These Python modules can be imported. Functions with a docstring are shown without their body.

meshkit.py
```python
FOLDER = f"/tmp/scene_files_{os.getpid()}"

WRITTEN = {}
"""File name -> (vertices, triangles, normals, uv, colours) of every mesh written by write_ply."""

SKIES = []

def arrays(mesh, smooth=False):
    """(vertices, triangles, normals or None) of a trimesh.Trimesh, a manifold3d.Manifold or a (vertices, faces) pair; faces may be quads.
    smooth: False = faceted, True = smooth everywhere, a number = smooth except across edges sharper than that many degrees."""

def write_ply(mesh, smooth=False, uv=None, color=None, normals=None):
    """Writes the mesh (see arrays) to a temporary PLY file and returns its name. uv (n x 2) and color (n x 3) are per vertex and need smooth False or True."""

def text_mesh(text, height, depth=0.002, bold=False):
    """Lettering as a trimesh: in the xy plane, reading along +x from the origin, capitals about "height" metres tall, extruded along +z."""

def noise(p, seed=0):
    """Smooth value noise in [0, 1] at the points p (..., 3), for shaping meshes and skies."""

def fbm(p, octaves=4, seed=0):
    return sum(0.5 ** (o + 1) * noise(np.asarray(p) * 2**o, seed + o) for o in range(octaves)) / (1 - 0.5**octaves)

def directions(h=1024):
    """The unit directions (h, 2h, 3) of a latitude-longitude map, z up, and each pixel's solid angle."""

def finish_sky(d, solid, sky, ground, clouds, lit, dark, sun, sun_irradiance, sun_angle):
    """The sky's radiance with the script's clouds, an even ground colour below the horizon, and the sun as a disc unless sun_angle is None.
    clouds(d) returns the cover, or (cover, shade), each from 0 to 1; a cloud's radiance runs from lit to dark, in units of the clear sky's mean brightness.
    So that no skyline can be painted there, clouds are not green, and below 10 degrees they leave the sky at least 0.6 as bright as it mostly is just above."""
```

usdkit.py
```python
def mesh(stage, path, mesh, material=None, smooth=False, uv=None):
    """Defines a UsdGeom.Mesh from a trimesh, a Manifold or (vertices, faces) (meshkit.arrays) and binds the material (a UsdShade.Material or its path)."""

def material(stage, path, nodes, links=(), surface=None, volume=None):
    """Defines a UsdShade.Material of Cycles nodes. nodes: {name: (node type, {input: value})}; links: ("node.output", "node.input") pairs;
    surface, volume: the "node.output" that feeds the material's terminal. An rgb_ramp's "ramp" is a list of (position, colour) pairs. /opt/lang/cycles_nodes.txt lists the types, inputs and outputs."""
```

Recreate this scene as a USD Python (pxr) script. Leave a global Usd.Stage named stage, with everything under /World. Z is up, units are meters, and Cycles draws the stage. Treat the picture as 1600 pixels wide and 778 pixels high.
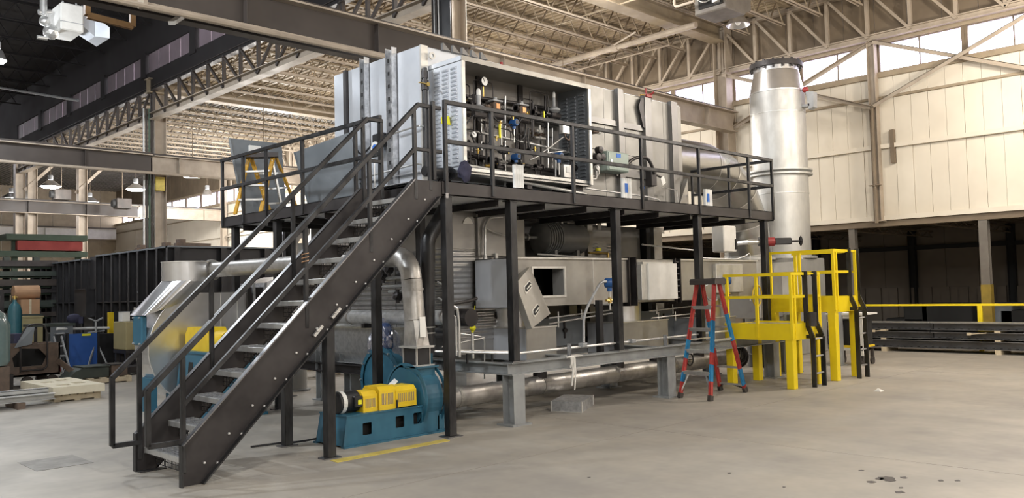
import math, random
import numpy as np
import trimesh, usdkit, meshkit
from pxr import Usd, UsdGeom, UsdLux, UsdShade, Gf, Sdf, Vt
random.seed(7); RNG = np.random.default_rng(7)
stage = Usd.Stage.CreateInMemory()
UsdGeom.SetStageUpAxis(stage, UsdGeom.Tokens.z); UsdGeom.SetStageMetersPerUnit(stage, 1.0)
W = UsdGeom.Xform.Define(stage, '/World'); stage.SetDefaultPrim(W.GetPrim())
UsdGeom.Scope.Define(stage, '/World/Looks')
# ---------------------------------------------------------------- camera
HC = 1.7; FPX = 1323.395
def _cam(a, b, c):
    f = np.array([math.cos(a)*math.cos(b), math.sin(a)*math.cos(b), math.sin(b)])
    r = np.cross(f, [0, 0, 1.]); r /= np.linalg.norm(r); u = np.cross(r, f)
    return r*math.cos(c)+u*math.sin(c), -r*math.sin(c)+u*math.cos(c), f
CR, CU, CF = _cam(math.radians(45.523), math.radians(2.774), math.radians(-1.423))
EYE = np.array([0, 0, HC])
cam = UsdGeom.Camera.Define(stage, '/World/camera')
cam.CreateHorizontalApertureAttr(36.0); cam.CreateVerticalApertureAttr(36.0*778/1600)
cam.CreateFocalLengthAttr(36.0*FPX/1600); cam.CreateClippingRangeAttr(Gf.Vec2f(0.05, 500))
M = Gf.Matrix4d(*[float(x) for row in ((*CR, 0), (*CU, 0), (*(-CF), 0), (*EYE, 1)) for x in row])
cam.AddTransformOp().Set(M)
cam.CreateExposureAttr(0.0)
# ---------------------------------------------------------------- sky (seen through the clerestory) and lamps out of frame
dome = UsdLux.DomeLight.Define(stage, '/World/sky_light')
dome.CreateColorAttr(Gf.Vec3f(0.93, 0.92, 1.0)); dome.CreateIntensityAttr(2.2)
WARM = (1.0, 0.90, 0.77); COOL = (0.90, 0.95, 1.0); NEUT = (1.0, 0.975, 0.945)
UNSEEN_LAMPS = [  # x, y, z, strength, colour: unseen high-bay lamps, out of frame or hidden, placed for their light
    (3, 3.5, 7.5, .55, NEUT, 'over the open floor'), (8.5, -1, 7.5, .55, WARM, 'over the near right floor'), (-4, 9, 7.5, 1.1, COOL, 'far left of the stairs'), (1, 12, 8.0, 1.1, COOL, 'left of the aluminium fan'), (-3, 0, 7.0, 0.9, NEUT, 'behind the photographer on the left, added as fill'), (1.5, -6, 7.0, 1.0, NEUT, 'behind the photographer'), (8, -7, 7.0, .9, NEUT, 'behind the photographer on the right, added as fill'),  # the lamps behind the photographer are added fill
    (9.5, 5.2, 8.6, .12, NEUT, 'above the open cabinet'), (4, 20, 9.0, .7, COOL, 'over the workshop corner'),
    (15.7, 4.6, 7.0, .55, WARM, 'over the floor before the stack'), (19.4, 3.6, 7.0, .75, WARM, 'close to the cream wall at the right'), (15.7, -2, 7.0, .5, WARM, 'at the far right'), (13.2, 12.2, 8.8, .32, NEUT, 'just before the pale runway to brighten it, left one'), (15.9, 12.4, 9.0, .22, NEUT, 'just before the pale runway to brighten it, right one'),
    (15.7, 17.3, 7.0, .42, WARM, 'hidden behind the housing, left one'), (19.4, 17.3, 7.0, .35, WARM, 'hidden behind the housing, right one'), (15.7, 23.3, 7.0, .32, NEUT, 'hidden behind the leaning sheet'), (19.4, 23.3, 7.0, .3, NEUT, 'hidden behind the open cabinet'), (15.7, 29.3, 7.0, .4, NEUT, 'hidden behind the standing sheet'), (19.4, 29.5, 7.0, .5, NEUT, 'hidden behind the housing end'), (19.4, 36.0, 7.0, 2.2, NEUT, 'before the far bright wall'), (19.4, 42.2, 7.0, 1.2, NEUT, 'before the far bright wall, farther one'),  # out of view; the last two brighten the far wall
]
# the lights themselves are made by high_bay() below, with their housings
# ---------------------------------------------------------------- pixel rays of the photograph -> points on a plane of the building
def ray(x, y): return CR*(x-800)/FPX - CU*(y-389)/FPX + CF
def PX(x, y, X): d = ray(x, y); return EYE+d*(X/d[0])
def PY(x, y, Y): d = ray(x, y); return EYE+d*(Y/d[1])
def PZ(x, y, z=0.): d = ray(x, y); return EYE+d*((z-HC)/d[2])
# ---------------------------------------------------------------- mesh builder
def V(*a): return np.array(a, float)
def unit(v): v = np.asarray(v, float); return v/max(np.linalg.norm(v), 1e-9)
def frame(d, up=(0, 0, 1)):
    d = unit(d); up = np.asarray(up, float)
    if abs(d@unit(up)) > .999: up = V(1, 0, 0) if abs(d[0]) < .9 else V(0, 1, 0)
    s = unit(np.cross(d, up)); return d, s, np.cross(s, d)
class MB:
    def __init__(s): s.v = []; s.f = []; s.n = 0
    def add(s, v, f):
        v = np.asarray(v, float); f = np.asarray(f, int); s.v.append(v); s.f.append(f+s.n); s.n += len(v); return s
    def hexa(s, p):  # 8 points: 0-3 bottom ring, 4-7 top ring
        return s.add(p, [(0, 2, 1), (0, 3, 2), (4, 5, 6), (4, 6, 7), (0, 1, 5), (0, 5, 4), (1, 2, 6), (1, 6, 5), (2, 3, 7), (2, 7, 6), (3, 0, 4), (3, 4, 7)])
    def box(s, x0, x1, y0, y1, z0, z1, c=0):
        x0, x1 = min(x0, x1), max(x0, x1); y0, y1 = min(y0, y1), max(y0, y1); z0, z1 = min(z0, z1), max(z0, z1)
        if c <= 0:
            return s.hexa([(x0, y0, z0), (x1, y0, z0), (x1, y1, z0), (x0, y1, z0), (x0, y0, z1), (x1, y0, z1), (x1, y1, z1), (x0, y1, z1)])
        return s._cbox(V((x0+x1)/2, (y0+y1)/2, (z0+z1)/2), V(1, 0, 0), V(0, 1, 0), V(0, 0, 1), (x1-x0)/2, (y1-y0)/2, (z1-z0)/2, c)
    def _cbox(s, o, a, b, d, ha, hb, hd, c):
        c = min(c, ha*.45, hb*.45, hd*.45); P = []
        for sx in (-1, 1):
            for sy in (-1, 1):
                for sz in (-1, 1):
                    P += [o+a*sx*(ha-c)+b*sy*(hb-c)+d*sz*hd, o+a*sx*(ha-c)+b*sy*hb+d*sz*(hd-c), o+a*sx*ha+b*sy*(hb-c)+d*sz*(hd-c)]
        h = trimesh.convex.convex_hull(np.array(P)); return s.add(h.vertices, h.faces)
    def bar(s, p, q, w, h, up=(0, 0, 1), c=0, off=(0, 0)):  # w sideways, h along up
        p = np.asarray(p, float); q = np.asarray(q, float); d, sd, u = frame(q-p, up); o = sd*off[0]+u*off[1]
        if c > 0: return s._cbox((p+q)/2+o, d, sd, u, np.linalg.norm(q-p)/2, w/2, h/2, c)
        k = [(-1, -1), (1, -1), (1, 1), (-1, 1)]
        return s.hexa([p+o+sd*a*w/2+u*b*h/2 for a, b in k]+[q+o+sd*a*w/2+u*b*h/2 for a, b in k])
    def ibeam(s, p, q, w, h, tf=.014, tw=.01, up=(0, 0, 1)):
        s.bar(p, q, w, tf, up, off=(0, h/2-tf/2)); s.bar(p, q, w, tf, up, off=(0, -h/2+tf/2)); return s.bar(p, q, tw, h-2*tf, up)
    def chan(s, p, q, w, h, t=.01, up=(0, 0, 1), side=1):  # web on one side
        s.bar(p, q, t, h, up, off=(side*(w/2-t/2), 0)); s.bar(p, q, w, t, up, off=(0, h/2-t/2)); return s.bar(p, q, w, t, up, off=(0, -h/2+t/2))
    def angle(s, p, q, w, h, t=.008, up=(0, 0, 1), side=1):
        s.bar(p, q, w, t, up, off=(0, h/2-t/2)); return s.bar(p, q, t, h, up, off=(side*(w/2-t/2), 0))
    def ring(s, rings, n, cap=True):
        v = np.vstack(rings); m = len(rings); f = []
        for i in range(m-1):
            for j in range(n):
                a, b = i*n+j, i*n+(j+1) % n; f += [(a, b, b+n), (a, b+n, a+n)]
        if cap:
            f += [(0, j+1, j) for j in range(1, n-1)]; o = (m-1)*n; f += [(o, o+j, o+j+1) for j in range(1, n-1)]
        return s.add(v, f)
    def tube(s, pts, r, n=8, cap=True):
        pts = [np.asarray(p, float) for p in pts]; rr = r if hasattr(r, '__len__') else [r]*len(pts)
        T = [unit(pts[min(i+1, len(pts)-1)]-pts[max(i-1, 0)]) for i in range(len(pts))]
        _, a, b = frame(T[0]); rings = []; ang = np.arange(n)*2*math.pi/n
        for i, p in enumerate(pts):
            a = unit(a-T[i]*(a@T[i])); b = np.cross(T[i], a); k = 1.
            if 0 < i < len(pts)-1:
                k = 1/max(.5, math.sqrt(max(0, (1+unit(pts[i]-pts[i-1])@unit(pts[i+1]-pts[i]))/2)))
            rings.append(p+rr[i]*(1+(k-1)*.5)*(np.outer(np.cos(ang), a)+np.outer(np.sin(ang), b)))
        return s.ring(rings, n, cap)
    def cyl(s, p, q, r, r2=None, n=16): return s.tube([p, q], [r, r if r2 is None else r2], n)
    def lathe(s, prof, o, axis=(0, 0, 1), n=24):  # prof: (radius, height along axis)
        d, a, b = frame(axis, (0, 0, 1) if abs(unit(axis)[2]) < .9 else (1, 0, 0)); ang = np.arange(n)*2*math.pi/n; o = np.asarray(o, float)
        return s.ring([o+d*h+max(r, 1e-4)*(np.outer(np.cos(ang), a)+np.outer(np.sin(ang), b)) for r, h in prof], n, False)
    def prism(s, poly, o, u, v, w):  # polygon in the u,v plane at o, extruded by vector w
        from shapely.geometry import Polygon
        pg = poly if hasattr(poly, 'exterior') else Polygon(poly)
        m = trimesh.creation.extrude_polygon(pg, 1.0, engine='earcut'); o, u, v, w = (np.asarray(k, float) for k in (o, u, v, w))
        p = np.asarray(m.vertices); f = np.asarray(m.faces)
        if np.dot(np.cross(u, v), w) < 0: f = f[:, ::-1]
        return s.add(o+np.outer(p[:, 0], u)+np.outer(p[:, 1], v)+np.outer(p[:, 2], w), f)
    def sph(s, c, r, n=2, sc=(1, 1, 1)):
        m = trimesh.creation.icosphere(n, 1.0); return s.add(np.asarray(c, float)+m.vertices*r*np.array(sc), m.faces)
    def quadp(s, a, b, c, d, t):  # thin plate through four corners, thickness t along its normal
        a, b, c, d = (np.asarray(k, float) for k in (a, b, c, d)); n = unit(np.cross(b-a, d-a))*t
        return s.hexa([a, b, c, d, a+n, b+n, c+n, d+n])
    def joined(s): return np.vstack(s.v), np.vstack(s.f)
def bend(pts, r, k=5):  # rounds the corners of a polyline
    pts = [np.asarray(p, float) for p in pts]; out = [pts[0]]
    for i in range(1, len(pts)-1):
        a, b, c = pts[i-1], pts[i], pts[i+1]; e = min(r, np.linalg.norm(a-b)*.49, np.linalg.norm(c-b)*.49)
        p, q = b+unit(a-b)*e, b+unit(c-b)*e
        out += [p*(1-t)**2+2*b*t*(1-t)+q*t*t for t in np.linspace(0, 1, k)]
    return out+[pts[-1]]
# ---------------------------------------------------------------- prims
_used = {}
def numbered(parent, name):
    key = (str(parent), name); n = _used.get(key, 0); _used[key] = n+1
    return name if n == 0 else f'{name}_{n:03d}'
def tag(p, label=None, cat=None, group=None, kind=None):
    p = p.GetPrim() if hasattr(p, 'GetPrim') else p
    for k, v in (('label', label), ('category', cat), ('group', group), ('kind', kind)):
        if v: p.SetCustomDataByKey(k, v)
    return p
LOC = {}
def thing(name, label, cat, loc=(0, 0, 0), group=None, kind=None):
    path = '/World/'+numbered('/World', name); x = UsdGeom.Xform.Define(stage, path)
    loc = tuple(float(c) for c in loc); x.AddTranslateOp().Set(Gf.Vec3d(*loc)); LOC[path] = np.array(loc)
    tag(x, label, cat, group, kind); return x.GetPrim()
def obj(name, mb, mat, parent=None, smooth=False, label=None, cat=None, group=None, kind=None):
    pp = str(parent.GetPath()) if parent is not None else '/World'
    path = pp+'/'+numbered(pp, name); top = '/'.join(pp.split('/')[:3])
    v, f = mb.joined() if isinstance(mb, MB) else (np.asarray(mb.vertices), np.asarray(mb.faces))
    if parent is not None and top in LOC: v = v-LOC[top]
    m = usdkit.mesh(stage, path, trimesh.Trimesh(v, f, process=False) if smooth else (v, f), MAT[mat], smooth=smooth)
    tag(m, label, cat, group, kind); return m.GetPrim()
def single(name, mb, mat, label, cat, group=None, kind=None, smooth=False): return obj(name, mb, mat, None, smooth, label, cat, group, kind)
def dup(src, loc, rotz=0, label=None, group=None):
    was = src.GetCustomData(); base = src.GetName()
    if base[-4:-3] == '_' and base[-3:].isdigit(): base = base[:-4]
    path = '/World/'+numbered('/World', base); x = UsdGeom.Xform.Define(stage, path)
    x.GetPrim().GetReferences().AddInternalReference(src.GetPath()); x.ClearXformOpOrder() if False else None
    op = [o for o in x.GetOrderedXformOps()]
    (op[0] if op else x.AddTranslateOp()).Set(Gf.Vec3d(*[float(c) for c in loc]))
    if rotz: x.AddRotateZOp().Set(float(rotz))
    tag(x, label or was.get('label'), was.get('category'), group or was.get('group'), was.get('kind')); x.GetPrim().SetInstanceable(True)
    return x.GetPrim()
# ---------------------------------------------------------------- materials
MAT = {}
def mat(name, c1, c2=None, rough=.5, metal=0., scale=3., rvar=.1, stretch=(1, 1, 1), bump=0., bscale=40., lo=.35, hi=.65, emit=None, detail=4., extra=None):
    c2 = c2 or tuple(k*.8 for k in c1)
    n = {'tc': ('texture_coordinate', {}), 'mp': ('mapping', {'scale': stretch}), 'nz': ('noise_texture', {'scale': scale, 'detail': detail, 'roughness': .6}),
         'rp': ('rgb_ramp', {'ramp': [(0, c1), (lo, c1), (hi, c2), (1, c2)]}), 'rr': ('map_range', {'to_min': max(.03, rough-rvar), 'to_max': min(1, rough+rvar), 'from_min': .25, 'from_max': .75}),
         'p': ('principled_bsdf', {'metallic': metal, 'roughness': rough})}
    l = [('tc.object', 'mp.vector'), ('mp.vector', 'nz.vector'), ('nz.fac', 'rp.fac'), ('rp.color', 'p.base_color'), ('nz.fac', 'rr.value'), ('rr.result', 'p.roughness')]
    if bump:
        n['nb'] = ('noise_texture', {'scale': bscale, 'detail': 3.}); n['b'] = ('bump', {'strength': bump, 'distance': .01})
        l += [('mp.vector', 'nb.vector'), ('nb.fac', 'b.height'), ('b.normal', 'p.normal')]
    if emit: n['p'][1].update({'emission_color': emit[0], 'emission_strength': emit[1]})
    if extra: extra(n, l)
    MAT[name] = usdkit.material(stage, '/World/Looks/'+name, n, l, surface='p.BSDF'); return MAT[name]
mat('black_steel', (.022, .022, .024), (.060, .060, .062), rough=.38, metal=.6, scale=5, stretch=(1, 1, .35), rvar=.12)
mat('mill_steel', (.030, .027, .028), (.055, .050, .050), rough=.45, metal=.45, scale=2.5, rvar=.1)
mat('bare_steel', (.34, .34, .35), (.18, .18, .19), rough=.32, metal=.9, scale=9, rvar=.12)
mat('front_shade_steel', (.30, .295, .28), (.26, .255, .24), rough=.5, metal=.5, scale=1.5, rvar=.08)  # darker, warmer copy holding the duller light on the housing front
mat('galvanized', (.62, .63, .65), (.42, .43, .45), rough=.42, metal=.75, scale=14, rvar=.12)
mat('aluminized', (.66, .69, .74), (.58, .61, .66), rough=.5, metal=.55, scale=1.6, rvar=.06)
mat('duct_steel', (.40, .385, .355), (.33, .318, .292), rough=.48, metal=.6, scale=2.2, rvar=.1, bump=.06, bscale=3)
mat('duct_edge', (.75, .74, .70), (.6, .59, .56), rough=.4, metal=.6, scale=8)
mat('shiny_aluminium', (.78, .78, .78), (.68, .68, .69), rough=.30, metal=.9, scale=1.2, rvar=.05)
mat('satin_steel', (.55, .55, .53), (.46, .46, .45), rough=.48, metal=.6, scale=3, rvar=.1, stretch=(1, 1, .5))
mat('weathered_pipe', (.60, .585, .56), (.34, .325, .31), rough=.42, metal=.75, scale=3.5, rvar=.15)
mat('dark_interior', (.012, .012, .012), (.02, .02, .02), rough=.8)  # near-black; on openings it stands for the shade inside
mat('cabinet_inside', (.27, .255, .24), (.22, .21, .20), rough=.5, metal=.3, scale=2)
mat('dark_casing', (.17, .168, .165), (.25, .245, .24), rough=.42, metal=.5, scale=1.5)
mat('black_paint', (.012, .012, .014), (.02, .02, .022), rough=.38)
mat('grey_paint', (.36, .37, .38), (.28, .29, .30), rough=.5, metal=.1, scale=4)
mat('skid_grey', (.33, .345, .35), (.25, .26, .265), rough=.48, metal=.1, scale=3)
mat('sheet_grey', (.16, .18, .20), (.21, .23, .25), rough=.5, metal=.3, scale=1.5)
mat('white_paint', (.72, .71, .68), (.62, .61, .58), rough=.5)
mat('cream_wall', (.70, .645, .545), (.64, .585, .49), rough=.6, scale=.6, rvar=.05)
mat('tan_steel', (.33, .265, .18), (.26, .21, .145), rough=.6, scale=2)
mat('tan_roof', (.36, .285, .185), (.29, .225, .15), rough=.65, scale=.7)
mat('brown_wall', (.20, .155, .105), (.15, .115, .08), rough=.7, scale=.8)
mat('brown_beam', (.034, .026, .022), (.052, .041, .035), rough=.55, scale=1.5)
mat('light_flange', (.40, .335, .265), (.31, .26, .205), rough=.55, scale=2)
mat('roof_shade', (.0075, .0055, .006), (.011, .008, .009), rough=.9, scale=.8)  # near-black colour stands in for the roof being unlit
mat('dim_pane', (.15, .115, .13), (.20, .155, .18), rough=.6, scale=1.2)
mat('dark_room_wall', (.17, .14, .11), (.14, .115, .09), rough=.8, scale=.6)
mat('safety_yellow', (.86, .66, .012), (.80, .60, .012), rough=.4, scale=3)
mat('guard_yellow', (.80, .56, .02), (.72, .49, .02), rough=.4, scale=5)
mat('tape_yellow', (.62, .50, .10), (.50, .40, .10), rough=.6, scale=9)
mat('teal_blue', (.022, .105, .17), (.03, .13, .20), rough=.42, scale=4)
mat('deep_blue', (.03, .07, .20), (.05, .10, .27), rough=.5, scale=12)
mat('transmitter_blue', (.02, .09, .30), (.025, .11, .33), rough=.35)
mat('tarp_blue', (.018, .085, .32), (.022, .095, .36), rough=.5)
mat('ladder_red', (.55, .055, .05), (.42, .05, .045), rough=.5, scale=12)
mat('ladder_blue', (.02, .23, .50), (.03, .27, .55), rough=.5, scale=12)
mat('ladder_yellow', (.62, .34, .03), (.52, .28, .03), rough=.5, scale=10)
mat('rubber', (.03, .027, .024), (.06, .05, .045), rough=.8)
mat('copper', (.55, .25, .11), (.45, .2, .09), rough=.35, metal=.8)
mat('brass', (.70, .50, .16), (.55, .38, .12), rough=.35, metal=.85)
mat('conduit', (.70, .70, .69), (.55, .55, .54), rough=.35, metal=.75, scale=8)
mat('white_plastic', (.85, .85, .83), (.8, .8, .78), rough=.45)
mat('red_paint', (.34, .025, .025), (.26, .025, .025), rough=.45)
mat('rack_red', (.35, .035, .03), (.28, .03, .028), rough=.55)
mat('rack_green', (.05, .085, .06), (.07, .11, .08), rough=.6)
mat('pallet_wood', (.62, .53, .38), (.50, .42, .29), rough=.75, scale=8, stretch=(1, 6, 1))
mat('cardboard', (.42, .25, .14), (.36, .21, .12), rough=.8)
mat('olive_box', (.33, .28, .14), (.37, .32, .17), rough=.6)
mat('dark_green', (.03, .04, .033), (.045, .055, .045), rough=.6)
mat('rusty', (.16, .11, .08), (.10, .075, .06), rough=.7, scale=6)
mat('wood_brown', (.20, .105, .035), (.15, .08, .03), rough=.6)
mat('tank_black', (.028, .027, .029), (.045, .044, .047), rough=.42, metal=.25, scale=1.2)
mat('tank_teal', (.03, .12, .15), (.04, .14, .17), rough=.4)
mat('yellow_tag', (.85, .80, .02), (.8, .75, .02), rough=.5)
mat('rag', (.03, .03, .06), (.05, .05, .09), rough=.9)
mat('paper', (.85, .84, .80), (.8, .79, .75), rough=.8)
mat('gauge_face', (.86, .86, .84), (.82, .82, .8), rough=.3)
mat('cabinet_green', (.33, .40, .36), (.30, .37, .33), rough=.45)
mat('label_blue', (.02, .15, .60), (.03, .17, .65), rough=.5)
mat('lamp_on', (1, 1, 1), (1, 1, 1), emit=((1, .97, .92), 30.))
mat('strap_white', (.75, .74, .70), (.65, .64, .60), rough=.8)
mat('clear_tank', (.15, .21, .21), (.11, .16, .16), rough=.15, scale=3)
def _floor(n, l):
    n['n2'] = ('noise_texture', {'scale': .35, 'detail': 5., 'roughness': .65}); n['n3'] = ('noise_texture', {'scale': 5., 'detail': 6., 'roughness': .7})
    n['r2'] = ('rgb_ramp', {'ramp': [(0, (.60, .60, .62)), (.40, (.80, .80, .815)), (.58, (1, 1, 1)), (1, (1.06, 1.04, 1.0))]})
    n['r3'] = ('rgb_ramp', {'ramp': [(0, (.78, .77, .76)), (.36, (.95, .95, .95)), (.5, (1, 1, 1)), (1, (1, 1, 1))]})
    n['m2'] = ('mix_color', {'blend_type': 'multiply', 'fac': 1.}); n['m3'] = ('mix_color', {'blend_type': 'multiply', 'fac': .8})
    n['mp2'] = ('mapping', {'scale': (1, .45, 1), 'rotation': (0, 0, .5)})
    l.remove(('rp.color', 'p.base_color'))
    l += [('tc.object', 'mp2.vector'), ('mp2.vector', 'n2.vector'), ('tc.object', 'n3.vector'), ('n2.fac', 'r2.fac'), ('n3.fac', 'r3.fac'), ('rp.color', 'm2.a'), ('r2.color', 'm2.b'), ('m2.result', 'm3.a'), ('r3.color', 'm3.b'), ('m3.result', 'p.base_color')]
mat('concrete', (.40, .365, .31), (.34, .315, .275), rough=.55, scale=1.3, rvar=.12, bump=.05, bscale=25, extra=_floor)
mat('stack_steel', (.13, .13, .135), (.19, .19, .195), rough=.4, metal=.5, scale=3)
mat('bay_column_paint', (.15, .135, .115), (.12, .105, .09), rough=.6)
mat('grating_zinc', (.66, .67, .68), (.50, .51, .52), rough=.5, metal=.25, scale=12)
mat('grey_roof', (.21, .195, .175), (.16, .15, .135), rough=.7, scale=.7)
mat('elbow_metal', (.42, .42, .41), (.37, .37, .36), rough=.28, metal=.95, scale=1.0, rvar=.04)
mat('drum_steel', (.20, .20, .20), (.26, .26, .255), rough=.4, metal=.3, scale=2)
mat('shaded_yellow', (.26, .18, .02), (.20, .14, .02), rough=.7)  # yellow darkened to hold the shade under the wall
mat('pale_board', (.74, .68, .53), (.66, .60, .46), rough=.8, scale=5)
mat('joint_dark', (.10, .09, .075), (.08, .07, .06), rough=.9)
mat('patch_grey', (.24, .225, .20), (.20, .19, .17), rough=.6, scale=6)
mat('oil_stain', (.035, .03, .028), (.08, .07, .062), rough=.5, scale=20)
def _rib(n, l):  # embossed sheet: shallow horizontal ribs
    n['w'] = ('wave_texture', {'wave_type': 'bands', 'bands_direction': 'z', 'scale': 4.2, 'distortion': 1.2, 'detail': 2.}); n['b'] = ('bump', {'strength': .35, 'distance': .03})
    l += [('tc.object', 'w.vector'), ('w.fac', 'b.height'), ('b.normal', 'p.normal')]
mat('ribbed_casing', (.46, .455, .45), (.38, .375, .37), rough=.3, metal=.85, scale=2, extra=_rib)
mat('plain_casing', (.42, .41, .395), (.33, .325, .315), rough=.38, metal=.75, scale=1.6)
MAT['sky_pane'] = usdkit.material(stage, '/World/Looks/sky_pane', {'t': ('transparent_bsdf', {'color': (.94, .93, .98)}), 'g': ('translucent_bsdf', {'color': (.80, .76, .86)}), 'm': ('mix_closure', {'fac': .35})},
    [('t.BSDF', 'm.closure1'), ('g.BSDF', 'm.closure2')], surface='m.closure')
MAT['film'] = usdkit.material(stage, '/World/Looks/film', {'t': ('transparent_bsdf', {'color': (.95, .96, 1.0)}), 'g': ('glossy_bsdf', {'roughness': .2, 'color': (.9, .9, .95)}), 'm': ('mix_closure', {'fac': .3})},
    [('t.BSDF', 'm.closure1'), ('g.BSDF', 'm.closure2')], surface='m.closure')
# ================================================================ THE BUILDING
XW = 22.5
BASE_Z = 0.0
# floor: cast slabs with saw-cut joints between them
fl = thing('floor', 'grey concrete floor of the factory hall with saw-cut joints', 'floor', kind='structure')
obj('slab_base', MB().box(-16, 34, -14, 66, -.30, -.02), 'joint_dark', fl)
xs = [-16, -8.2, 8.27, 16.5, 25.0, 34]; ys = [-14, -5.9, 6.145, 18.1, 30.1, 42, 54, 66]
for i in range(len(xs)-1):
    for j in range(len(ys)-1):
        obj('slab', MB().box(xs[i]+.005, xs[i+1]-.005, ys[j]+.004, ys[j+1]-.004, -.06, 0), 'concrete', fl)
o = PZ(86, 722)
obj('floor_patch', MB().box(2.58, 3.12, 9.52, 10.2, 0, .003), 'patch_grey', fl, label='square filled-in patch in the floor')
random.seed(3)
def blotch(cx, cy, r, n=11):
    a = [(cx+r*(.55+.6*random.random())*math.cos(t), cy+r*(.5+.6*random.random())*.8*math.sin(t)) for t in np.linspace(0, 2*math.pi, n, endpoint=False)]
    return a
st = MB()
for px, py, r in ((1385, 747, .09), (1392, 751, .06), (1376, 748, .05), (1412, 746, .04), (1362, 753, .05), (1405, 769, .05), (1408, 762, .03), (1470, 751, .035), (1496, 751, .03), (1346, 735, .03), (1140, 739, .025), (920, 746, .02), (1225, 761, .02)):
    q = PZ(px, py); st.prism(blotch(q[0], q[1], r), (0, 0, .0), (1, 0, 0), (0, 1, 0), (0, 0, .0025))
obj('oil_stain', st, 'oil_stain', fl)
# outer shell: unseen plain walls that bounce light back, far end wall, roofs
single('wall_front_unseen', MB().box(-16, 34, -14.3, -14, 0, 12), 'cream_wall', 'plain cream metal wall behind the photographer', 'wall', kind='structure')
single('wall_left_unseen', MB().box(-16.3, -16, -14, 66, 0, 12), 'cream_wall', 'plain cream metal side wall far left of the hall', 'wall', kind='structure')
wb = thing('wall_back', 'dim far end wall of the hall beyond the racks', 'wall', kind='structure')
for k in range(25): obj('panel', MB().box(-16+k*1.56+.01, -16+(k+1)*1.56-.01, 64.0, 64.15, 0, 9.7), 'tan_steel', wb)
# ---- right wall (x = 22.5): panels, clerestory, trims
wr = thing('wall_right', 'cream vertical metal panel wall above the dark low bay', 'wall', (XW, 0, 0), kind='structure')
GY = 5.22
y = -12.0
k = 0
while y < 64:
    w = .42 if y < 20 else 2.1
    t = .0 if k % 3 else .012
    obj('panel', MB().box(XW+.02-t, XW+.10, y+.004, y+w-.004, 3.30, GY), 'cream_wall', wr)
    obj('panel', MB().box(XW+.02-t*.5, XW+.10, y+.004, y+w-.004, GY, 7.08), 'cream_wall', wr)
    y += w; k += 1
y = -12.0
while y < 64:
    obj('panel', MB().box(XW+.04, XW+.12, y+.006, y+.84-.006, 8.02, 9.7), 'brown_wall', wr); y += .84
obj('backing', MB().box(XW+.12, XW+.16, -12, 64, 3.2, 7.1), 'cream_wall', wr)
def trim(name, y0, y1, z0, z1, d, m, lab): single(name, MB().box(XW-d, XW+.01, y0, y1, z0, z1), m, lab, 'trim', kind='structure')
for k in range(22): obj('panel', MB().box(XW+.02, XW+.10, 18.2+k*2.1+.005, 20.3+k*2.1-.005, 0, 3.28), 'cream_wall', wr)
trim('trim_1', -12, 64, 5.16, 5.27, .10, 'cream_wall', 'horizontal girt across the middle of the cream wall')
trim('trim_2', -12, 64, 6.48, 6.54, .07, 'tan_steel', 'horizontal ledge on the cream wall under the clerestory')
trim('trim_3', -12, 64, 3.28, 3.40, .09, 'cream_wall', 'bottom trim of the cream wall over the dark opening')
trim('trim_4', -12, 64, 7.04, 7.18, .09, 'tan_steel', 'sill strip under the clerestory windows')
trim('trim_5', -12, 64, 7.94, 8.06, .06, 'tan_steel', 'head strip over the clerestory windows')
single('trim_6', MB().box(XW-.02, XW+.25, -12, 64, 3.12, 3.28), 'brown_wall', 'brown corrugated fascia under the cream wall', 'trim', kind='structure')
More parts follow.
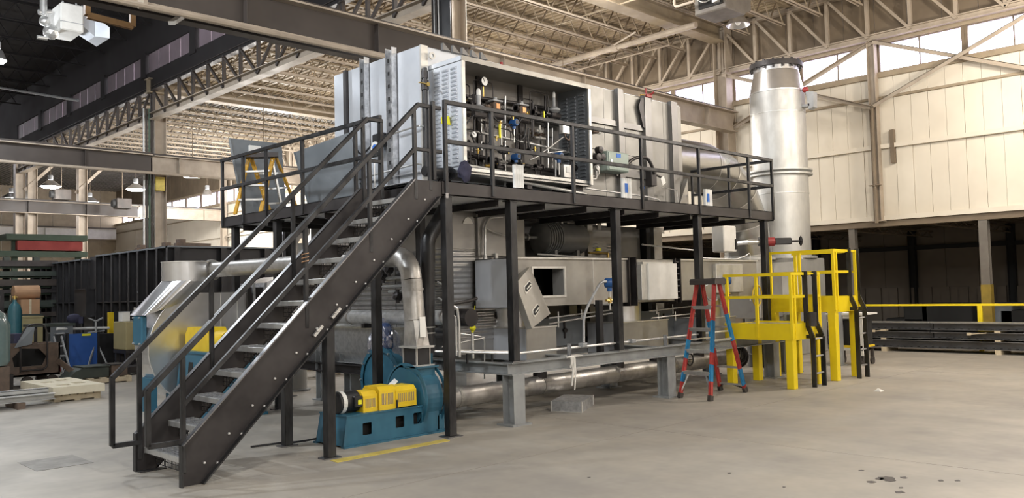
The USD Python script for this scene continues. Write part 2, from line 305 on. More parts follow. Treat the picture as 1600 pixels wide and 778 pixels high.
WN = 0
for k in range(-3, 26):
    y0 = 6.81+2.15*k; y1 = y0+2.15
    if 17.6 < y0 < 33: continue
    WN += 1
    wd = thing(f'window_{WN}', f'clerestory window number {WN} counted from the near end of the right wall', 'window', (XW, y0, 7.18), kind='structure', group='clerestory windows of the right wall')
    f = MB(); ym = (y0+y1)/2
    f.box(XW-.01, XW+.1, y0+.001, y0+.07, 7.18, 7.95); f.box(XW-.01, XW+.1, y1-.07, y1-.001, 7.18, 7.95); f.box(XW, XW+.1, y0, y1, 7.18, 7.21); f.box(XW, XW+.1, y0, y1, 7.92, 7.95)
    obj('window_frame', f, 'brown_wall', wd)
    obj('mullion', MB().box(XW+.02, XW+.07, ym-.012, ym+.012, 7.2, 7.93), 'brown_wall', wd)
    for a, b in ((y0+.07, ym-.01), (ym+.01, y1-.07)): obj('pane', MB().box(XW+.04, XW+.046, a, b, 7.2, 7.93), 'sky_pane', wd)
# dark low bay behind the opening
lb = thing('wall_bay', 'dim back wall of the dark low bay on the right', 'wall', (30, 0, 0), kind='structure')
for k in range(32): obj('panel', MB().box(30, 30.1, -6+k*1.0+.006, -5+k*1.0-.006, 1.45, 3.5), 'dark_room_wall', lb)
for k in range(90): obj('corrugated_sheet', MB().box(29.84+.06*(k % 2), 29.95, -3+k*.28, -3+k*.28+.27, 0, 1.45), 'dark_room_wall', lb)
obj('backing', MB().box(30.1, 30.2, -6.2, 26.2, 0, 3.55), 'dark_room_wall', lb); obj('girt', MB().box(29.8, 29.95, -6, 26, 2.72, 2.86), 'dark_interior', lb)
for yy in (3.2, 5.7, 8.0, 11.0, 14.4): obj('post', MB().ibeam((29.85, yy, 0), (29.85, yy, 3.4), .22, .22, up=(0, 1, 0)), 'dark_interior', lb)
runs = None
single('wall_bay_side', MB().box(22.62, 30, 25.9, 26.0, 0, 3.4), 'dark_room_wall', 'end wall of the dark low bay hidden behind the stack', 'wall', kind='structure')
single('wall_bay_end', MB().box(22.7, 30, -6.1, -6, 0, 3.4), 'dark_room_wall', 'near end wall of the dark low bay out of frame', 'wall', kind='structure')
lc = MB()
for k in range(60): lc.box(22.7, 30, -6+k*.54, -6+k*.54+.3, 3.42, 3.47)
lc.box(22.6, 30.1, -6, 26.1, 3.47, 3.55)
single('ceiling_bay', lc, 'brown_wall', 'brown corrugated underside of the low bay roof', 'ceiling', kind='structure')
for k in range(12):
    y = -4+2.4*k; b = MB().angle((22.7, y, 3.3), (30, y, 3.3), .08, .05)
    for j in range(9): b.bar((22.8+.8*j, y, 3.14), (23.2+.8*j, y, 3.3), .02, .02); b.bar((23.2+.8*j, y, 3.3), (23.6+.8*j, y, 3.14), .02, .02)
    b.bar((22.7, y, 3.13), (30, y, 3.13), .05, .03)
    single('bay_joist', b, 'brown_wall', 'thin roof joist in the dark low bay', 'joist', 'joists of the dark low bay', 'structure')
def colm(name, x, y, z0, z1, w, m, label, group=None, up=(1, 0, 0), base=None):
    t = thing(name, label, 'column', (x, y, z0), group=group, kind='structure')
    b = MB(); b.ibeam((x, y, z0), (x, y, z1), w, w, .018, .014, up); obj('shaft', b, m, t)
    obj('base_plate', MB().box(x-w*.75, x+w*.75, y-w*.75, y+w*.75, z0, z0+.025), m, t)
    if base: obj('painted_base', MB().box(x-w/2-.01, x+w/2+.01, y-w/2-.01, y+w/2+.01, z0+.03, z0+1.55), base, t, label='yellow painted foot of the column')
    return t
colm('bay_column', XW+.1, 9.85, 0, 3.15, .17, 'bay_column_paint', 'steel column under the cream wall, half hidden by the tall yellow platform')
colm('bay_column', XW+.1, 6.62, 0, 3.15, .2, 'bay_column_paint', 'steel column with a yellow foot under the cream wall near the right edge', base='shaded_yellow')
colm('bay_column', XW+.1, 13.3, 0, 3.15, .2, 'bay_column_paint', 'steel column under the cream wall behind the exhaust stack')
# columns, girders and roof of the low lit bay (x 11.8 .. 22.5)
colm('wall_column', XW-.15, 9.03, 3.25, 8.02, .2, 'light_flange', 'cream wall post with cross braces right of the exhaust stack', up=(0, 1, 0))
colm('wall_column', XW-.15, 4.55, 3.25, 8.02, .2, 'light_flange', 'cream wall post just outside the right edge of the photograph', up=(0, 1, 0))
single('downpipe', MB().tube([(XW-.31, 9.03, 3.2), (XW-.31, 9.03, 6.1), (XW-.30, 9.03, 6.3)], .045, 10).box(XW-.38, XW-.25, 8.88, 9.18, 4.18, 4.2), 'brown_wall', 'dark downpipe running down the cream wall post', 'pipe')
single('wall_bracket', MB().box(XW-.12, XW, 8.58, 8.68, 4.75, 5.62), 'brown_wall', 'short dark upright bracket on the middle wall girt', 'bracket')
def brace(a, b, lab, d=.25): single('wall_brace', MB().angle((XW-d, *a), (XW-d, *b), .10, .10, .012), 'light_flange', lab, 'brace', kind='structure')
brace((9.0, 7.97), (13.4, 6.25), 'thin brace sloping down leftward from the wall post behind the stack'); brace((9.0, 6.22), (13.4, 7.98), 'thin brace rising leftward behind the stack top to the main column', .37)
brace((8.95, 7.97), (4.5, 6.16), 'long brace falling to the right from the top of the wall post'); brace((8.95, 6.25), (4.5, 8.1), 'long brace rising to the right across the clerestory windows', .37)
def truss_y(x, y0, y1, zb, zt, n, m, label, flip=None, bw=.16, vx=.0, mm=None, wide=.16):
    t = thing('roof_truss', label, 'truss', (x, (y0+y1)/2, zb), kind='structure'); mm = mm or m
    obj('bottom_chord', MB().ibeam((x, y0, zb), (x, y1, zb), wide, bw, .03, .03), mm, t); obj('top_chord', MB().ibeam((x, y0, zt), (x, y1, zt), .2, .14, .02, .02), m, t)
    dy = (y1-y0)/n
    for k in range(n+1): obj('vertical', MB().bar((x, y0+k*dy, zb), (x, y0+k*dy, zt), .09, .09, (0, 1, 0)), m, t)
    for k in range(n):
        a, b = y0+k*dy, y0+(k+1)*dy
        if k < n/2: a, b = b, a     # falls towards mid-span
        up = (a, b)
        obj('diagonal', MB().bar((x-.03, b, zt), (x-.03, a, zb), .07, .07, (1, 0, 0)), m, t)
    return t
truss_y(XW-.2, 13.45-1.09*15, 13.45, 8.1, 9.42, 15, 'light_flange', 'cream wall truss above the clerestory, right of the main column')
truss_y(XW-.24, 13.52, 13.52+1.09*15, 8.1, 9.42, 15, 'light_flange', 'cream wall truss above the clerestory, left of the main column behind the machine')
truss_y(XW-.2, 30.02, 30.02+1.1*14, 7.9, 9.42, 14, 'light_flange', 'far wall truss over the bright wall at the back')
for yy, lab in ((13.45, 'main cream wall column carrying the wide girder behind the stack'), (29.95, 'second wall column far behind the machine'), (46.4, 'third wall column at the far bright wall'), (38.2, 'slim post on the far bright wall')):
    colm('wall_column', XW-.2, yy, 0, 9.5, .42 if yy == 13.45 else .3, 'light_flange', lab, up=(0, 1, 0))
colm('wall_column', XW-.2, -3, 0, 9.5, .4, 'light_flange', 'wall column out of frame on the right', up=(0, 1, 0))
for a, b in ((30, 46.4),):
    single('wall_brace', MB().angle((XW-.3, 31, 5.1), (XW-.3, 38, 6.9), .1, .1, .012), 'light_flange', 'thin brace on the far bright wall beside the conduits', 'brace', kind='structure')
    single('wall_brace', MB().angle((XW-.3, 46, 5.1), (XW-.3, 38.3, 6.9), .1, .1, .012), 'light_flange', 'thin brace on the far bright wall near its dim end', 'brace', kind='structure')
# girders along x at the column lines
single('roof_girder', MB().ibeam((11.6, 13.5, 9.22), (XW-.2, 13.5, 9.22), .42, .5, .03, .03), 'tan_steel', 'wide tan roof girder running to the main wall column', 'girder', kind='structure')
single('roof_girder', MB().ibeam((11.6, 30.0, 9.22), (XW-.2, 30.0, 9.22), .42, .5, .03, .03), 'tan_steel', 'far tan roof girder behind the stair handrails', 'girder', kind='structure')
# corrugated deck
def deck(name, x0, x1, y0, y1, z, pitch, m, label, h=.04):
    n = int((x1-x0)/pitch); p = [(x0, h+.03)]; 
    for k in range(n):
        a = x0+k*pitch; p += [(a, h), (a+pitch*.4, h), (a+pitch*.5, 0), (a+pitch*.9, 0)]
    p += [(x1, h), (x1, h+.03)]
    return single(name, MB().prism(p, (0, y0, z), (1, 0, 0), (0, 0, 1), (0, y1-y0, 0)), m, label, 'ceiling', kind='structure')
deck('ceiling', 11.9, XW+.1, -14, 30, 9.55, .22, 'tan_roof', 'tan ribbed metal roof deck of the lit bay')
deck('ceiling', 11.9, XW+.1, 30, 64, 9.55, .22, 'grey_roof', 'grey ribbed metal roof deck of the far bay')
def joist(x0, x1, y, zb, zt, label, group, n=13, m='tan_steel', parent=None):
    t = thing('roof_joist', label, 'joist', (x0, y, zb), group=group, kind='structure')
    for dy in (-.035, .035): pass
    obj('bottom_chord', MB().angle((x0+.3, y-.03, zb), (x1-.5, y-.03, zb), .05, .05, .008).angle((x0+.3, y+.03, zb), (x1-.5, y+.03, zb), .05, .05, .008, side=-1), 'light_flange', t)
    obj('top_chord', MB().bar((x0, y, zt), (x1, y, zt), .13, .06), m, t)
    d = (x1-x0-.8)/n
    for k in range(n):
        a = x0+.3+k*d
        obj('web_member', MB().bar((a, y, zb), (a+d/2, y, zt), .032, .032), 'brown_wall', t); obj('web_member', MB().bar((a+d/2, y, zt), (a+d, y, zb), .026, .026), m, t)
    return t
j0 = joist(11.8, XW-.05, 13.45-1.09, 8.92, 9.5, 'tan open-web roof joist between machine and wall truss', 'roof joists right of the wide girder')
jg2 = 'roof joists of the bay behind the machine'
first = None
for k in range(2, 12): dup(j0, (11.8, 13.45-1.09*k, 8.92))
for k in range(1, 15): dup(j0, (11.8, 13.45+1.1*k, 8.92), 0, 'tan open-web roof joist of the bay behind the machine', jg2)
for k in range(1, 16): dup(j0, (11.8, 29.95+1.1*k, 8.92), 0, 'tan open-web roof joist of the farthest lit bay', 'roof joists of the farthest bay')
# bridging, gas pipe below joists
single('roof_pipe', MB().tube([(19.6, 12.6, 8.78), (19.6, 29.5, 8.78)], .09, 10).cyl((19.6, 15.3, 8.78), (19.6, 15.5, 8.78), .12).cyl((19.6, 20.3, 8.78), (19.6, 20.5, 8.78), .12), 'light_flange', 'long pale pipe under the joists leading to the unit heater', 'pipe')
for k, yy in enumerate((15.2, 18.4, 21.7)): single('pipe_hanger', MB().cyl((19.6, yy, 8.85), (19.6, yy, 9.5), .012, n=6).box(19.57, 19.63, yy-.03, yy+.03, 8.66, 8.9), 'brown_wall', ['nearest', 'middle', 'farthest'][k]+' thin hanger rod on the pale roof pipe', 'hanger')
for x in (14.4, 17.2):
    for za in (8.98, 9.44): pass
    single('joist_bridging', MB().bar((x, -3, 9.0), (x, 29, 9.0), .035, .035).bar((x, -3, 9.42), (x, 29, 9.42), .035, .035), 'tan_steel', 'thin bridging bar across the roof joists '+('near the truss line' if x < 15 else 'near mid-span'), 'bridging', kind='structure')
for a, b, lab in (((19.0, 14.2), (20.2, 16.9), 'cross bar beside the pale roof pipe'), ((20.8, 14.3), (20.9, 27), 'thin drop pipe run near the wall truss')):
    single('sprinkler_pipe', MB().tube([(a[0], a[1], 8.84), (b[0], b[1], 8.84)], .028, 8), 'light_flange', lab, 'pipe')
# unit heater and dark round lamp above the stack
c = PX(1125, 12, 18.2)
hu = thing('unit_heater', 'grey unit heater hanging under the roof left of the round lamp', 'heater', c)
x, y, z = c
obj('body', MB().box(x-.45, x+.45, y-.45, y+.45, z-.2, z+.95, .03), 'bay_column_paint', hu)
obj('louvre_panel', MB().box(x-.49, x-.45, y-.36, y+.30, z-.08, z+.8), 'dark_interior', hu)
obj('fan_motor', MB().cyl((x-.62, y+.02, z+.25), (x-.47, y+.02, z+.25), .17), 'rubber', hu); obj('fan_guard', MB().tube([(x-.60, y+.02+.28*math.cos(t), z+.3+.28*math.sin(t)) for t in np.linspace(0, 2*math.pi, 25)], .015, 6), 'conduit', hu)
obj('gas_valve', MB().box(x-.62, x-.48, y-.30, y-.16, z-.05, z+.06), 'conduit', hu)
obj('duct_collar', MB().hexa([(x+.45, y-.4, z-.15), (x+.75, y-.42, z-.02), (x+.75, y+.42, z-.02), (x+.45, y+.4, z-.15), (x+.45, y-.4, z+.85), (x+.75, y-.42, z+.95), (x+.75, y+.42, z+.95), (x+.45, y+.4, z+.85)]), 'bay_column_paint', hu)
for ddx in (-.35, .35): obj('hanger_rod', MB().cyl((x+ddx, y, z+.9), (x+ddx, y, 9.5), .012, n=6), 'brown_wall', hu)
obj('gas_pipe', MB().tube(bend([(x-.85, y+.18, z+.02), (x-.85, y+.75, z+.02), (x-.85, y+.75, z+.5), (19.6, y+.9, 8.78)], .1), .035, 8), 'light_flange', hu)
def high_bay(loc, power, col, label, name='high_bay_lamp', group=None, r=.26, lit=True, z_hang=None):
    x, y, z = loc; t = thing(name, label, 'lamp', loc, group=group)
    obj('reflector', MB().lathe([(.10, .30), (.16, .26), (r*.9, .06), (r, 0), (r-.012, 0), (r*.86, .055), (.14, .245), (.09, .28)], loc, n=28), 'shiny_aluminium', t, smooth=40)
    obj('housing', MB().lathe([(.0, .52), (.09, .52), (.11, .48), (.11, .31), (.0, .29)], loc, n=20), 'grey_paint', t, smooth=40)
    if z_hang: obj('hanger_rod', MB().cyl((x, y, z+.5), (x, y, z_hang), .012, n=6), 'brown_wall', t)
    if lit:
        obj('lens', MB().lathe([(0, .03), (r*.9, .03), (r*.92, -.01), (r*.75, -.07), (0, -.10)], loc, n=24), 'lamp_on', t)
        L = UsdLux.SphereLight.Define(stage, str(t.GetPath())+'/light'); L.CreateRadiusAttr(.2); L.CreateIntensityAttr(power); L.CreateColorAttr(Gf.Vec3f(*col)); L.AddTranslateOp().Set(Gf.Vec3d(0, 0, -.34))
    else: obj('bulb', MB().sph((x, y, z+.12), .08, 2, (1, 1, 1.5)), 'white_plastic', t, smooth=True)
    return t
KP = 150.
for i, (x, y, z, p, c, w) in enumerate(UNSEEN_LAMPS): high_bay((x, y, z), KP*p*4, c, 'unseen high-bay lamp '+w, z_hang=12.0 if x < 11.7 else 9.55)
for i, (x, y, w) in enumerate(((11.95, 48.5, 'farthest left of the far lamps'), (12.1, 42.6, 'large one left of the pale far column'), (15.7, 48.4, 'lower one right of the pale far column'), (15.6, 41.7, 'large one left of the tall left column'), (15.8, 35.8, 'small one under the pale runway'))):
    high_bay((x, y, 7.0), KP*1.3, NEUT, 'glowing high-bay lamp in the far bay, '+w, r=.46, z_hang=9.55)
c = PX(1153, 40, 20.3)
high_bay(c, 0, WARM, 'round reflector lamp under the roof beside the unit heater', r=.32, lit=False, z_hang=9.5)
# ---- tall dark bay (x < 11.8): jack trusses on the column line, dark wall with a dim clerestory, roof with its shade painted in
for y0, y1, lab in ((13.54, 29.9, 'long roof truss with a pale bottom chord between the two tall columns'), (30.04, 46.5, 'far roof truss beyond the left column, mostly in the dark')):
    truss_y(11.8, y0, y1, 8.12, 9.1, 15, 'brown_beam', lab, mm='light_flange', bw=.24, wide=.3)
truss_y(11.8, -3, 13.42, 8.12, 9.1, 15, 'brown_beam', 'roof truss overhead out of frame', mm='light_flange', bw=.24, wide=.3)
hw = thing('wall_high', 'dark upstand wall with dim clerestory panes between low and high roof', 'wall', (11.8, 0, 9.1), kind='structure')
obj('lower_band', MB().box(11.74, 11.86, -14, 64, 9.05, 9.72), 'roof_shade', hw); obj('upper_band', MB().box(11.74, 11.86, -14, 64, 10.42, 12.1), 'roof_shade', hw)
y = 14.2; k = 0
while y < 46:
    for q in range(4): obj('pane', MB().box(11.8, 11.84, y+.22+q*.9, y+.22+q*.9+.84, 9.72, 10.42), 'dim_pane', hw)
    obj('pier', MB().box(11.70, 11.86, y-.25, y+.2, 9.6, 10.5), 'roof_shade', hw); y += 4.1
obj('pier', MB().box(11.74, 11.86, -14, 14.0, 9.7, 10.45), 'roof_shade', hw); obj('pier', MB().box(11.74, 11.86, 46.7, 64, 9.7, 10.45), 'roof_shade', hw)
single('ceiling_high', MB().box(-16.2, 11.9, -14.2, 64.2, 12.0, 12.2), 'roof_shade', 'dark unlit underside of the tall bay roof', 'ceiling', kind='structure')
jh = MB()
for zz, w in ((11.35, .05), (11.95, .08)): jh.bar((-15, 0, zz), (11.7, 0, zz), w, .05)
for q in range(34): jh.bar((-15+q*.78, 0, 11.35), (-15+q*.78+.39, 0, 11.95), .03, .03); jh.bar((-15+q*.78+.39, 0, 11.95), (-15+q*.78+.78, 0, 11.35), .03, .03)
hj = thing('high_joist', 'joist under the tall roof, shade painted near black', 'joist', (0, 0, 0), 'joists of the dark tall roof', 'structure'); obj('frame', jh, 'roof_shade', hj)
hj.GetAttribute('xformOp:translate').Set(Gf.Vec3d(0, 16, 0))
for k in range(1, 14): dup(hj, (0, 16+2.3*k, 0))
# tall columns of the line x = 11.8
def tall(y, label, X=11.8):
    t = thing('tall_column', label, 'column', (X, y, 0), kind='structure')
    obj('shaft', MB().ibeam((X, y, 0), (X, y, 9.1), .40, .42, .024, .018, up=(1, 0, 0)), 'light_flange', t)
    return t
t = tall(13.65, 'tall column rising behind the machine housing')
obj('web_lining', MB().box(11.55, 11.62, 13.75, 14.05, 4.5, 9.1).box(11.54, 11.56, 13.45, 13.75, 4.5, 9.1), 'black_paint', t, label='black side of the column')
for q in range(4): single('column_conduit', MB().cyl((11.50, 13.78+q*.07, 4.4), (11.50, 13.78+q*.07, 9.3), .018, n=8), 'brown_beam' if q % 2 else 'conduit', ['leftmost', 'second', 'third', 'rightmost'][3-q]+' thin conduit running up the black column behind the machine', 'conduit', 'conduits of the column behind the machine')
t = tall(30.1, 'tall pale column on the left carrying the crane runway', 12.05)
for q, m in enumerate(('brown_beam', 'rack_green', 'brown_beam', 'conduit')): single('column_conduit', MB().cyl((11.78-q*.085, 29.98+q*.03, 0), (11.78-q*.085, 29.98+q*.03, 8.4), .04, n=8), m, ['brown conduit nearest', 'green conduit beside', 'brown conduit farther from', 'pale conduit farthest from'][q]+' the shaft of the left tall column', 'conduit', 'conduits of the left tall column')
single('conduit_box', MB().box(11.83, 12.15, 29.80, 29.89, 5.5, 5.98, .01), 'tape_yellow', 'yellow box at the top of the conduits on the left tall column', 'box')
t = tall(46.5, 'far column of the line behind the dark tanks')
# crane runways
def runway(y, x0, x1, zt, h, label, dark='brown_beam', splits=()):
    t = thing('crane_runway', label, 'beam', ((x0+x1)/2, y, zt-h), kind='structure')
    z0 = zt-h
    obj('web', MB().box(x0, x1, y-.012, y+.012, z0+.03, zt-.03), dark, t)
    obj('top_flange', MB().box(x0, x1, y-.2, y+.2, zt-.035, zt), 'light_flange', t); obj('bottom_flange', MB().box(x0, x1, y-.15, y+.15, z0, z0+.03), 'light_flange', t)
    obj('crane_rail', MB().box(x0, x1, y-.035, y+.035, zt, zt+.09), 'brown_beam', t)
    k = x0+.9
    while k < x1: obj('stiffener', MB().box(k-.008, k+.008, y-.14, y-.012, z0+.03, zt-.035), dark, t); k += 2.675
    return t
runway(13.15, -15.6, 11.75, 6.85, .62, 'big brown crane runway girder passing behind the machine housing')
runway(13.15, 11.8, XW-.25, 6.80, .60, 'crane runway girder with its light painted pale behind the housing, ending at the wall', dark='light_flange')  # pale web colour carries the lamp light on this stretch
single('conductor_bar', MB().tube([(-15, 12.8, 6.12), (11.3, 12.8, 6.12)], .045, 8).box(9.9, 9.96, 12.76, 13.0, 6.12, 6.3).box(4.9, 4.96, 12.76, 13.0, 6.12, 6.3), 'light_flange', 'pale conductor pipe under the big brown runway', 'pipe')
single('runway_strut', MB().ibeam((-15, 13.9, 6.5), (11.6, 13.9, 6.5), .25, .3), 'brown_beam', 'dark secondary beam behind the big brown runway', 'beam', kind='structure')
runway(29.5, -15.6, 11.55, 6.68, .62, 'lower left brown crane runway on the left tall column'); runway(29.5, 11.6, 21.9, 6.66, .62, 'pale crane runway beyond the left tall column', dark='light_flange')
single('conductor_bar', MB().tube([(-15, 29.1, 6.0), (19, 29.1, 6.0)], .05, 8), 'light_flange', 'pale conductor pipe under the lower left runway', 'pipe')
single('drop_pipe', MB().tube(bend([(18.9, 29.1, 6.0), (19.4, 29.1, 6.0), (19.4, 29.1, 4.6)], .2), .06, 8), 'white_paint', 'short pale pipe turning down at the end of the far conductor', 'pipe')

runway(46.0, -15.6, 17.3, 6.66, .62, 'dark crane runway of the far bay behind the lamps'); runway(46.0, 17.35, 22.0, 6.66, .62, 'pale crane runway of the far bay near the bright wall', dark='light_flange')
runway(62.5, -15.6, 22.0, 6.70, .75, 'pale crane runway before the far end wall', dark='white_paint')
for px, yy, lab in ((128, 46.3, 'pale column in the far bay right of the red rack'), (49, 46.3, 'pale column in the far bay behind the red rack')):
    x = PY(px, 380, yy)[0]; colm('far_column', x, yy, 0, 9.4, .42, 'light_flange', lab, up=(1, 0, 0))
    single('column_brace', MB().bar((x-.3, yy, 7.2), (x+1.6, yy, 9.2), .14, .14), 'light_flange', lab.replace('pale column', 'slanting brace at the head of the pale column'), 'brace', kind='structure')
for px, py, lab in ((190, 322, 'grey unit heater in the far bay left of the large lamp'), (95, 308, 'dark unit heater in the far bay between two columns')):
    q = PY(px, py, 44.0); t = thing('unit_heater', lab, 'heater', q); obj('body', MB().box(q[0]-.35, q[0]+.35, 43.6, 44.2, q[2]-.15, q[2]+.35, .02), 'rubber', t); obj('fan', MB().cyl((q[0]-.5, 43.9, q[2]+.1), (q[0]-.35, 43.9, q[2]+.1), .18), 'dark_interior', t); obj('hanger_rod', MB().cyl((q[0], 43.9, q[2]+.3), (q[0], 43.9, 9.57), .015, n=6), 'brown_wall', t)
# ================================================================ THE MACHINE
DZ = 3.0      # deck top
# ---- upper housing
HX0, HX1, HY0, HY1, HZ0, HZ1 = 7.565, 14.08, 9.5, 11.75, 3.30, 5.27
hs = thing('oven_housing', 'large grey sheet metal housing on top of the machine with upright stiffeners', 'housing', (HX0, HY0, HZ0))
obj('shell', MB().box(HX0, HX1, HY0, HY1, HZ0, HZ1, .012), 'aluminized', hs)
for y in (9.62, 10.22, 10.82, 11.42):   # side sheets on the left end
    pass
for a, b in ((9.5, 10.04), (10.22, 10.75), (10.9, 11.33), (11.42, 11.75)): obj('side_sheet', MB().box(HX0-.006, HX0+.002, a+.006, b-.006, HZ0+.12, HZ1-.01), 'aluminized', hs)
for y, w in ((10.13, .16), (10.82, .13)):
    st = MB().chan((HX0-.05, y, HZ0), (HX0-.05, y, HZ1+.08), .10, w, .008, (0, 1, 0), side=-1); obj('stiffener', st, 'galvanized', hs)
    sl = MB()
    for q in range(9): sl.box(HX0-.106, HX0-.099, y-.018, y+.018, 3.6+q*.19, 3.6+q*.19+.055)
    obj('slots', sl, 'dark_interior', hs)
obj('stiffener', MB().box(HX0-.05, HX0, 11.34, 11.42, HZ0, HZ1), 'mill_steel', hs)
obj('foot_channel', MB().chan((HX0-.02, HY0, 3.36), (HX0-.02, HY1, 3.36), .10, .13, .01), 'galvanized', hs)
for x, w in ((12.09, .15), (12.91, .2), (13.77, .2)): obj('stiffener', MB().chan((x, HY0-.04, HZ0), (x, HY0-.04, HZ1+.02), .09, w, .01, (1, 0, 0), side=1).box(x-w/2, x+w/2, HY0-.09, HY0-.08, HZ0, HZ1+.02), 'dark_casing', hs)
obj('girt', MB().box(10.5, 12.85, HY0-.05, HY0, 4.60, 4.70), 'dark_casing', hs); obj('girt', MB().box(11.95, 13.0, HY0-.06, HY0, 3.70, 3.84), 'dark_casing', hs)
obj('corner_post', MB().box(HX0-.01, HX0+.12, HY0-.03, HY0, HZ0, HZ1), 'duct_edge', hs)
for k in range(6):
    obj('front_sheet', MB().box(10.5+k*.6+.004, 10.5+(k+1)*.6-.004, HY0-.008, HY0, HZ0+.02, HZ1-.02), 'front_shade_steel', hs)
# row of upturned gussets along the roof edge
for k in range(5):
    x = 7.95+k*.19; obj('roof_gusset', MB().prism([(0, 0), (.14, 0), (.02, .10), (0, .10)], (x, HY0-.06, HZ1-.01), (1, 0, 0), (0, 0, 1), (0, .05, 0)), 'dark_casing', hs)
obj('lifting_eye', MB().lathe([(.03, -.012), (.055, -.012), (.055, .012), (.03, .012), (.03, -.012)], (7.72, 9.42, 5.12), (0, 1, 0), 14), 'conduit', hs)
for x in (9.0, 9.95): obj('roof_tab', MB().prism([(0, 0), (.30, 0), (.30, .10), (0, .03)], (x, 9.1, 4.99), (1, 0, 0), (0, 0, 1), (0, .01, 0)).box(x, x+.3, 9.1, 9.25, 4.985, 4.995), 'galvanized', hs)
obj('hopper', MB().prism([(0, 0), (.5, 0), (.16, .62), (0, .62)], (10.5, 9.4, 3.4), (1, 0, 0), (0, 0, 1), (0, .1, 0)), 'plain_casing', hs, label='tapered plate beside the open cabinet')
obj('hopper', MB().prism([(.05, 0), (.40, 0), (.40, .6)], (13.7, 9.38, 3.2), (1, 0, 0), (0, 0, 1), (0, .1, 0)), 'plain_casing', hs)
obj('support_frame', MB().ibeam((HX0+.1, HY0+.1, 3.14), (HX1-.1, HY0+.1, 3.14), .15, .3).ibeam((HX0+.1, HY1-.1, 3.14), (HX1-.1, HY1-.1, 3.14), .15, .3).ibeam((HX0+.1, HY0+.1, 3.14), (HX0+.1, HY1-.1, 3.14), .15, .3), 'mill_steel', hs)
lp = single('lifting_lug', MB().prism([(-.06, .16), (.28, .22), (.20, -.02), (.10, -.42), (-.02, -.38), (-.14, .0)], (12.78, 9.42, 5.05), (1, 0, 0), (0, 0, 1), (0, .03, 0)), 'mill_steel', 'dark pointed lifting plate on the front of the housing', 'plate')
rc = thing('beam_clamp', 'red clamp on the top edge of the housing above the dark plate', 'clamp', (12.9, 9.42, 5.27))
obj('jaw', MB().box(12.84, 13.02, 9.38, 9.5, 5.25, 5.31, .01).cyl((12.9, 9.44, 5.28), (12.9, 9.44, 5.42), .018).cyl((12.99, 9.44, 5.31), (13.05, 9.36, 5.36), .02), 'red_paint', rc); obj('handle', MB().cyl((12.7, 9.42, 5.27), (12.86, 9.42, 5.29), .015), 'brass', rc)
rc = thing('beam_clamp', 'rusty red clamp on the housing roof over the open cabinet', 'clamp', (8.98, 9.3, 5.0))
obj('jaw', MB().box(8.9, 9.08, 9.25, 9.35, 5.0, 5.13, .01).cyl((9.0, 9.3, 5.1), (9.0, 9.3, 5.22), .025), 'red_paint', rc); obj('handle', MB().cyl((9.05, 9.3, 5.05), (9.22, 9.3, 5.0), .015), 'mill_steel', rc)
# ---- open valve cabinet in front of the housing
KX0, KX1, KY0, KY1, KZ0, KZ1 = 7.73, 10.48, 8.80, 9.49, 3.36, 4.97
cb = thing('valve_cabinet', 'open-fronted valve cabinet with louvred side panels', 'cabinet', (KX0, KY0, KZ0))
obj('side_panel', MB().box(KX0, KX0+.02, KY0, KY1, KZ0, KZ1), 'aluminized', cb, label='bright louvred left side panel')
obj('side_panel', MB().box(KX1-.02, KX1, KY0, KY1, KZ0, KZ1), 'sheet_grey', cb, label='louvred right side panel, its shade painted as dark grey')  # dark grey colour holds the shade on this side, louvres too
def louvre(x, y, z, sgn, w=.13):
    return MB().hexa([(x, y-w/2, z-.022), (x, y+w/2, z-.022), (x-sgn*.002, y+w/2, z-.022), (x-sgn*.002, y-w/2, z-.022), (x, y-w/2, z+.022), (x, y+w/2, z+.022), (x+sgn*.028, y+w/2*.86, z-.010), (x+sgn*.028, y-w/2*.86, z-.010)])
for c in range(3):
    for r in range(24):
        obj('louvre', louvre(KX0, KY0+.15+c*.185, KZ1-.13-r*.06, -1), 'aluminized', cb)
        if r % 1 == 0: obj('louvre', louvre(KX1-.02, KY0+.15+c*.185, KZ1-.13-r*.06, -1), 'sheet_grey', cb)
obj('back_panel', MB().box(KX0+.02, KX1-.02, KY1-.02, KY1, KZ0, KZ1), 'cabinet_inside', cb)
for x in (8.6, 9.5): obj('back_post', MB().box(x, x+.09, KY1-.06, KY1-.02, KZ0, KZ1), 'mill_steel', cb)
obj('roof_panel', MB().box(KX0-.01, KX1+.01, KY0-.02, KY1, KZ1, KZ1+.02).box(KX0-.01, KX1+.01, KY0-.03, KY0-.01, KZ1-.05, KZ1+.02), 'duct_steel', cb)
obj('left_lip', MB().box(KX0-.02, KX0+.0, KY0-.02, KY1, KZ1-.045, KZ1+.015), 'aluminized', cb)
obj('front_jamb', MB().box(KX0-.005, KX0+.05, KY0-.03, KY0, KZ0, KZ1-.05), 'duct_edge', cb); obj('front_jamb', MB().box(KX1-.05, KX1+.005, KY0-.03, KY0, KZ0, KZ1-.05), 'duct_edge', cb)
obj('floor_panel', MB().box(KX0, KX1, KY0, KY1, KZ0-.02, KZ0), 'plain_casing', cb)
for k, y in enumerate((8.86, 8.98, 9.12)): obj('floor_rail', MB().chan((KX0+.05, y, KZ0+.05), (KX1-.02, y, KZ0+.05), .05, .06, .006), 'conduit', cb)
obj('cabinet_leg', MB().box(9.1, 9.2, 8.9, 9.4, DZ, KZ0-.02).box(KX1-.3, KX1-.1, 8.9, 9.4, DZ, KZ0-.02).box(KX0+.1, KX0+.2, 9.3, 9.45, DZ, KZ0-.02), 'mill_steel', cb)
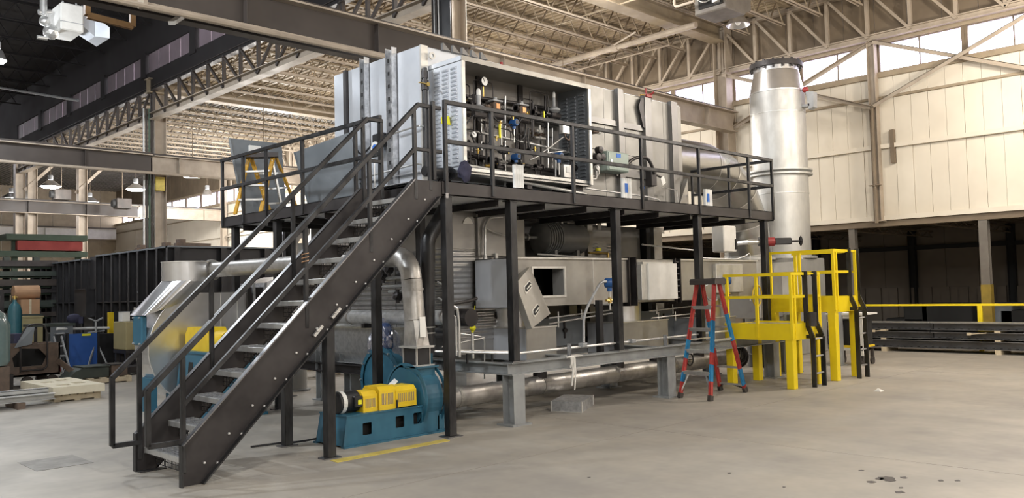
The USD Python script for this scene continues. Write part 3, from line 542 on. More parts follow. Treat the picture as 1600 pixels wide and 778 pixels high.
# gas train inside the cabinet: pipes and fittings at their places, in depth
gt = thing('gas_train', 'tangle of gas pipes, valves and fittings inside the open cabinet', 'pipework', (8.9, 9.2, KZ0))
def at(px, py, y=9.2): return PY(px, py, y)
def P_(name, pts, r, m, y=9.2, rad=.05):
    pts = [PY(p[0], p[1], p[2] if len(p) > 2 else y) for p in pts]
    return obj(name, MB().tube(bend(pts, rad), r, 8), m, gt, smooth=50)
P_('manifold_pipe', [(718, 200), (900, 240)], .022, 'conduit'); P_('manifold_pipe', [(724, 258), (915, 292)], .03, 'satin_steel', 9.0); P_('manifold_pipe', [(724, 268), (915, 303)], .03, 'satin_steel', 8.92)
P_('header_pipe', [(722, 168, 9.3), (800, 176, 9.3), (880, 195, 9.3)], .05, 'mill_steel', 9.3); P_('header_pipe', [(722, 240, 9.35), (905, 275, 9.35)], .035, 'mill_steel', 9.35)
P_('header_pipe', [(725, 150, 9.38), (800, 160, 9.38), (870, 172, 9.38)], .03, 'mill_steel', 9.38)
for x, y0, y1, m, r in ((741, 178, 240, 'mill_steel', .016), (752, 176, 235, 'conduit', .012), (783, 180, 228, 'conduit', .014), (789, 150, 300, 'conduit', .018), (806, 185, 240, 'mill_steel', .02), (821, 190, 235, 'mill_steel', .014), (852, 150, 210, 'mill_steel', .02), (856, 190, 262, 'conduit', .016), (863, 200, 262, 'conduit', .012), (868, 236, 296, 'conduit', .018), (876, 250, 300, 'mill_steel', .02), (760, 206, 270, 'mill_steel', .018), (735, 222, 264, 'mill_steel', .014), (815, 244, 290, 'mill_steel', .016), (832, 160, 214, 'mill_steel', .025), (772, 244, 284, 'mill_steel', .015), (845, 204, 280, 'mill_steel', .014), (892, 226, 298, 'mill_steel', .014)):
    P_('riser_pipe', [(x, y0), (x+.5, y1)], r, m, 9.12+.02*(x % 9))
for pts, m in (([(767, 168), (772, 186), (790, 196), (812, 192), (818, 178)], 'black_paint'), ([(736, 210), (746, 232), (764, 226), (770, 210)], 'black_paint'), ([(826, 200), (824, 226), (834, 244)], 'black_paint'), ([(800, 205), (806, 222), (820, 216), (822, 196)], 'black_paint'), ([(742, 178), (726, 196), (724, 216)], 'black_paint'), ([(880, 214), (892, 222), (886, 236)], 'black_paint'), ([(845, 240), (862, 228), (872, 220), (880, 214)], 'conduit'), ([(828, 250), (850, 240), (880, 236)], 'conduit')):
    P_('flexible_line', pts, .012, m, 9.0, .2)
for x, y, r, m in ((741, 165, .075, 'mill_steel'), (800, 190, .04, 'mill_steel'), (812, 170, .06, 'mill_steel'), (760, 228, .045, 'black_paint'), (728, 222, .04, 'black_paint'), (838, 176, .05, 'mill_steel'), (856, 178, .05, 'black_paint'), (788, 232, .045, 'black_paint'), (744, 262, .05, 'black_paint'), (780, 262, .055, 'mill_steel'), (806, 252, .05, 'black_paint'), (842, 262, .055, 'mill_steel'), (858, 285, .05, 'mill_steel'), (770, 250, .05, 'mill_steel'), (830, 236, .045, 'black_paint'), (728, 250, .04, 'mill_steel'), (895, 262, .05, 'black_paint')):
    q = at(x, y, 9.1); b = MB().cyl(q-V(r*1.5, 0, 0), q+V(r*1.5, 0, 0), r*.62, n=10).cyl(q-V(r*1.5, 0, 0), q-V(r*1.2, 0, 0), r, n=10).cyl(q+V(r*1.2, 0, 0), q+V(r*1.5, 0, 0), r, n=10).cyl(q, q+V(0, 0, r*2.2), r*.4, n=8)
    obj('gate_valve', b, m, gt, smooth=40)
for x, y in ((776, 215), (795, 236), (782, 192), (802, 182), (747, 235), (824, 178), (836, 232)):
    q = at(x, y, 8.98); obj('brass_fitting', MB().cyl(q-V(.03, 0, 0), q+V(.03, 0, 0), .012, n=6).cyl(q-V(0, 0, .05), q+V(0, 0, .03), .011, n=6), 'brass', gt)
q = at(781, 205, 8.97); obj('yellow_hose_tag', MB().box(q[0]-.015, q[0]+.015, q[1]-.01, q[1]+.01, q[2]-.10, q[2]+.10), 'yellow_tag', gt)
q = at(850, 180, 8.97); obj('yellow_hose_tag', MB().box(q[0]-.012, q[0]+.012, q[1]-.01, q[1]+.01, q[2]-.08, q[2]+.06), 'yellow_tag', gt)
rg_ = random.Random(11)
MM = ['mill_steel', 'conduit', 'black_paint', 'mill_steel', 'brass', 'satin_steel', 'rusty']
for k in range(46):
    x, z, y = rg_.uniform(7.9, 10.3), rg_.choice([3.55, 3.68, 3.8, 3.95, 4.05, 4.2, 4.3, 4.45, 4.55])+rg_.uniform(-.04, .04), rg_.uniform(9.05, 9.4); r = rg_.uniform(.018, .042); h = rg_.uniform(.05, .12)
    c = V(x, y, z); b = MB().cyl(c-V(h, 0, 0), c+V(h, 0, 0), r*.6, n=8).cyl(c-V(.02, 0, 0), c+V(.02, 0, 0), r, n=8)
    if k % 2: b.cyl(c, c+V(0, -.02, rg_.choice([-1, 1])*h*1.2), r*.5, n=8)
    obj('pipe_fitting', b, MM[k % 7], gt)
for k in range(14):
    x, z, y = rg_.uniform(7.9, 10.2), rg_.uniform(3.5, 4.4), rg_.uniform(9.0, 9.35); l, d = rg_.uniform(.15, .5), rg_.uniform(.15, .45)
    obj('small_tube', MB().tube(bend([(x, y, z), (x, y, z+l), (x+d, y, z+l), (x+d, y, z+l*.4)], .06), .009, 6), MM[(k*3) % 6], gt)
def gauge(x, y, r, yy, label, name='pressure_gauge', n=(0, -1, 0), face='gauge_face', ring='black_paint', post=None, P=None):
    q = PY(x, y, yy) if P is None else P; n = unit(n); t = thing(name, label, 'gauge', q)
    obj('case', MB().lathe([(0, -.05), (r*.9, -.05), (r, -.03), (r, .0), (r*.88, .01), (r*.86, .0)], q, n, 20), ring, t, smooth=40)
    obj('dial', MB().lathe([(0, .003), (r*.86, .002), (r*.86, -.004), (0, -.004)], q, n, 20), face, t)
    d, s, u = frame(n); obj('needle', MB().bar(q+n*.006-u*r*.2+s*.0, q+n*.006+u*r*.55+s*r*.35, .008, .003, n), 'black_paint', t)
    if post: obj('stem', MB().cyl(q-n*.03-V(0, 0, r*.9), q-n*.03-V(0, 0, post), .012, n=8), 'brass', t)
    return t
gauge(757, 127, .075, 9.05, 'large black-rimmed pressure gauge near the cabinet top', post=.22)
gauge(741, 210, .05, 9.0, 'small silver pressure gauge on the pale manifold pipe', ring='conduit')
gauge(934, 262, .05, 9.1, 'round white dial gauge at the left of the grey green box', ring='conduit'); gauge(1005, 307-14, .04, 9.15, 'small purple faced dial gauge right of the grey green box', face='label_blue')
def regulator(x, y, yy, r, label, m='grey_paint'):
    q = PY(x, y, yy); t = thing('gas_regulator', label, 'regulator', q)
    obj('diaphragm', MB().lathe([(0, -.05), (r*.5, -.05), (r, -.012), (r, .012), (r*.45, .05), (r*.28, .06), (r*.28, .2), (0, .2)], q, n=20), m, t, smooth=35)
    obj('cap', MB().lathe([(.0, .30), (r*.2, .29), (r*.26, .26), (r*.26, .19), (0, .19)], q, n=16), 'white_plastic', t, smooth=40)
    obj('body', MB().cyl(q-V(.11, 0, .09), q+V(.11, 0, -.09), .05, n=12).cyl(q-V(0, 0, .09), q-V(0, 0, .03), .045, n=12), 'mill_steel', t)
regulator(748, 170, 9.02, .125, 'grey disc-shaped gas regulator with a white cap in the cabinet')
regulator(866, 172, 9.15, .10, 'grey gas regulator near the right side of the cabinet')
def shutoff(x, y, label):
    q = PY(x, y, 9.1); t = thing('shutoff_valve', label, 'valve', q)
    obj('actuator', MB().box(q[0]-.075, q[0]+.075, q[1]-.06, q[1]+.06, q[2]-.09, q[2]+.06, .02), 'rusty', t); obj('window', MB().box(q[0]-.04, q[0]+.03, q[1]-.066, q[1]-.06, q[2]-.05, q[2]+.03), 'copper', t)
    obj('cover', MB().box(q[0]-.10, q[0]+.10, q[1]-.07, q[1]+.07, q[2]+.06, q[2]+.09, .01).cyl(q+V(0, 0, .09), q+V(0, 0, .13), .03), 'grey_paint', t); obj('body', MB().cyl(q-V(.12, 0, .14), q+V(.12, 0, -.14), .06, n=12), 'mill_steel', t)
shutoff(774, 166, 'left shut-off valve with an amber window in the cabinet'); shutoff(815, 172, 'right shut-off valve with an amber window in the cabinet')
def transmitter(q, label, n=(0, -1, 0), r=.055, stem=None, m='transmitter_blue'):
    t = thing('transmitter', label, 'transmitter', q); n = unit(n); q = np.asarray(q, float)
    obj('head', MB().lathe([(0, -.07), (r*.8, -.07), (r, -.05), (r, .05), (r*.8, .07), (0, .07)], q, n, 18).cyl(q-V(0, 0, r), q-V(0, 0, r*1.7), r*.5, n=10), m, t, smooth=40)
    obj('glass', MB().lathe([(0, .074), (r*.62, .074), (r*.62, .06), (0, .06)], q, n, 16), 'black_paint', t)
    if stem: obj('stem', MB().tube(bend([q-V(0, 0, r*1.5)]+[q+V(*s) for s in stem], .04), .013, 8), 'conduit', t)
    return t
transmitter(at(803, 192, 9.0), 'blue round transmitter in the middle of the cabinet', stem=[(0, 0, -.3)])
transmitter(at(806, 245, 8.92), 'dark blue valve head above the left white post', r=.05)
transmitter(at(873, 244, 8.95), 'blue boxy actuator at the lower right of the cabinet', r=.06, stem=[(0, 0, -.3)])
jb = thing('junction_box', 'small pale junction box at the lower right of the cabinet', 'box', at(884, 268, 9.0)); q = at(884, 268, 9.0)
obj('box', MB().box(q[0]-.09, q[0]+.09, q[1]-.05, q[1]+.05, q[2]-.11, q[2]+.11, .01), 'conduit', jb); obj('cover', MB().box(q[0]-.04, q[0]+.06, q[1]-.06, q[1]-.05, q[2]-.02, q[2]+.07), 'white_plastic', jb)
ig = thing('igniter_box', 'grey wired igniter box below the regulator on the right', 'box', at(882, 205, 9.0)); q = at(882, 205, 9.0)
obj('box', MB().box(q[0]-.08, q[0]+.08, q[1]-.05, q[1]+.05, q[2]-.05, q[2]+.12, .01), 'conduit', ig); obj('wiring', MB().tube(bend([q+V(-.05, -.05, -.05), q+V(-.06, -.08, -.14), q+V(.03, -.08, -.16), q+V(.08, -.05, -.06)], .05), .012, 6), 'rusty', ig)
# vent pipe, rag, valve on the left side of the cabinet
sv = thing('side_valve', 'yellow-handled valve on an upright pipe left of the louvred panel', 'valve', (7.66, 9.42, 4.0))
q = PY(664, 133, 9.42); obj('pipe', MB().cyl((q[0], 9.42, 3.35), (q[0], 9.42, q[2]+.25), .035, n=12), 'black_steel', sv); obj('ball_body', MB().cyl(q-V(0, 0, .07), q+V(0, 0, .07), .055, n=12).cyl(q+V(0, 0, .1), q+V(0, 0, .2), .05, n=12), 'mill_steel', sv); obj('lever', MB().bar(q+V(0, -.06, 0), q+V(-.17, -.08, .0), .03, .012).cyl(q, q-V(0, .08, 0), .03), 'brass', sv)
q = PY(697, 190, 8.78); yt = single('hang_tag', MB().quadp(PX(690, 183, 7.70), PX(690, 193, 7.70), PX(704, 195, 7.70), PX(702, 181, 7.70), .01).bar(PX(696, 186, 7.70), PX(696, 186, 7.73), .02, .02), 'yellow_tag', 'yellow tag fixed to the bright louvred panel of the cabinet', 'tag')
q = PY(694, 270, 9.0); single('pipe_stub', MB().cyl((7.20, 9.0, q[2]), (7.72, 9.0, q[2]), .07, n=16).cyl((7.62, 9.0, q[2]), (7.66, 9.0, q[2]), .10, n=16), 'black_steel', 'short dark pipe stub at the foot of the louvred panel', 'pipe')
q = PY(726, 268, 8.74); rg = MB(); ico = trimesh.creation.icosphere(3, 1.0); vv = ico.vertices*V(.11, .05, .14); nn = meshkit.fbm(ico.vertices*2.2+5, 3, 4)[:, None]; rg.add(q+vv*(.55+.9*nn), ico.faces); single('rag', rg, 'rag', 'dark blue rag hanging at the bottom left corner of the cabinet', 'rag', smooth=50)
# stub, hoses and dial on the left end of the housing
lg = thing('burner_switch', 'blue-faced dial switch on the left end of the housing', 'switch', PX(588, 225, 7.42)); q = PX(588, 225, 7.42)
obj('housing', MB().box(7.42, 7.52, q[1]-.16, q[1]+.12, q[2]-.05, q[2]+.16, .02), 'black_paint', lg); obj('dial', MB().lathe([(0, .0), (.10, .0), (.10, -.08), (0, -.08)], q+V(-.02, .02, -.06), (-1, 0, 0), 20), 'gauge_face', lg); obj('dial_face', MB().lathe([(0, .004), (.055, .004), (.055, 0), (0, 0)], q+V(-.02, .02, -.06), (-1, 0, 0), 20), 'label_blue', lg)
obj('cable', MB().tube(bend([q+V(0, .12, .0), q+V(-.03, .35, -.15), q+V(-.03, .55, .05), q+V(.02, .6, .35)], .2, 7), .014, 6), 'black_paint', lg)
for a, b, lab in (((560, 280), (650, 256), 'lower handrail pipe along the left end of the housing'), ((592, 216), (655, 196), 'upper sensing pipe along the left end of the housing')):
    p, q = PX(*a, 7.47), PX(*b, 7.47); single('sensing_pipe', MB().cyl(p, q, .014, n=8).cyl(p, p+V(.1, 0, 0), .014, n=8).cyl(q, q+V(.1, 0, 0), .014, n=8), 'conduit', lab, 'pipe')
p = PX(585, 250, 7.45); single('sensing_pipe', MB().cyl((7.45, p[1], p[2]), (7.45, p[1], 3.3), .01, n=6), 'conduit', 'thin upright pipe below the blue-faced dial', 'pipe')
# ---- right half of the housing front: box, conduit, posts
eb = thing('electrical_box', 'grey green electrical box with a blue sticker on the housing', 'box', (11.4, 9.3, 3.7))
obj('body', MB().box(11.40, 12.0, 9.20, 9.49, 3.73, 4.07, .012), 'cabinet_green', eb); obj('door', MB().box(11.43, 11.97, 9.185, 9.2, 3.75, 4.05, .006), 'cabinet_green', eb); obj('sticker', MB().box(11.63, 11.75, 9.18, 9.185, 3.97, 4.04), 'label_blue', eb); obj('latch', MB().box(11.47, 11.50, 9.17, 9.186, 3.87, 3.92), 'conduit', eb)
cv = thing('control_valve', 'dark control valve cluster beside the grey green box', 'valve', (11.2, 9.25, 3.7))
for dx, dz, r in ((0, .0, .07), (.06, .14, .06), (.12, .02, .06), (-.03, -.14, .05)): obj('valve_body', MB().lathe([(0, -.06), (r, -.05), (r, .05), (0, .06)], (11.18+dx, 9.25, 3.93+dz), (0, 1, 0), 14), 'mill_steel', cv)
obj('pipe', MB().tube(bend([(11.15, 9.25, 3.85), (11.15, 9.25, 3.55), (10.9, 9.25, 3.55)], .06), .018, 8).tube(bend([(11.22, 9.25, 3.9), (11.22, 9.25, 3.62), (11.0, 9.3, 3.6)], .06), .012, 8), 'conduit', cv)
single('conduit_run', MB().tube(bend([PY(975, 262, 9.3), PY(990, 246, 9.3), PY(1012, 246, 9.28), PY(1020, 262, 9.28), PY(1022, 272, 9.3)], .25, 6), .03, 10), 'mill_steel', 'dark arched conduit right of the grey green box', 'conduit')
single('conduit_run', MB().tube([PY(922, 231, 9.38), PY(1000, 246, 9.38)], .012, 8).cyl(PY(940, 232, 9.38), PY(940, 240, 9.38), .012), 'conduit', 'thin pale sensing line above the grey green box', 'conduit')
single('conduit_run', MB().tube(bend([PY(905, 293, 9.0), PY(1010, 307, 9.0), PY(1030, 312, 9.0), PY(1036, 322, 9.0)], .08), .014, 8), 'conduit', 'low pale conduit along the deck in front of the housing', 'conduit')
single('conduit_run', MB().tube(bend([PY(1034, 293, 9.3), PY(1058, 297, 9.3), PY(1059, 316, 9.3)], .06), .008, 6), 'conduit', 'fine tube bending down at the right end of the housing', 'conduit')
sw = thing('limit_switch', 'black switch box with tags right of the arched conduit', 'switch', PY(1020, 276, 9.35)); q = PY(1020, 276, 9.35)
obj('box', MB().box(q[0]-.1, q[0]+.06, 9.3, 9.46, q[2]-.18, q[2]+.14, .01), 'mill_steel', sw); obj('arm', MB().cyl(q+V(.05, 0, .05), q+V(.22, -.03, 0), .02), 'mill_steel', sw); obj('paper_tag', MB().quadp(q+V(.16, -.06, -.02), q+V(.22, -.06, -.16), q+V(.32, -.06, -.1), q+V(.26, -.06, .03), .004), 'white_plastic', sw)
wh = thing('warning_lamp', 'dark red beacon with a bluish lens on the cabinet side', 'lamp', PY(932, 204, 9.3)); q = PY(932, 204, 9.3)
obj('base', MB().box(q[0]-.14, q[0]+.02, 9.25, 9.4, q[2]-.05, q[2]+.05, .01), 'rusty', wh); obj('lens', MB().cyl((q[0]+.02, 9.32, q[2]), (q[0]+.11, 9.32, q[2]), .05), 'white_plastic', wh)
for px0, px1, pt, pb, lab in ((803, 818, 258, 297, 'white fluted post standing on the deck before the cabinet'), (972, 986, 279, 313, 'white fluted post with blue tape in the middle of the deck'), (1101, 1112, 296, 323, 'white fluted post with blue tape at the right end of the deck')):
    a, b = PY(px0, pb, 7.95), PY(px1, pb, 7.95); xc = (a[0]+b[0])/2; w = (b[0]-a[0]); zt = PY((px0+px1)/2, pt, 7.95)[2]
    t = thing('fluted_post', lab, 'post', (xc, 7.95, DZ)); m = MB()
    for k in range(4): m.cyl((xc-w/2+w*(k+.5)/4, 7.95, DZ), (xc-w/2+w*(k+.5)/4, 7.95, zt), w/7, n=10)
    m.box(xc-w/2, xc+w/2, 7.95, 7.97, DZ, zt); obj('extrusion', m, 'white_plastic', t)
    if 'blue' in lab: obj('tape', MB().box(xc-w*.3, xc-w*.02, 7.915, 7.98, zt-.22, zt-.08), 'label_blue', t)
# ---- exhaust elbow and stack
el = thing('exhaust_elbow', 'wide shiny segmented elbow duct at the right end of the housing', 'duct', (14.1, 10.6, 3.3))
R = .56; ax = []
c0 = V(16.45, 10.6, 4.36); Rb = 1.95
pts = [V(14.08, 10.6, 4.36), c0]+[c0+V(Rb*math.sin(t), 0, -Rb*(1-math.cos(t))) for t in np.radians([22.5, 45, 67.5, 90])]
e = pts[-1]; pts.append(V(e[0], 10.6, 1.9))
rings = []; n = 36; ang = np.arange(n)*2*math.pi/n
def cut(i, r=R):
    p = pts[i]; a = unit(pts[i]-pts[i-1]) if i else unit(pts[1]-pts[0]); b = unit(pts[i+1]-pts[i]) if i+1 < len(pts) else a
    m = unit(a+b); s = V(0, 1, 0); u = np.cross(s, m); k = 1/max(.3, m@a)
    return p+r*(np.outer(np.cos(ang), s)+np.outer(np.sin(ang)*k, u))
for i in range(len(pts)-1):
    m = MB().ring([cut(i), cut(i+1)], n, False); obj('gore', m, 'elbow_metal', el, smooth=35)
for i in range(1, len(pts)-1): 
    d = unit(pts[i+1]-pts[i-1])*.012; c = cut(i, R+.012); obj('seam', MB().ring([c-d, c+d], n, False), 'conduit', el, smooth=35)
obj('flange', MB().lathe([(R, -.03), (R+.07, -.03), (R+.07, .03), (R, .03)], (e[0], 10.6, 2.3), n=36), 'satin_steel', el, smooth=35); obj('flange', MB().lathe([(R, -.02), (R+.04, -.02), (R+.04, .02), (R, .02)], (e[0], 10.6, 3.25), n=36), 'satin_steel', el, smooth=35)
obj('inlet_collar', MB().lathe([(R, 0), (R+.09, 0), (R+.09, .05), (R, .05)], (14.09, 10.6, 4.33), (1, 0, 0), 36), 'satin_steel', el, smooth=35)
obj('lower_box', MB().box(e[0]-.62, e[0]+.62, 9.98, 11.22, .9, 1.9, .02), 'plain_casing', el)
obj('support_leg', MB().box(e[0]-.5, e[0]-.35, 10.1, 10.25, 0, .9).box(e[0]+.35, e[0]+.5, 10.1, 10.25, 0, .9), 'grey_paint', el)
q = cut(2)[8]; obj('access_cap', MB().cyl(PY(1136, 252, 10.04), PY(1136, 252, 10.14), .065, n=18), 'conduit', el)
obj('lifting_lug', MB().box(14.35, 14.42, 10.3, 10.5, 4.85, 4.98, .01).box(14.5, 14.56, 10.3, 10.45, 4.85, 4.95, .01), 'conduit', el)
SX, SY, SR = 19.6, 10.32, .665
sk = thing('exhaust_stack', 'tall pale grey exhaust stack with a narrowed top flange', 'stack', (SX, SY, 0))
obj('lower_shell', MB().lathe([(SR, 2.35), (SR, 4.38)], (SX, SY, 0), n=40), 'satin_steel', sk, smooth=35)
obj('upper_shell', MB().lathe([(SR, 4.48), (SR, 6.45)], (SX, SY, 0), n=40), 'satin_steel', sk, smooth=35)
obj('middle_flange', MB().lathe([(SR, 4.36), (SR+.11, 4.36), (SR+.11, 4.40), (SR+.03, 4.44), (SR+.11, 4.46), (SR+.11, 4.50), (SR, 4.5)], (SX, SY, 0), n=40), 'satin_steel', sk, smooth=35)
obj('cone', MB().lathe([(SR, 6.45), (.55, 6.98)], (SX, SY, 0), n=40), 'shiny_aluminium', sk, smooth=35)
obj('seam', MB().lathe([(SR, 6.43), (SR+.012, 6.43), (SR+.012, 6.47), (SR, 6.47)], (SX, SY, 0), n=40), 'conduit', sk); obj('seam', MB().lathe([(SR, 5.9), (SR+.008, 5.9), (SR+.008, 5.92), (SR, 5.92)], (SX, SY, 0), n=40), 'conduit', sk); obj('seam', MB().lathe([(SR, 3.9), (SR+.008, 3.9), (SR+.008, 3.92), (SR, 3.92)], (SX, SY, 0), n=40), 'conduit', sk)
obj('top_collar', MB().lathe([(.55, 6.98), (.55, 7.1)], (SX, SY, 0), n=40), 'shiny_aluminium', sk, smooth=35)
obj('top_flange', MB().lathe([(.5, 7.08), (.64, 7.08), (.64, 7.2), (.5, 7.2), (.5, 7.08)], (SX, SY, 0), n=40), 'mill_steel', sk, smooth=35)
for k in range(16): a = k*math.pi/8; obj('bolt_tab', MB().bar((SX+.60*math.cos(a), SY+.6*math.sin(a), 7.02), (SX+.60*math.cos(a), SY+.6*math.sin(a), 7.24), .05, .03, (math.cos(a), math.sin(a), 0)), 'mill_steel', sk)
obj('base_flange', MB().lathe([(SR, 2.3), (SR+.14, 2.3), (SR+.14, 2.36), (SR, 2.36)], (SX, SY, 0), n=40), 'satin_steel', sk, smooth=35)
obj('plinth', MB().box(SX-.72, SX+.72, SY-.72, SY+.72, .0, 2.3, .02), 'satin_steel', sk)
obj('plinth_door', MB().box(SX-.76, SX-.72, SY-.05, SY+.62, 1.2, 2.15, .01), 'duct_edge', sk); obj('plinth_door', MB().box(SX-.76, SX-.72, SY-.66, SY-.12, 1.2, 2.2, .01), 'white_paint', sk)
obj('handhole', MB().cyl((SX-.77, SY+.35, .9), (SX-.72, SY+.35, .9), .22, n=20), 'plain_casing', sk)
q = PX(1265, 147, 19.2); bl = thing('beacon', 'red obstruction lamp in a grey hood on the side of the stack', 'lamp', (SX, SY-SR, 6.3))
obj('hood', MB().prism([(-.05, .1), (.16, .05), (.14, -.32), (.02, -.36)], (SX-.05, SY-SR-.16, 6.28), (0, -1, 0), (0, 0, 1), (.2, 0, 0)).box(SX-.05, SX+.15, SY-SR-.2, SY-SR+.05, 6.0, 6.06), 'grey_paint', bl); obj('lens', MB().sph((SX-.02, SY-SR-.10, 6.42), .075), 'red_paint', bl, smooth=True)
# ---- lower casings
cs = thing('lower_casing', 'dull ribbed metal casing under the left half of the deck', 'casing', (7.6, 9.05, .9))
obj('body', MB().box(7.6, 9.15, 9.06, 12.6, .80, 2.86, .01), 'plain_casing', cs)
for a, b in ((9.1, 10.2), (10.22, 11.4), (11.42, 12.55)): obj('side_sheet', MB().box(7.585, 7.6, a, b, 1.05, 2.3), 'ribbed_casing', cs)
obj('front_sheet', MB().box(7.62, 8.78, 9.045, 9.06, 1.0, 2.28), 'ribbed_casing', cs); obj('front_sheet', MB().box(7.62, 8.78, 9.045, 9.06, 2.30, 2.82), 'plain_casing', cs); obj('front_sheet', MB().box(8.8, 9.14, 9.03, 9.06, 1.0, 2.82), 'duct_steel', cs)
obj('corner_seam', MB().box(7.58, 7.62, 9.03, 9.07, .8, 2.86), 'galvanized', cs)
obj('door_panel', MB().box(8.16, 8.72, 9.0, 9.045, 2.2, 2.8, .005), 'plain_casing', cs)
obj('label_plate', MB().prism([(0, 0), (.2, 0), (.16, .07), (.1, .1), (.04, .07)], (7.9, 9.03, 2.66), (1, 0, 0), (0, 0, 1), (0, .015, 0)), 'duct_edge', cs)
obj('yellow_tag', MB().box(8.82, 8.85, 9.02, 9.03, 2.5, 2.62), 'brass', cs)
tr = thing('lower_plenum', 'grey sheet metal trough along the bottom of the left casing', 'trough', (7.5, 9, .62))
obj('body', MB().prism([(0, .20), (.12, 0), (.6, 0), (.6, .58), (0, .58)], (7.42, 9.5, .60), (1, 0, 0), (0, 0, 1), (0, 3.3, 0)), 'galvanized', tr); obj('rim', MB().box(7.40, 8.02, 9.5, 12.8, 1.17, 1.20), 'duct_edge', tr)
c2 = thing('rear_casing', 'dark casing under the deck behind the long duct', 'casing', (9.15, 9.75, .9))
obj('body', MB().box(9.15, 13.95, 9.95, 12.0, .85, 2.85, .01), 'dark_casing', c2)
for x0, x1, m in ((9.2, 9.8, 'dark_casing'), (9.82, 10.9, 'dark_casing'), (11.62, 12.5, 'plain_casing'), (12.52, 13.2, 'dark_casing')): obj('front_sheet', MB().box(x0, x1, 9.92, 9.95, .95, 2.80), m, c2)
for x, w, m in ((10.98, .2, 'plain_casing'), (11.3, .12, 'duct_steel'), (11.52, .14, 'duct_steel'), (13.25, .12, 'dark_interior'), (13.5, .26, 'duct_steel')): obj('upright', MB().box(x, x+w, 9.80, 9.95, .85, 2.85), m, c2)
for x, zs in ((9.35, 2.25), (11.75, 2.3), (12.2, 2.3), (10.7, 2.3)):
    for r in range(4): obj('louvre', MB().hexa([(x+.02*r*0, 9.92, zs+r*.06), (x+.26-.03*r, 9.92, zs+r*.06), (x+.26-.03*r, 9.92, zs+r*.06+.03), (x, 9.92, zs+r*.06+.03), (x+.02, 9.89, zs+r*.06), (x+.24-.03*r, 9.89, zs+r*.06), (x+.26-.03*r, 9.919, zs+r*.06+.03), (x, 9.919, zs+r*.06+.03)]), 'duct_edge', c2)
for px, py, w, h, m in ((937, 354, .09, .12, 'white_paint'), (1020, 355, .09, .07, 'paper'), (1034, 360, .18, .12, 'duct_steel')):
    q = PY(px, py, 9.9); obj('name_plate', MB().box(q[0]-w/2, q[0]+w/2, 9.9, 9.92, q[2]-h/2, q[2]+h/2), m, c2)
# drum
dr = thing('air_receiver', 'dark horizontal cylindrical tank under the deck', 'tank', (10.4, 9.4, 2.14))
za = 2.535; rr = .25
obj('shell', MB().lathe([(rr, 0), (rr, .95)], (9.92, 9.45, za), (1, 0, 0), 28), 'drum_steel', dr, smooth=35)
for k in range(6): obj('hoop', MB().lathe([(rr, k*.055), (rr+.02, k*.055), (rr+.02, k*.055+.025), (rr, k*.055+.025)], (9.93, 9.45, za), (1, 0, 0), 28), 'drum_steel', dr, smooth=35)
obj('head', MB().lathe([(.02, -.08), (rr*.6, -.06), (rr*.95, -.015), (rr, 0)], (9.92, 9.45, za), (1, 0, 0), 28), 'drum_steel', dr, smooth=40); obj('head', MB().lathe([(rr, 0), (rr*.95, .015), (rr*.6, .06), (.02, .08)], (10.87, 9.45, za), (1, 0, 0), 28), 'drum_steel', dr, smooth=40)
for x in (10.12, 10.66): obj('saddle', MB().box(x-.03, x+.03, 9.28, 9.62, 2.15, 2.33).box(x-.03, x+.03, 9.28, 9.93, 2.10, 2.15), 'drum_steel', dr)
for x in (10.3, 10.45): obj('nozzle', MB().cyl((x, 9.45, za+rr-.01), (x, 9.45, za+rr+.08), .03, n=10), 'conduit', dr)
obj('nozzle', MB().cyl((9.55, 9.45, za), (9.86, 9.45, za), .022, n=8).lathe([(0, 0), (.06, 0), (.06, .03), (0, .03)], (9.6, 9.45, za), (1, 0, 0), 12), 'conduit', dr)
vl = thing('ball_valve', 'small pipe with a yellow valve handle right of the dark drum', 'valve', PY(935, 394, 9.2)); q = PY(935, 394, 9.2)
obj('pipe', MB().cyl(PY(920, 395, 9.2), PY(950, 396, 9.2), .02, n=8).tube(bend([PY(950, 396, 9.2), PY(950, 403, 9.2)], .03), .025, 8), 'brass', vl); obj('handle', MB().cyl(q+V(0, 0, .02), q+V(0, 0, .07), .05, n=8), 'yellow_tag', vl)
# ---- the long duct
DY0, DY1, DZ0, DZ1 = 8.3, 9.0, 1.45, 2.145
dc = thing('long_duct', 'long rectangular sheet metal duct with an open hatch in front of the casings', 'duct', (8.11, DY0, DZ0))
ox0, ox1, oz0, oz1 = 8.55, 9.2, 1.61, 1.995
m = MB().box(8.11, ox0, DY0, DY0+.02, DZ0, DZ1).box(ox1, 10.68, DY0, DY0+.02, DZ0, DZ1).box(ox0, ox1, DY0, DY0+.02, DZ0, oz0).box(ox0, ox1, DY0, DY0+.02, oz1, DZ1)
obj('front_panel', m, 'duct_steel', dc)
obj('end_panel', MB().box(8.09, 8.11, DY0, DY1, DZ0, DZ1), 'aluminized', dc); obj('top_panel', MB().box(8.09, 10.68, DY0, DY1, DZ1-.01, DZ1), 'duct_edge', dc); obj('bottom_panel', MB().box(8.09, 10.68, DY0, DY1, DZ0, DZ0+.01), 'duct_steel', dc)  # end panel is pale bluish to hold the cool side light
obj('shade_lining', MB().box(8.13, 10.66, DY1-.03, DY1, DZ0, DZ1).box(8.2, 8.22, DY0+.03, DY1, DZ0, DZ1).box(10.3, 10.32, DY0+.03, DY1, DZ0, DZ1).box(8.2, 10.3, DY0+.03, DY1, DZ0+.012, DZ0+.02).box(8.2, 10.3, DY0+.03, DY1, DZ1-.02, DZ1-.012), 'dark_interior', dc)  # black sheets stand for the shade inside the duct
fr = MB(); t_ = .03
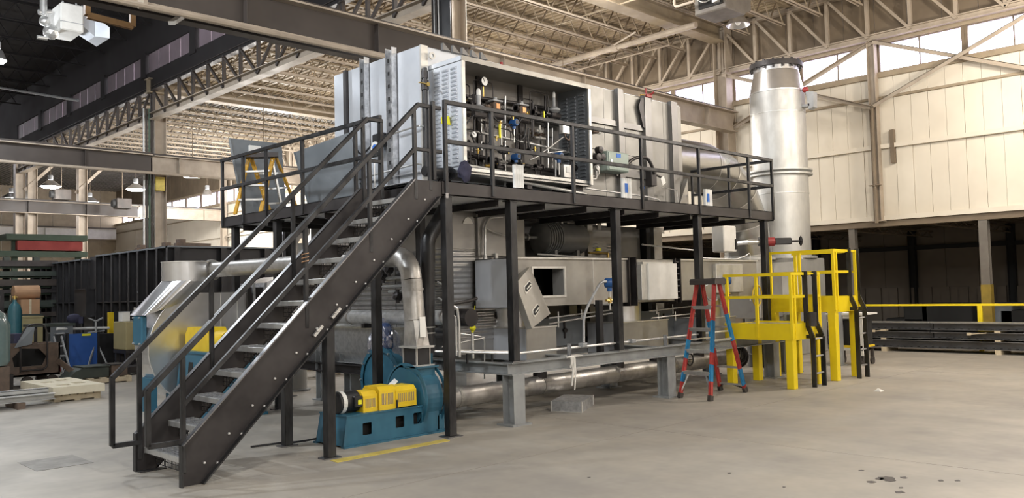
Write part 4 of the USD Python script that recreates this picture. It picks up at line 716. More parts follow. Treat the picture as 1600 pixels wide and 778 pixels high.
fr.box(ox0-t_, ox1+t_, DY0-.012, DY0, oz0-t_, oz0).box(ox0-t_, ox1+t_, DY0-.012, DY0, oz1, oz1+t_).box(ox0-t_, ox0, DY0-.012, DY0, oz0, oz1).box(ox1, ox1+t_, DY0-.012, DY0, oz0, oz1)
obj('hatch_frame', fr, 'duct_edge', dc); obj('hatch_jamb', MB().box(ox1-.01, ox1, DY0, DY0+.22, oz0, oz1), 'satin_steel', dc)
for x in (9.86,): obj('seam', MB().box(x-.006, x+.006, DY0-.006, DY0, DZ0, DZ1), 'duct_edge', dc)
obj('flange', MB().box(10.68, 10.70, DY0-.05, DY1, DZ0-.05, DZ1+.03).box(10.86, 10.88, DY0-.05, DY1, DZ0-.05, DZ1+.03), 'mill_steel', dc); obj('gap_lining', MB().box(10.70, 10.86, DY0+.08, DY1-.05, DZ0+.02, DZ1-.02), 'black_paint', dc)
obj('middle_section', MB().box(10.88, 11.96, DY0, DY1, DZ0, DZ1, .006), 'duct_steel', dc)
obj('flange', MB().box(11.96, 11.98, DY0-.04, DY1, DZ0-.03, DZ1+.02).box(12.10, 12.12, DY0-.04, DY1, DZ0-.03, DZ1+.02), 'mill_steel', dc); obj('gap_lining', MB().box(11.98, 12.1, DY0+.03, DY1-.05, DZ0+.02, DZ1-.02), 'black_paint', dc)
for k in range(7): obj('flange_bolt', MB().cyl((12.0, DY0-.02, DZ0+.05+k*.1), (12.08, DY0-.02, DZ0+.05+k*.1), .014, n=6), 'mill_steel', dc)
obj('right_section', MB().box(12.12, 13.4, DY0, DY1, DZ0, DZ1, .006), 'duct_steel', dc); obj('right_section', MB().box(13.405, 14.7, DY0, DY1, DZ0, DZ1, .006), 'duct_steel', dc)
for k, x in enumerate(np.arange(8.25, 10.6, .3)): pass
for a, b in ((8.1, 10.68), (12.12, 14.7)): obj('top_lip', MB().angle((a, DY0-.01, DZ1), (b, DY0-.01, DZ1), .04, .03, .004), 'duct_edge', dc)
cd = thing('duct_cover', 'pale square cover panel bolted over the middle of the long duct', 'panel', (10.95, 8.2, 1.47))
obj('back_frame', MB().box(10.93, 11.1, DY0-.10, DY0-.001, 1.49, 2.06, .004), 'duct_edge', cd); obj('cover', MB().box(11.07, 11.86, DY0-.14, DY0-.10, 1.485, 2.075, .006), 'white_paint', cd); obj('rim', MB().box(10.97, 11.8, DY0-.10, DY0-.001, 2.06, 2.10), 'duct_edge', cd); obj('side', MB().box(11.1, 11.8, DY0-.099, DY0-.002, 1.49, 2.06), 'galvanized', cd)
cd = thing('duct_cover', 'pale square cover panel on the right end of the long duct behind the yellow rail', 'panel', (13.5, 8.2, 1.5))
obj('cover', MB().box(13.15, 14.05, DY0-.08, DY0-.001, 1.56, 2.07, .006), 'duct_edge', cd)
# loose hatch panel leaning against the duct
lh = thing('hatch_panel', 'removed hatch panel with two slots leaning slantwise against the duct', 'panel', (8.4, 8.1, 1.4))
A, B, C, D = PY(806, 443, 8.06), PY(828, 417, 8.26), PY(860, 490, 8.20), PY(831, 513, 8.0)
u = unit(B-A); w = unit(D-A); nrm = unit(np.cross(w, u)); 
if nrm[1] > 0: nrm = -nrm
LW, LH = np.linalg.norm(B-A), np.linalg.norm(D-A)
def slot(cv, hw=.055, hh=.022): return MB().prism([(-hw, -hh), (hw, -hh), (hw+.02, 0), (hw, hh), (-hw, hh), (-hw-.02, 0)], A+u*LW*.5+w*LH*cv+nrm*.0, u, w, nrm*.012)
obj('sheet', MB().hexa([A, B, C, D, A-nrm*.09, B-nrm*.09, C-nrm*.09, D-nrm*.09]), 'duct_steel', lh)
for cvv in (.27, .80): 
    obj('slot_rim', slot(cvv, .115, .055), 'duct_edge', lh)
    s2 = MB().prism([(-.085, -.036), (.085, -.036), (.12, 0), (.085, .036), (-.085, .036), (-.12, 0)], A+u*LW*.5+w*LH*cvv+nrm*.0125, u, w, nrm*.003); obj('slot', s2, 'dark_interior', lh)
    obj('slot_handle', MB().bar(A+u*(LW*.5-.08)+w*LH*cvv+nrm*.025, A+u*(LW*.5+.08)+w*LH*cvv+nrm*.025, .018, .012, nrm), 'duct_edge', lh)
# boxes and necks below the duct
def neckbox(x0, x1, y0, y1, z0, z1, cx, r, lab, split=None):
    t = thing('collector_box', lab, 'box', (x0, y0, z0))
    obj('box', MB().box(x0, x1, y0, y1, z0, z1, .006), 'duct_steel', t); obj('lit_left_side', MB().box(x0-.004, x0, y0+.01, y1-.01, z0, z1-.01), 'aluminized', t); obj('top_lip', MB().box(x0-.01, x1+.01, y0-.01, y0+.015, z1-.005, z1+.012).box(x0-.01, x0+.012, y0-.01, y1, z1-.005, z1+.012), 'duct_edge', t)  # thin pale plate paints the cool light on the left face
    obj('neck', MB().lathe([(r, z1-.02), (r, DZ0+.01)], (cx, (y0+y1)/2, 0), n=28), 'shiny_aluminium', t, smooth=35)
neckbox(8.47, 9.09, 8.38, 9.75, .70, 1.16, 8.78, .27, 'grey square box under the left end of the long duct behind the leaning panel')
neckbox(10.85, 12.1, 8.55, 9.3, .60, 1.13, 11.3, .33, 'grey square box under the pale cover panel of the long duct')
neckbox(13.3, 14.3, 8.55, 9.3, .62, 1.1, 13.9, .26, 'grey square box under the right end of the long duct behind the step ladder')
ap = thing('access_door', 'dark hinged casing door with a latch between the two square boxes', 'door', (9.4, 9.3, .75))
obj('leaf', MB().box(9.42, 10.7, 9.25, 9.30, .78, 1.24, .006), 'sheet_grey', ap); obj('left_wall', MB().box(9.3, 9.42, 9.2, 9.6, .72, 1.36), 'dark_interior', ap); obj('latch', MB().bar((10.22, 9.24, .9), (10.22, 9.24, 1.16), .03, .02, (0, 1, 0)).cyl((10.22, 9.25, 1.03), (10.22, 9.21, 1.03), .04), 'mill_steel', ap)
ap = thing('access_door', 'dark hinged casing door behind the blue and red step ladder', 'door', (12.2, 9.3, .75))
obj('leaf', MB().box(12.15, 13.28, 9.25, 9.30, .74, 1.26, .006), 'sheet_grey', ap); obj('latch', MB().bar((12.95, 9.24, .96), (12.95, 9.24, 1.2), .03, .02, (0, 1, 0)).cyl((12.95, 9.25, 1.1), (12.95, 9.21, 1.1), .04), 'mill_steel', ap)
# ---- skid
sd = thing('skid_frame', 'grey painted steel skid frame on short legs carrying the machine', 'frame', (7.43, 7.7, 0))
for y in (7.7, 9.35, 11.5): obj('beam', MB().ibeam((7.43, y, .71), (15.1, y, .71), .16, .16, .016, .012), 'skid_grey', sd)
for x in (7.5, 8.9, 10.87, 12.6, 14.15, 15.05): obj('cross_beam', MB().ibeam((x, 7.72, .70), (x, 11.5, .70), .12, .145, .014, .01), 'skid_grey', sd)
def leg(x, y, m='skid_grey'):
    obj('leg', MB().ibeam((x, y, 0.02), (x, y, .63), .20, .20, .018, .014, up=(0, 1, 0)), m, sd); obj('foot_plate', MB().box(x-.17, x+.17, y-.15, y+.15, 0, .022), m, sd)
for x, y in ((7.55, 7.72), (10.87, 7.74), (14.15, 7.76), (8.0, 9.35), (11.36, 9.28), (14.05, 9.0), (15.0, 8.0), (7.6, 11.4), (10.9, 11.4), (14.1, 11.4)): leg(x, y)
for x in (8.55, 10.75, 12.1): obj('strut_post', MB().chan((x, 7.66, .78), (x, 7.66, .96), .04, .04, .004), 'galvanized', sd)
obj('drip_pan', MB().box(9.2, 13.2, 9.3, 11.4, .62, .80), 'dark_casing', sd)
ck = thing('conduit_rail', 'long pale conduit running above the front skid beam', 'conduit', (7.5, 7.7, .95))
obj('pipe', MB().tube([PY(715, 555, 7.72)+V(0, 1.0, .02), PY(810, 552, 7.72), PY(1075, 524, 7.72), PY(1200, 510, 7.72)], .018, 8), 'conduit', ck); 
for px, py in ((911, 539), (988, 533)): q = PY(px, py, 7.70); obj('fitting', MB().box(q[0]-.05, q[0]+.05, 7.66, 7.75, q[2]-.03, q[2]+.03, .008), 'grey_paint', ck)
rp = thing('strap', 'white strap tied round the front skid beam', 'strap', (8.6, 7.6, .4))
m = MB()
for dx, l, r in ((0, .36, .012), (.03, .25, .012), (.055, .42, .010), (-.02, .12, .012)): q = PY(893, 560, 7.58); m.tube(bend([q+V(dx-.08, 0, .02), q+V(dx, -.01, .03), q+V(dx+.01, -.01, -l*.5), q+V(dx-.01, 0, -l)], .05), r, 6)
m.box(8.53, 8.75, 7.585, 7.80, .785, .797); obj('strands', m, 'strap_white', rp)
# transmitters on the duct
t = transmitter(PY(952, 442, 8.05), 'blue round transmitter in front of the long duct left of the middle column', n=(.5, -.85, 0), r=.075)
q = PY(952, 442, 8.05)
obj('stand', MB().cyl(q+V(0, 0, -.12), q+V(0, 0, -.40), .018, n=8).cyl(q+V(0, 0, -.32), q+V(0, .25, -.32), .02, n=8), 'conduit', t); obj('brass_valve', MB().cyl(q+V(-.09, 0, -.26), q+V(.06, 0, -.26), .02, n=8).cyl(q+V(0, 0, -.22), q+V(0, 0, -.30), .028, n=8), 'brass', t)
obj('cable', MB().tube(bend([q+V(-.05, 0, .02), q+V(-.22, -.02, .02), PY(925, 465, 8.03), PY(912, 492, 8.0), PY(912, 541, 7.74)], .25, 7), .02, 8), 'grey_paint', t, label='grey bent cable from the transmitter to the conduit')
single('support_post', MB().box(9.62, 9.70, 8.0, 8.08, .72, 1.52), 'black_paint', 'black upright post under the blue transmitter', 'post')
t = transmitter(PY(1136, 438, 8.15), 'blue round transmitter behind the top of the step ladder', n=(.4, -.9, 0), r=.075); q = PY(1136, 438, 8.15)
obj('stand', MB().cyl(q+V(0, 0, -.1), q+V(0, 0, -.5), .018, n=8).cyl(q+V(0, 0, -.3), q+V(0, .16, -.3), .018, n=8), 'conduit', t); obj('brass_valve', MB().cyl(q+V(-.12, 0, -.24), q+V(.07, 0, -.24), .02, n=8), 'brass', t)
single('cable_loop', MB().tube([PY(1183+14*math.sin(a)*.5, 462+27*math.cos(a)*.62, 8.15-.03*math.sin(a*.5)) for a in np.linspace(0, 12.4, 40)], .012, 6).cyl(PY(1184, 446, 8.10), PY(1184, 446, 8.31), .012, n=6), 'guard_yellow', 'coiled yellow and grey cable hanging before the right end of the duct', 'cable')
single('flex_conduit', MB().tube(bend([PY(1115, 440, 8.1), PY(1096, 450, 8.1), PY(1108, 470, 8.1), PY(1120, 470, 8.1), PY(1120, 462, 8.31)], .1, 6), .012, 6), 'grey_paint', 'short looping grey conduit under the ladder top', 'conduit')
for a, b, lab in (((858, 497), (955, 484), 'upper thin pipe under the left half of the duct'), ((858, 506), (962, 488), 'lower thin pipe under the left half of the duct'), ((1015, 486), (1085, 478), 'thin pipe under the right half of the duct'), ((1018, 497), (1090, 489), 'second thin pipe under the right half of the duct'), ((780+60, 397), (945, 404), 'thin pipe along the top of the duct')):
    p, q = PY(*a, 8.55), PY(*b, 8.55); m = MB().cyl(p, q, .013, n=8)
    if 'pipe under' in lab: m.cyl(p+V(.2, 0, -.06), p+V(.2, 0, .09), .012, n=6).cyl((p+q)/2-V(0, 0, .09), (p+q)/2+V(0, 0, .07), .012, n=6)
    single('sensing_pipe', m, 'conduit', lab, 'pipe')
single('sensing_pipe', MB().cyl(PY(1003, 402-20, 9.0), PY(1085, 391, 9.0), .016, n=8), 'conduit', 'long thin pipe above the duct right of the middle column', 'pipe')
single('sensing_pipe', MB().tube(bend([PY(1095, 403, 8.6), PY(1150, 405, 8.6), PY(1165, 400, 8.6), PY(1172, 394, 8.6), PY(1172, 470, 8.6)], .1), .012, 8), 'conduit', 'thin pipe bending down at the right end of the duct', 'pipe')
wbx = thing('wall_cabinet', 'white upright cabinet seen under the right end of the deck', 'cabinet', PY(1140, 375, 9.6)); q = PY(1140, 373, 9.6)
obj('body', MB().box(q[0]-.22, q[0]+.28, 9.6, 9.9, q[2]-.28, q[2]+.28, .02), 'white_paint', wbx); obj('handle', MB().box(q[0]+.2, q[0]+.26, 9.57, 9.6, q[2]-.22, q[2]+.0), 'dark_interior', wbx); obj('bracket', MB().box(q[0]-.1, q[0]+.1, 9.7, 9.96, q[2]+.28, 2.85), 'mill_steel', wbx)
rv = thing('actuated_valve', 'black and red actuated valve on a pipe in front of the stack', 'valve', PY(1222, 376, 9.3)); q = PY(1222, 377, 9.3)
d = V(.714, -.70, 0)
obj('pipe', MB().tube([V(17.45, 10.45, q[2]), q-d*.75, q+d*.05], .05, 12), 'conduit', rv); obj('flange', MB().cyl(q-d*.52, q-d*.42, .11, n=16), 'mill_steel', rv); obj('actuator', MB().cyl(q-d*.38, q-d*.18, .10, n=14), 'red_paint', rv); obj('motor', MB().bar(q-d*.18, q+d*.2, .16, .15, c=.02), 'black_paint', rv); obj('hand_wheel', MB().lathe([(.09, -.015), (.115, 0), (.09, .015)], q+d*.42, d, 16).cyl(q+d*.2, q+d*.44, .022, n=8).bar(q+d*.42-V(0, 0, .1), q+d*.42+V(0, 0, .1), .03, .02, d).bar(q+d*.42-V(.07, .07, 0), q+d*.42+V(.07, .07, 0), .03, .02), 'mill_steel', rv)
# big silver pipe on the floor level under the skid
bp = thing('return_pipe', 'long weathered silver pipe running under the skid from the front blower', 'pipe', (7, 8.55, .35))
obj('pipe', MB().tube([(7.02, 8.55, .31), (14.3, 8.55, .345)], .135, 20), 'weathered_pipe', bp, smooth=40)
for x in (7.3, 8.9, 10.6, 12.2): obj('joint_band', MB().lathe([(.135, -.02), (.142, -.02), (.142, .02), (.135, .02)], (x, 8.55, .31+.005*(x-7)), (1, 0, 0), 20), 'duct_steel', bp)
obj('end_flange', MB().lathe([(0, 0), (.22, 0), (.22, .04), (0, .04)], (14.3, 8.55, .345), (1, 0, 0), 20), 'mill_steel', bp); obj('end_flange', MB().lathe([(.13, 0), (.20, 0), (.20, .03), (.13, .03)], (7.02, 8.55, .31), (1, 0, 0), 20), 'teal_blue', bp)
for x in (8.9, 10.7, 11.7, 13.0): obj('branch', MB().cyl((x, 8.55, .42), (x, 8.55, .66), .10, n=16).lathe([(.10, .54), (.16, .54), (.16, .57), (.10, .57)], (x, 8.55, 0), n=16), 'mill_steel', bp)
obj('hand_wheel', MB().tube([V(12.5, 8.4, .42)+.1*V(math.cos(a), 0, math.sin(a)) for a in np.linspace(0, 2*math.pi, 17)], .012, 6).bar((12.4, 8.4, .42), (12.6, 8.4, .42), .015, .015), 'black_paint', bp)
single('hose', MB().tube([V(13.75, 8.28, .42)+V(.0+.02*a/6, -.03*a/6, 0)+.17*V(math.cos(a), 0, math.sin(a)) for a in np.linspace(0, 18.8, 54)], .018, 6), 'black_paint', 'coil of black hose at the end of the silver pipe under the skid', 'hose')
bd = thing('barrel', 'black open drum on the floor behind the yellow platforms', 'barrel', (16.1, 8.9, 0))
obj('shell', MB().lathe([(.0, 0), (.42, 0), (.42, .25), (.435, .26), (.42, .27), (.42, .52), (.44, .53), (.42, .54), (.41, .54), (.41, .1), (0, .1)], (16.1, 8.9, 0), n=30), 'black_paint', bd, smooth=35)
for x, y, lab in ((15.2, 7.9, 'left'), (16.9, 7.8, 'right')):
    t = thing('stack_leg', f'grey steel leg near the stack seen between the yellow platforms, {lab} one', 'leg', (x, y, 0)); obj('post', MB().ibeam((x, y, .02), (x, y, 1.1), .2, .2, .016, .012, up=(0, 1, 0)), 'skid_grey', t); obj('foot_plate', MB().box(x-.16, x+.16, y-.14, y+.14, 0, .02), 'skid_grey', t)
fb = thing('cover_box', 'low grey sheet metal cover lying on the floor before the skid', 'cover', (8.9, 7.9, 0))
A, B, C = PZ(861, 643), PZ(909, 645), PZ(927, 633); D = A+(C-B)
obj('body', MB().hexa([A, B, C, D, A+V(0, 0, .145), B+V(0, 0, .145), C+V(0, 0, .145), D+V(0, 0, .145)]), 'galvanized', fb)
for p in (A, B, C): obj('corner_lip', MB().bar(p+V(0, -.003, 0), p+V(0, -.003, .15), .012, .012, (0, 1, 0)), 'duct_edge', fb)
obj('bottom_lip', MB().bar(A+V(0, -.004, .006), B+V(0, -.004, .006), .012, .012), 'duct_edge', fb)
# ================================================================ DECK, STAIRS, RAILINGS
FY = 7.65; LX_ = 6.36; RX = 14.17
dk = thing('deck', 'raised steel walkway deck with grating floor around the housing', 'deck', (LX_, FY, 2.84))
def fas(p, q, side): return MB().chan(p, q, .06, .165, .009, side=side)
zc = DZ-.08
obj('front_channel', fas((LX_, FY, zc), (RX, FY, zc), 1), 'mill_steel', dk); obj('left_channel', fas((LX_, 8.72, zc), (LX_, 13.25, zc), -1), 'mill_steel', dk); obj('left_channel', fas((LX_, FY, zc), (LX_, 8.72, zc), -1), 'mill_steel', dk)
obj('right_channel', fas((RX, FY, zc), (RX, 9.42, zc), 1), 'mill_steel', dk); obj('rear_channel', fas((LX_, 13.25, zc), (7.6, 13.25, zc), -1), 'mill_steel', dk); obj('rear_channel', fas((7.6, 9.42, zc), (RX, 9.42, zc), -1), 'mill_steel', dk)
obj('inner_channel', fas((7.52, 9.42, zc), (7.52, 13.25, zc), 1), 'mill_steel', dk)
for x in (7.3, 8.15, 9.0, 9.85, 10.7, 11.55, 12.4, 13.25): obj('joist', MB().chan((x, FY+.03, 2.795), (x, 9.4, 2.795), .05, .085, .008), 'mill_steel', dk)
for y in (9.4, 10.2, 11.0, 11.8, 12.6): obj('joist', MB().chan((LX_+.03, y, 2.795), (7.5, y, 2.795), .05, .085, .008, side=-1), 'mill_steel', dk)
def grating(x0, x1, y0, y1, along='y'):
    m = MB()
    if along == 'y':
        for k in range(int((x1-x0)/.04)+1): m.box(x0+k*.04, x0+k*.04+.006, y0, y1, DZ-.032, DZ-.002)
        for k in range(int((y1-y0)/.10)+1): m.box(x0, x1, y0+k*.10, y0+k*.10+.006, DZ-.014, DZ-.004)
    else:
        for k in range(int((y1-y0)/.04)+1): m.box(x0, x1, y0+k*.04, y0+k*.04+.006, DZ-.032, DZ-.002)
        for k in range(int((x1-x0)/.10)+1): m.box(x0+k*.10, x0+k*.10+.006, y0, y1, DZ-.014, DZ-.004)
    return m
gx = [LX_+.06, 7.3, 8.15, 9.0, 9.85, 10.7, 11.55, 12.4, 13.25, RX-.05]
for a, b in zip(gx, gx[1:]): obj('grating_panel', grating(a+.005, b-.005, FY+.04, 9.38, 'x'), 'grating_zinc', dk)
gy = [9.42, 10.2, 11.0, 11.8, 12.6, 13.2]
for a, b in zip(gy, gy[1:]): obj('grating_panel', grating(LX_+.06, 7.48, a+.005, b-.005, 'y'), 'grating_zinc', dk)
for a, b in zip(gx, gx[1:]): obj('under_plate', MB().box(a+.004, b-.004, FY+.02, 9.4, 2.842, 2.847), 'grating_zinc', dk)  # plate placed so the deck underside catches light from the floor
for a, b in zip(gy, gy[1:]): obj('under_plate', MB().box(LX_+.02, 7.5, a+.004, b-.004, 2.842, 2.847), 'grating_zinc', dk)
def post(x, y, z0, lab, plate=True, w=.105):
    t = thing('deck_post', lab, 'post', (x, y, z0)); obj('tube', MB().box(x-w/2, x+w/2, y-w/2, y+w/2, z0+.012, 2.835, .006), 'black_steel', t)
    obj('cap_plate', MB().box(x-.08, x+.08, y-.07, y+.07, 2.825, 2.84), 'black_steel', t)
    if plate: obj('foot_plate', MB().box(x-.11, x+.11, y-.09, y+.09, z0, z0+.014), 'bare_steel', t)
post(6.48, 7.70, 0, 'black square deck post standing on the floor at the front corner by the blue blower')
for x, lab in ((7.555, 'black deck post on the left corner of the grey skid'), (9.676, 'black deck post on the skid right of the open duct hatch'), (11.80, 'black deck post on the skid behind the top of the step ladder'), (13.94, 'black deck post at the right end behind the yellow platform')): post(x, 7.70, .79, lab, w=.11)
for x, y, lab in ((6.46, 9.12, 'black deck post behind the stairs near the silver elbow pipe'), (6.44, 11.62, 'black deck post behind the middle of the left handrail'), (6.44, 12.98, 'black deck post at the far left corner of the deck'), (7.35, 12.95, 'black deck post under the inner far corner of the deck'), (7.35, 9.3, 'black deck post under the deck close to the ribbed casing')): post(x, y, 0, lab)
# railings
RT, RM = 3.945, 3.475
def rail_run(t, pts, posts, zt=RT, zm=RM, z0=2.86, w=.05):
    for z, nm in ((zt, 'top_rail'), (zm, 'mid_rail')):
        for a, b in zip(pts, pts[1:]): obj(nm, MB().bar((*a, z), (*b, z), w, w, c=.004), 'black_steel', t)
    for x, y in posts: obj('post', MB().bar((x, y, z0), (x, y, zt-.02), w*.9, w*.9, (0, 1, 0), c=.004), 'black_steel', t)
FR = FY-.03
t = thing('railing', 'long black railing along the front edge of the deck', 'railing', (6.4, FR, 2.86)); rail_run(t, [(6.40, FR), (14.17, FR)], [(x, FR) for x in (6.42, 7.174, 8.693, 10.241, 11.778, 13.337, 14.16)])
obj('post', MB().bar((6.24, FR, 3.0), (6.24, FR, RT-.02), .045, .045, (0, 1, 0), c=.004), 'black_steel', t)
t = thing('railing', 'short black railing across the right end of the deck before the elbow duct', 'railing', (14.19, FR, 2.86)); rail_run(t, [(14.19, FR+.05), (14.19, 9.36)], [(14.19, 8.52), (14.19, 9.34)])
t = thing('railing', 'black railing along the left edge of the deck beside the yellow ladder', 'railing', (6.33, 8.8, 2.86)); rail_run(t, [(6.33, 8.78), (6.33, 13.24)], [(6.33, y) for y in (8.80, 9.35, 10.69, 11.74, 12.48, 13.20)])
# stairs
SR_, SL_ = 7.635, 8.665
sx0, dx, dz = 3.306, .24, .2346
t = thing('stair_stringer', 'dark steel stair side plate on the near side with round bolt heads', 'stringer', (3.24, SR_, 0))
poly = [(3.24, .0), (3.43, .0), (6.30, 2.815), (6.42, 2.84), (6.42, 2.99), (5.93, 2.99), (3.24, .37)]
obj('plate', MB().prism(poly, (0, SR_-.005, 0), (1, 0, 0), (0, 0, 1), (0, .010, 0)), 'mill_steel', t)
def fl_(a, b, y0, y1, th): 
    a, b = V(a[0], 0, a[1]), V(b[0], 0, b[1]); return MB().bar(a+V(0, (y0+y1)/2, 0), b+V(0, (y0+y1)/2, 0), abs(y1-y0), th, (-.7, 0, .7))
obj('top_flange', fl_((3.24, .37), (5.93, 2.985), SR_-.06, SR_+.005, .012), 'bare_steel', t); obj('bottom_flange', fl_((3.43, .005), (6.30, 2.81), SR_-.065, SR_+.005, .014), 'black_steel', t)
obj('front_edge', MB().box(3.228, 3.244, SR_-.06, SR_+.005, 0, .375), 'black_steel', t)
for k in range(1, 13):
    for o in (.06, .20):
        c = V(sx0+dx*(k-1)+o*.9+.10, SR_-.005, dz*k-.05-.02*(o > .1)); 
        if k % 1 == 0 and (o < .1 or k < 12): obj('bolt', MB().lathe([(0, .014), (.010, .012), (.014, .006), (.014, 0), (0, 0)], c, (0, -1, 0), 10), 'conduit', t)
for px, py in ((333, 619), (308, 588+0), (545, 508)): pass
obj('splice_plate', MB().box(6.40, 6.44, SR_-.03, SR_-.005, 2.80, 3.0), 'bare_steel', t)
t = thing('stair_stringer', 'dark steel stair side plate on the far side', 'stringer', (3.24, SL_, 0))
obj('plate', MB().prism(poly, (0, SL_-.005, 0), (1, 0, 0), (0, 0, 1), (0, .010, 0)), 'mill_steel', t); obj('top_flange', fl_((3.24, .37), (5.93, 2.985), SL_+.06, SL_-.005, .012), 'bare_steel', t); obj('bottom_flange', fl_((3.43, .005), (6.30, 2.81), SL_+.06, SL_-.005, .014), 'black_steel', t)
obj('front_edge', MB().box(3.228, 3.244, SL_-.005, SL_+.06, 0, .375), 'black_steel', t); obj('foot_angle', MB().box(3.24, 3.5, SL_-.09, SL_+.01, 0, .012), 'black_steel', t)
def tread(k, lab):
    x = sx0+dx*(k-1); z = dz*k; D = .27
    t = thing('stair_tread', lab, 'step', (x, SL_, z-.05), 'stair treads')
    obj('nosing', MB().box(x, x+.035, SR_+.01, SL_-.01, z-.055, z, .004), 'conduit', t)
    for y in (SR_+.012, SL_-.018): obj('end_plate', MB().box(x, x+D, y, y+.006, z-.06, z), 'galvanized', t)
    for q in range(6): xx = x+.045+q*(D-.05)/5.; obj('bearing_bar', MB().box(xx, xx+.006, SR_+.018, SL_-.018, z-.035, z-.002), 'galvanized', t)
    m = MB()
    for q in range(10): yy = SR_+.06+q*.105; m.box(x+.03, x+D, yy, yy+.008, z-.018, z-.001)
    obj('cross_bars', m, 'galvanized', t, kind='stuff')
    m = MB()
    for q in range(30): yy = SR_+.03+q*.034; m.box(x+.116, x+.12, yy, yy+.006, z-.18, z-.04)
    for q in range(4): m.box(x+.114, x+.119, SR_+.02, SL_-.02, z-.18+q*.045, z-.18+q*.045+.006)
    obj('riser_mesh', m, 'black_steel', t, kind='stuff', label='black wire mesh behind the tread'); return t
ORD = ['lowest', 'second', 'third', 'fourth', 'fifth', 'sixth', 'seventh', 'eighth', 'ninth', 'tenth', 'eleventh', 'twelfth and highest']
tr0 = tread(1, 'galvanized grating stair tread, the lowest step')
for k in range(2, 13): dup(tr0, (sx0+dx*(k-1), SL_, dz*k-.05), 0, f'galvanized grating stair tread, the {ORD[k-1]} step from the floor')
for sy, lab, xe, zl in ((SR_+.01, 'black stair handrail on the near side with a looped lower end', 2.955, .40), (SL_+.0, 'black stair handrail on the far side with a looped lower end', 3.01, .285)):
    t = thing('stair_handrail', lab, 'handrail', (xe, sy, 0))
    zs = lambda x: .93+.965*(x-3.0); xt = 6.05
    def hb(nm, p, q): w_ = {'post': .042, 'end_loop': .046, 'top_return': .045, 'mid_rail': .044, 'mid_return': .040}.get(nm, .048); obj(nm, MB().bar(p, q, w_, w_, (0, 1, 0) if abs(p[0]-q[0]) < .01 else (0, 0, 1), c=.004), 'black_steel', t)
    hb('top_rail', (xe, sy, zs(xe)), (xt, sy, zs(xt))); hb('top_return', (xt, sy, zs(xt)-.01), (6.38 if sy < 8 else 6.27, sy, zs(xt)-.01))
    hb('end_loop', (xe, sy, zl), (xe, sy, zs(xe)+.01)); hb('end_loop', (xe, sy, zl), (3.28, sy, zl))
    for x in (3.27, 4.02 if sy > 8 else 4.55, 5.0 if sy > 8 else 5.35, 5.98): 
        if x > 3.5 and sy < 8: pass
        hb('post', (x, sy, max(.10, .37+.975*(x-3.24)-.28)), (x, sy, zs(x)-.02))
    hb('mid_rail', (3.27, sy, zs(3.27)-.46), (xt-.06, sy, zs(xt-.06)-.46)); hb('mid_return', (xt-.06, sy, zs(xt-.06)-.47), (6.38 if sy < 8 else 6.27, sy, zs(xt-.06)-.47))
    hb('post', (6.20 if sy < 8 else 6.25, sy, 2.88), (6.20 if sy < 8 else 6.25, sy, zs(xt)-.03))
    if sy < 8: obj('tape_wrap', MB().tube([(4.545+.03*math.cos(a)*1.1, sy+.034*math.sin(a), 2.02+.006*a) for a in np.linspace(0, 19, 50)], .006, 5), 'cardboard', t, label='tan twine wrapped round the post')
for x, y, lab in ((4.85, 7.72, 'black square post under the near side of the stairs at the yellow tape'), (4.93, 8.73, 'black square post under the far side of the stairs')):
    zt = .98*(x-3.43)+.03; t = thing('stair_post', lab, 'post', (x, y, 0)); obj('tube', MB().box(x-.05, x+.05, y-.05, y+.05, .012, zt, .006), 'black_steel', t); obj('foot_plate', MB().box(x-.10, x+.10, y-.07, y+.07, 0, .014), 'bare_steel', t)
tp = single('tape_bar', MB().hexa([PZ(516, 720), PZ(527, 723), PZ(703, 689), PZ(695, 686.5)]+[p+V(0, 0, .006) for p in (PZ(516, 720), PZ(527, 723), PZ(703, 689), PZ(695, 686.5))]), 'tape_yellow', 'yellow strip lying on the floor between two black posts', 'strip')
for q, (px, py) in enumerate(((333, 620), (308+1, 597))):
    pass
for px, py, lab in ((527, 490, 'upper'), (499, 518, 'lower')):
    c = PY(px-2, py-1, SR_-.03); t = thing('beam_clip', f'shiny bolt clip on the underside of the near stair plate, {lab} one', 'clip', c); obj('clip', MB().bar(c-V(.05, 0, .05), c+V(.05, 0, .05), .03, .03).cyl(c-V(.03, .02, 0), c+V(.06, .02, .02), .01, n=6), 'conduit', t)
# things on the left part of the deck
def sheet(name, lab, pts, th=.012):
    t = thing(name, lab, 'sheet', pts[3]); m = MB().quadp(*pts, th); obj('plate', m, 'sheet_grey', t)
    a, b = pts[0], pts[1]; obj('folded_edge', MB().bar(pts[0], pts[3], .02, .03), 'sheet_grey', t); return t
sheet('metal_sheet', 'grey metal sheet standing at the far left corner of the deck behind the yellow ladder', [PY(358, 216, 13.12), PY(440, 224, 13.12), PY(448, 333, 13.05), PY(381, 337, 13.05)])
q = PY(398, 238, 13.08); single('lifting_tab', MB().box(q[0]-.10, q[0]+.1, 13.06, 13.1, q[2]-.05, q[2]+.11), 'white_plastic', 'white taped tab on the upper edge of the grey standing sheet', 'tab')
sheet('metal_sheet', 'large grey metal sheet leaning against the left end of the housing', [PX(460, 238, 7.2), PX(548, 206, 7.3), PX(566, 318, 7.3), PX(484, 326, 7.2)])
sl = thing('step_ladder', 'yellow fibreglass step ladder standing on the deck', 'ladder', (6.8, 12.4, DZ))
T0, T1 = V(6.5, 12.62, 3.93), V(6.82, 12.42, 3.95)
def rl(nm, p, q, m, w=.07, h=.025, par=None, up=(0, 0, 1)): return obj(nm, MB().bar(p, q, w, h, up), m, par or sl)
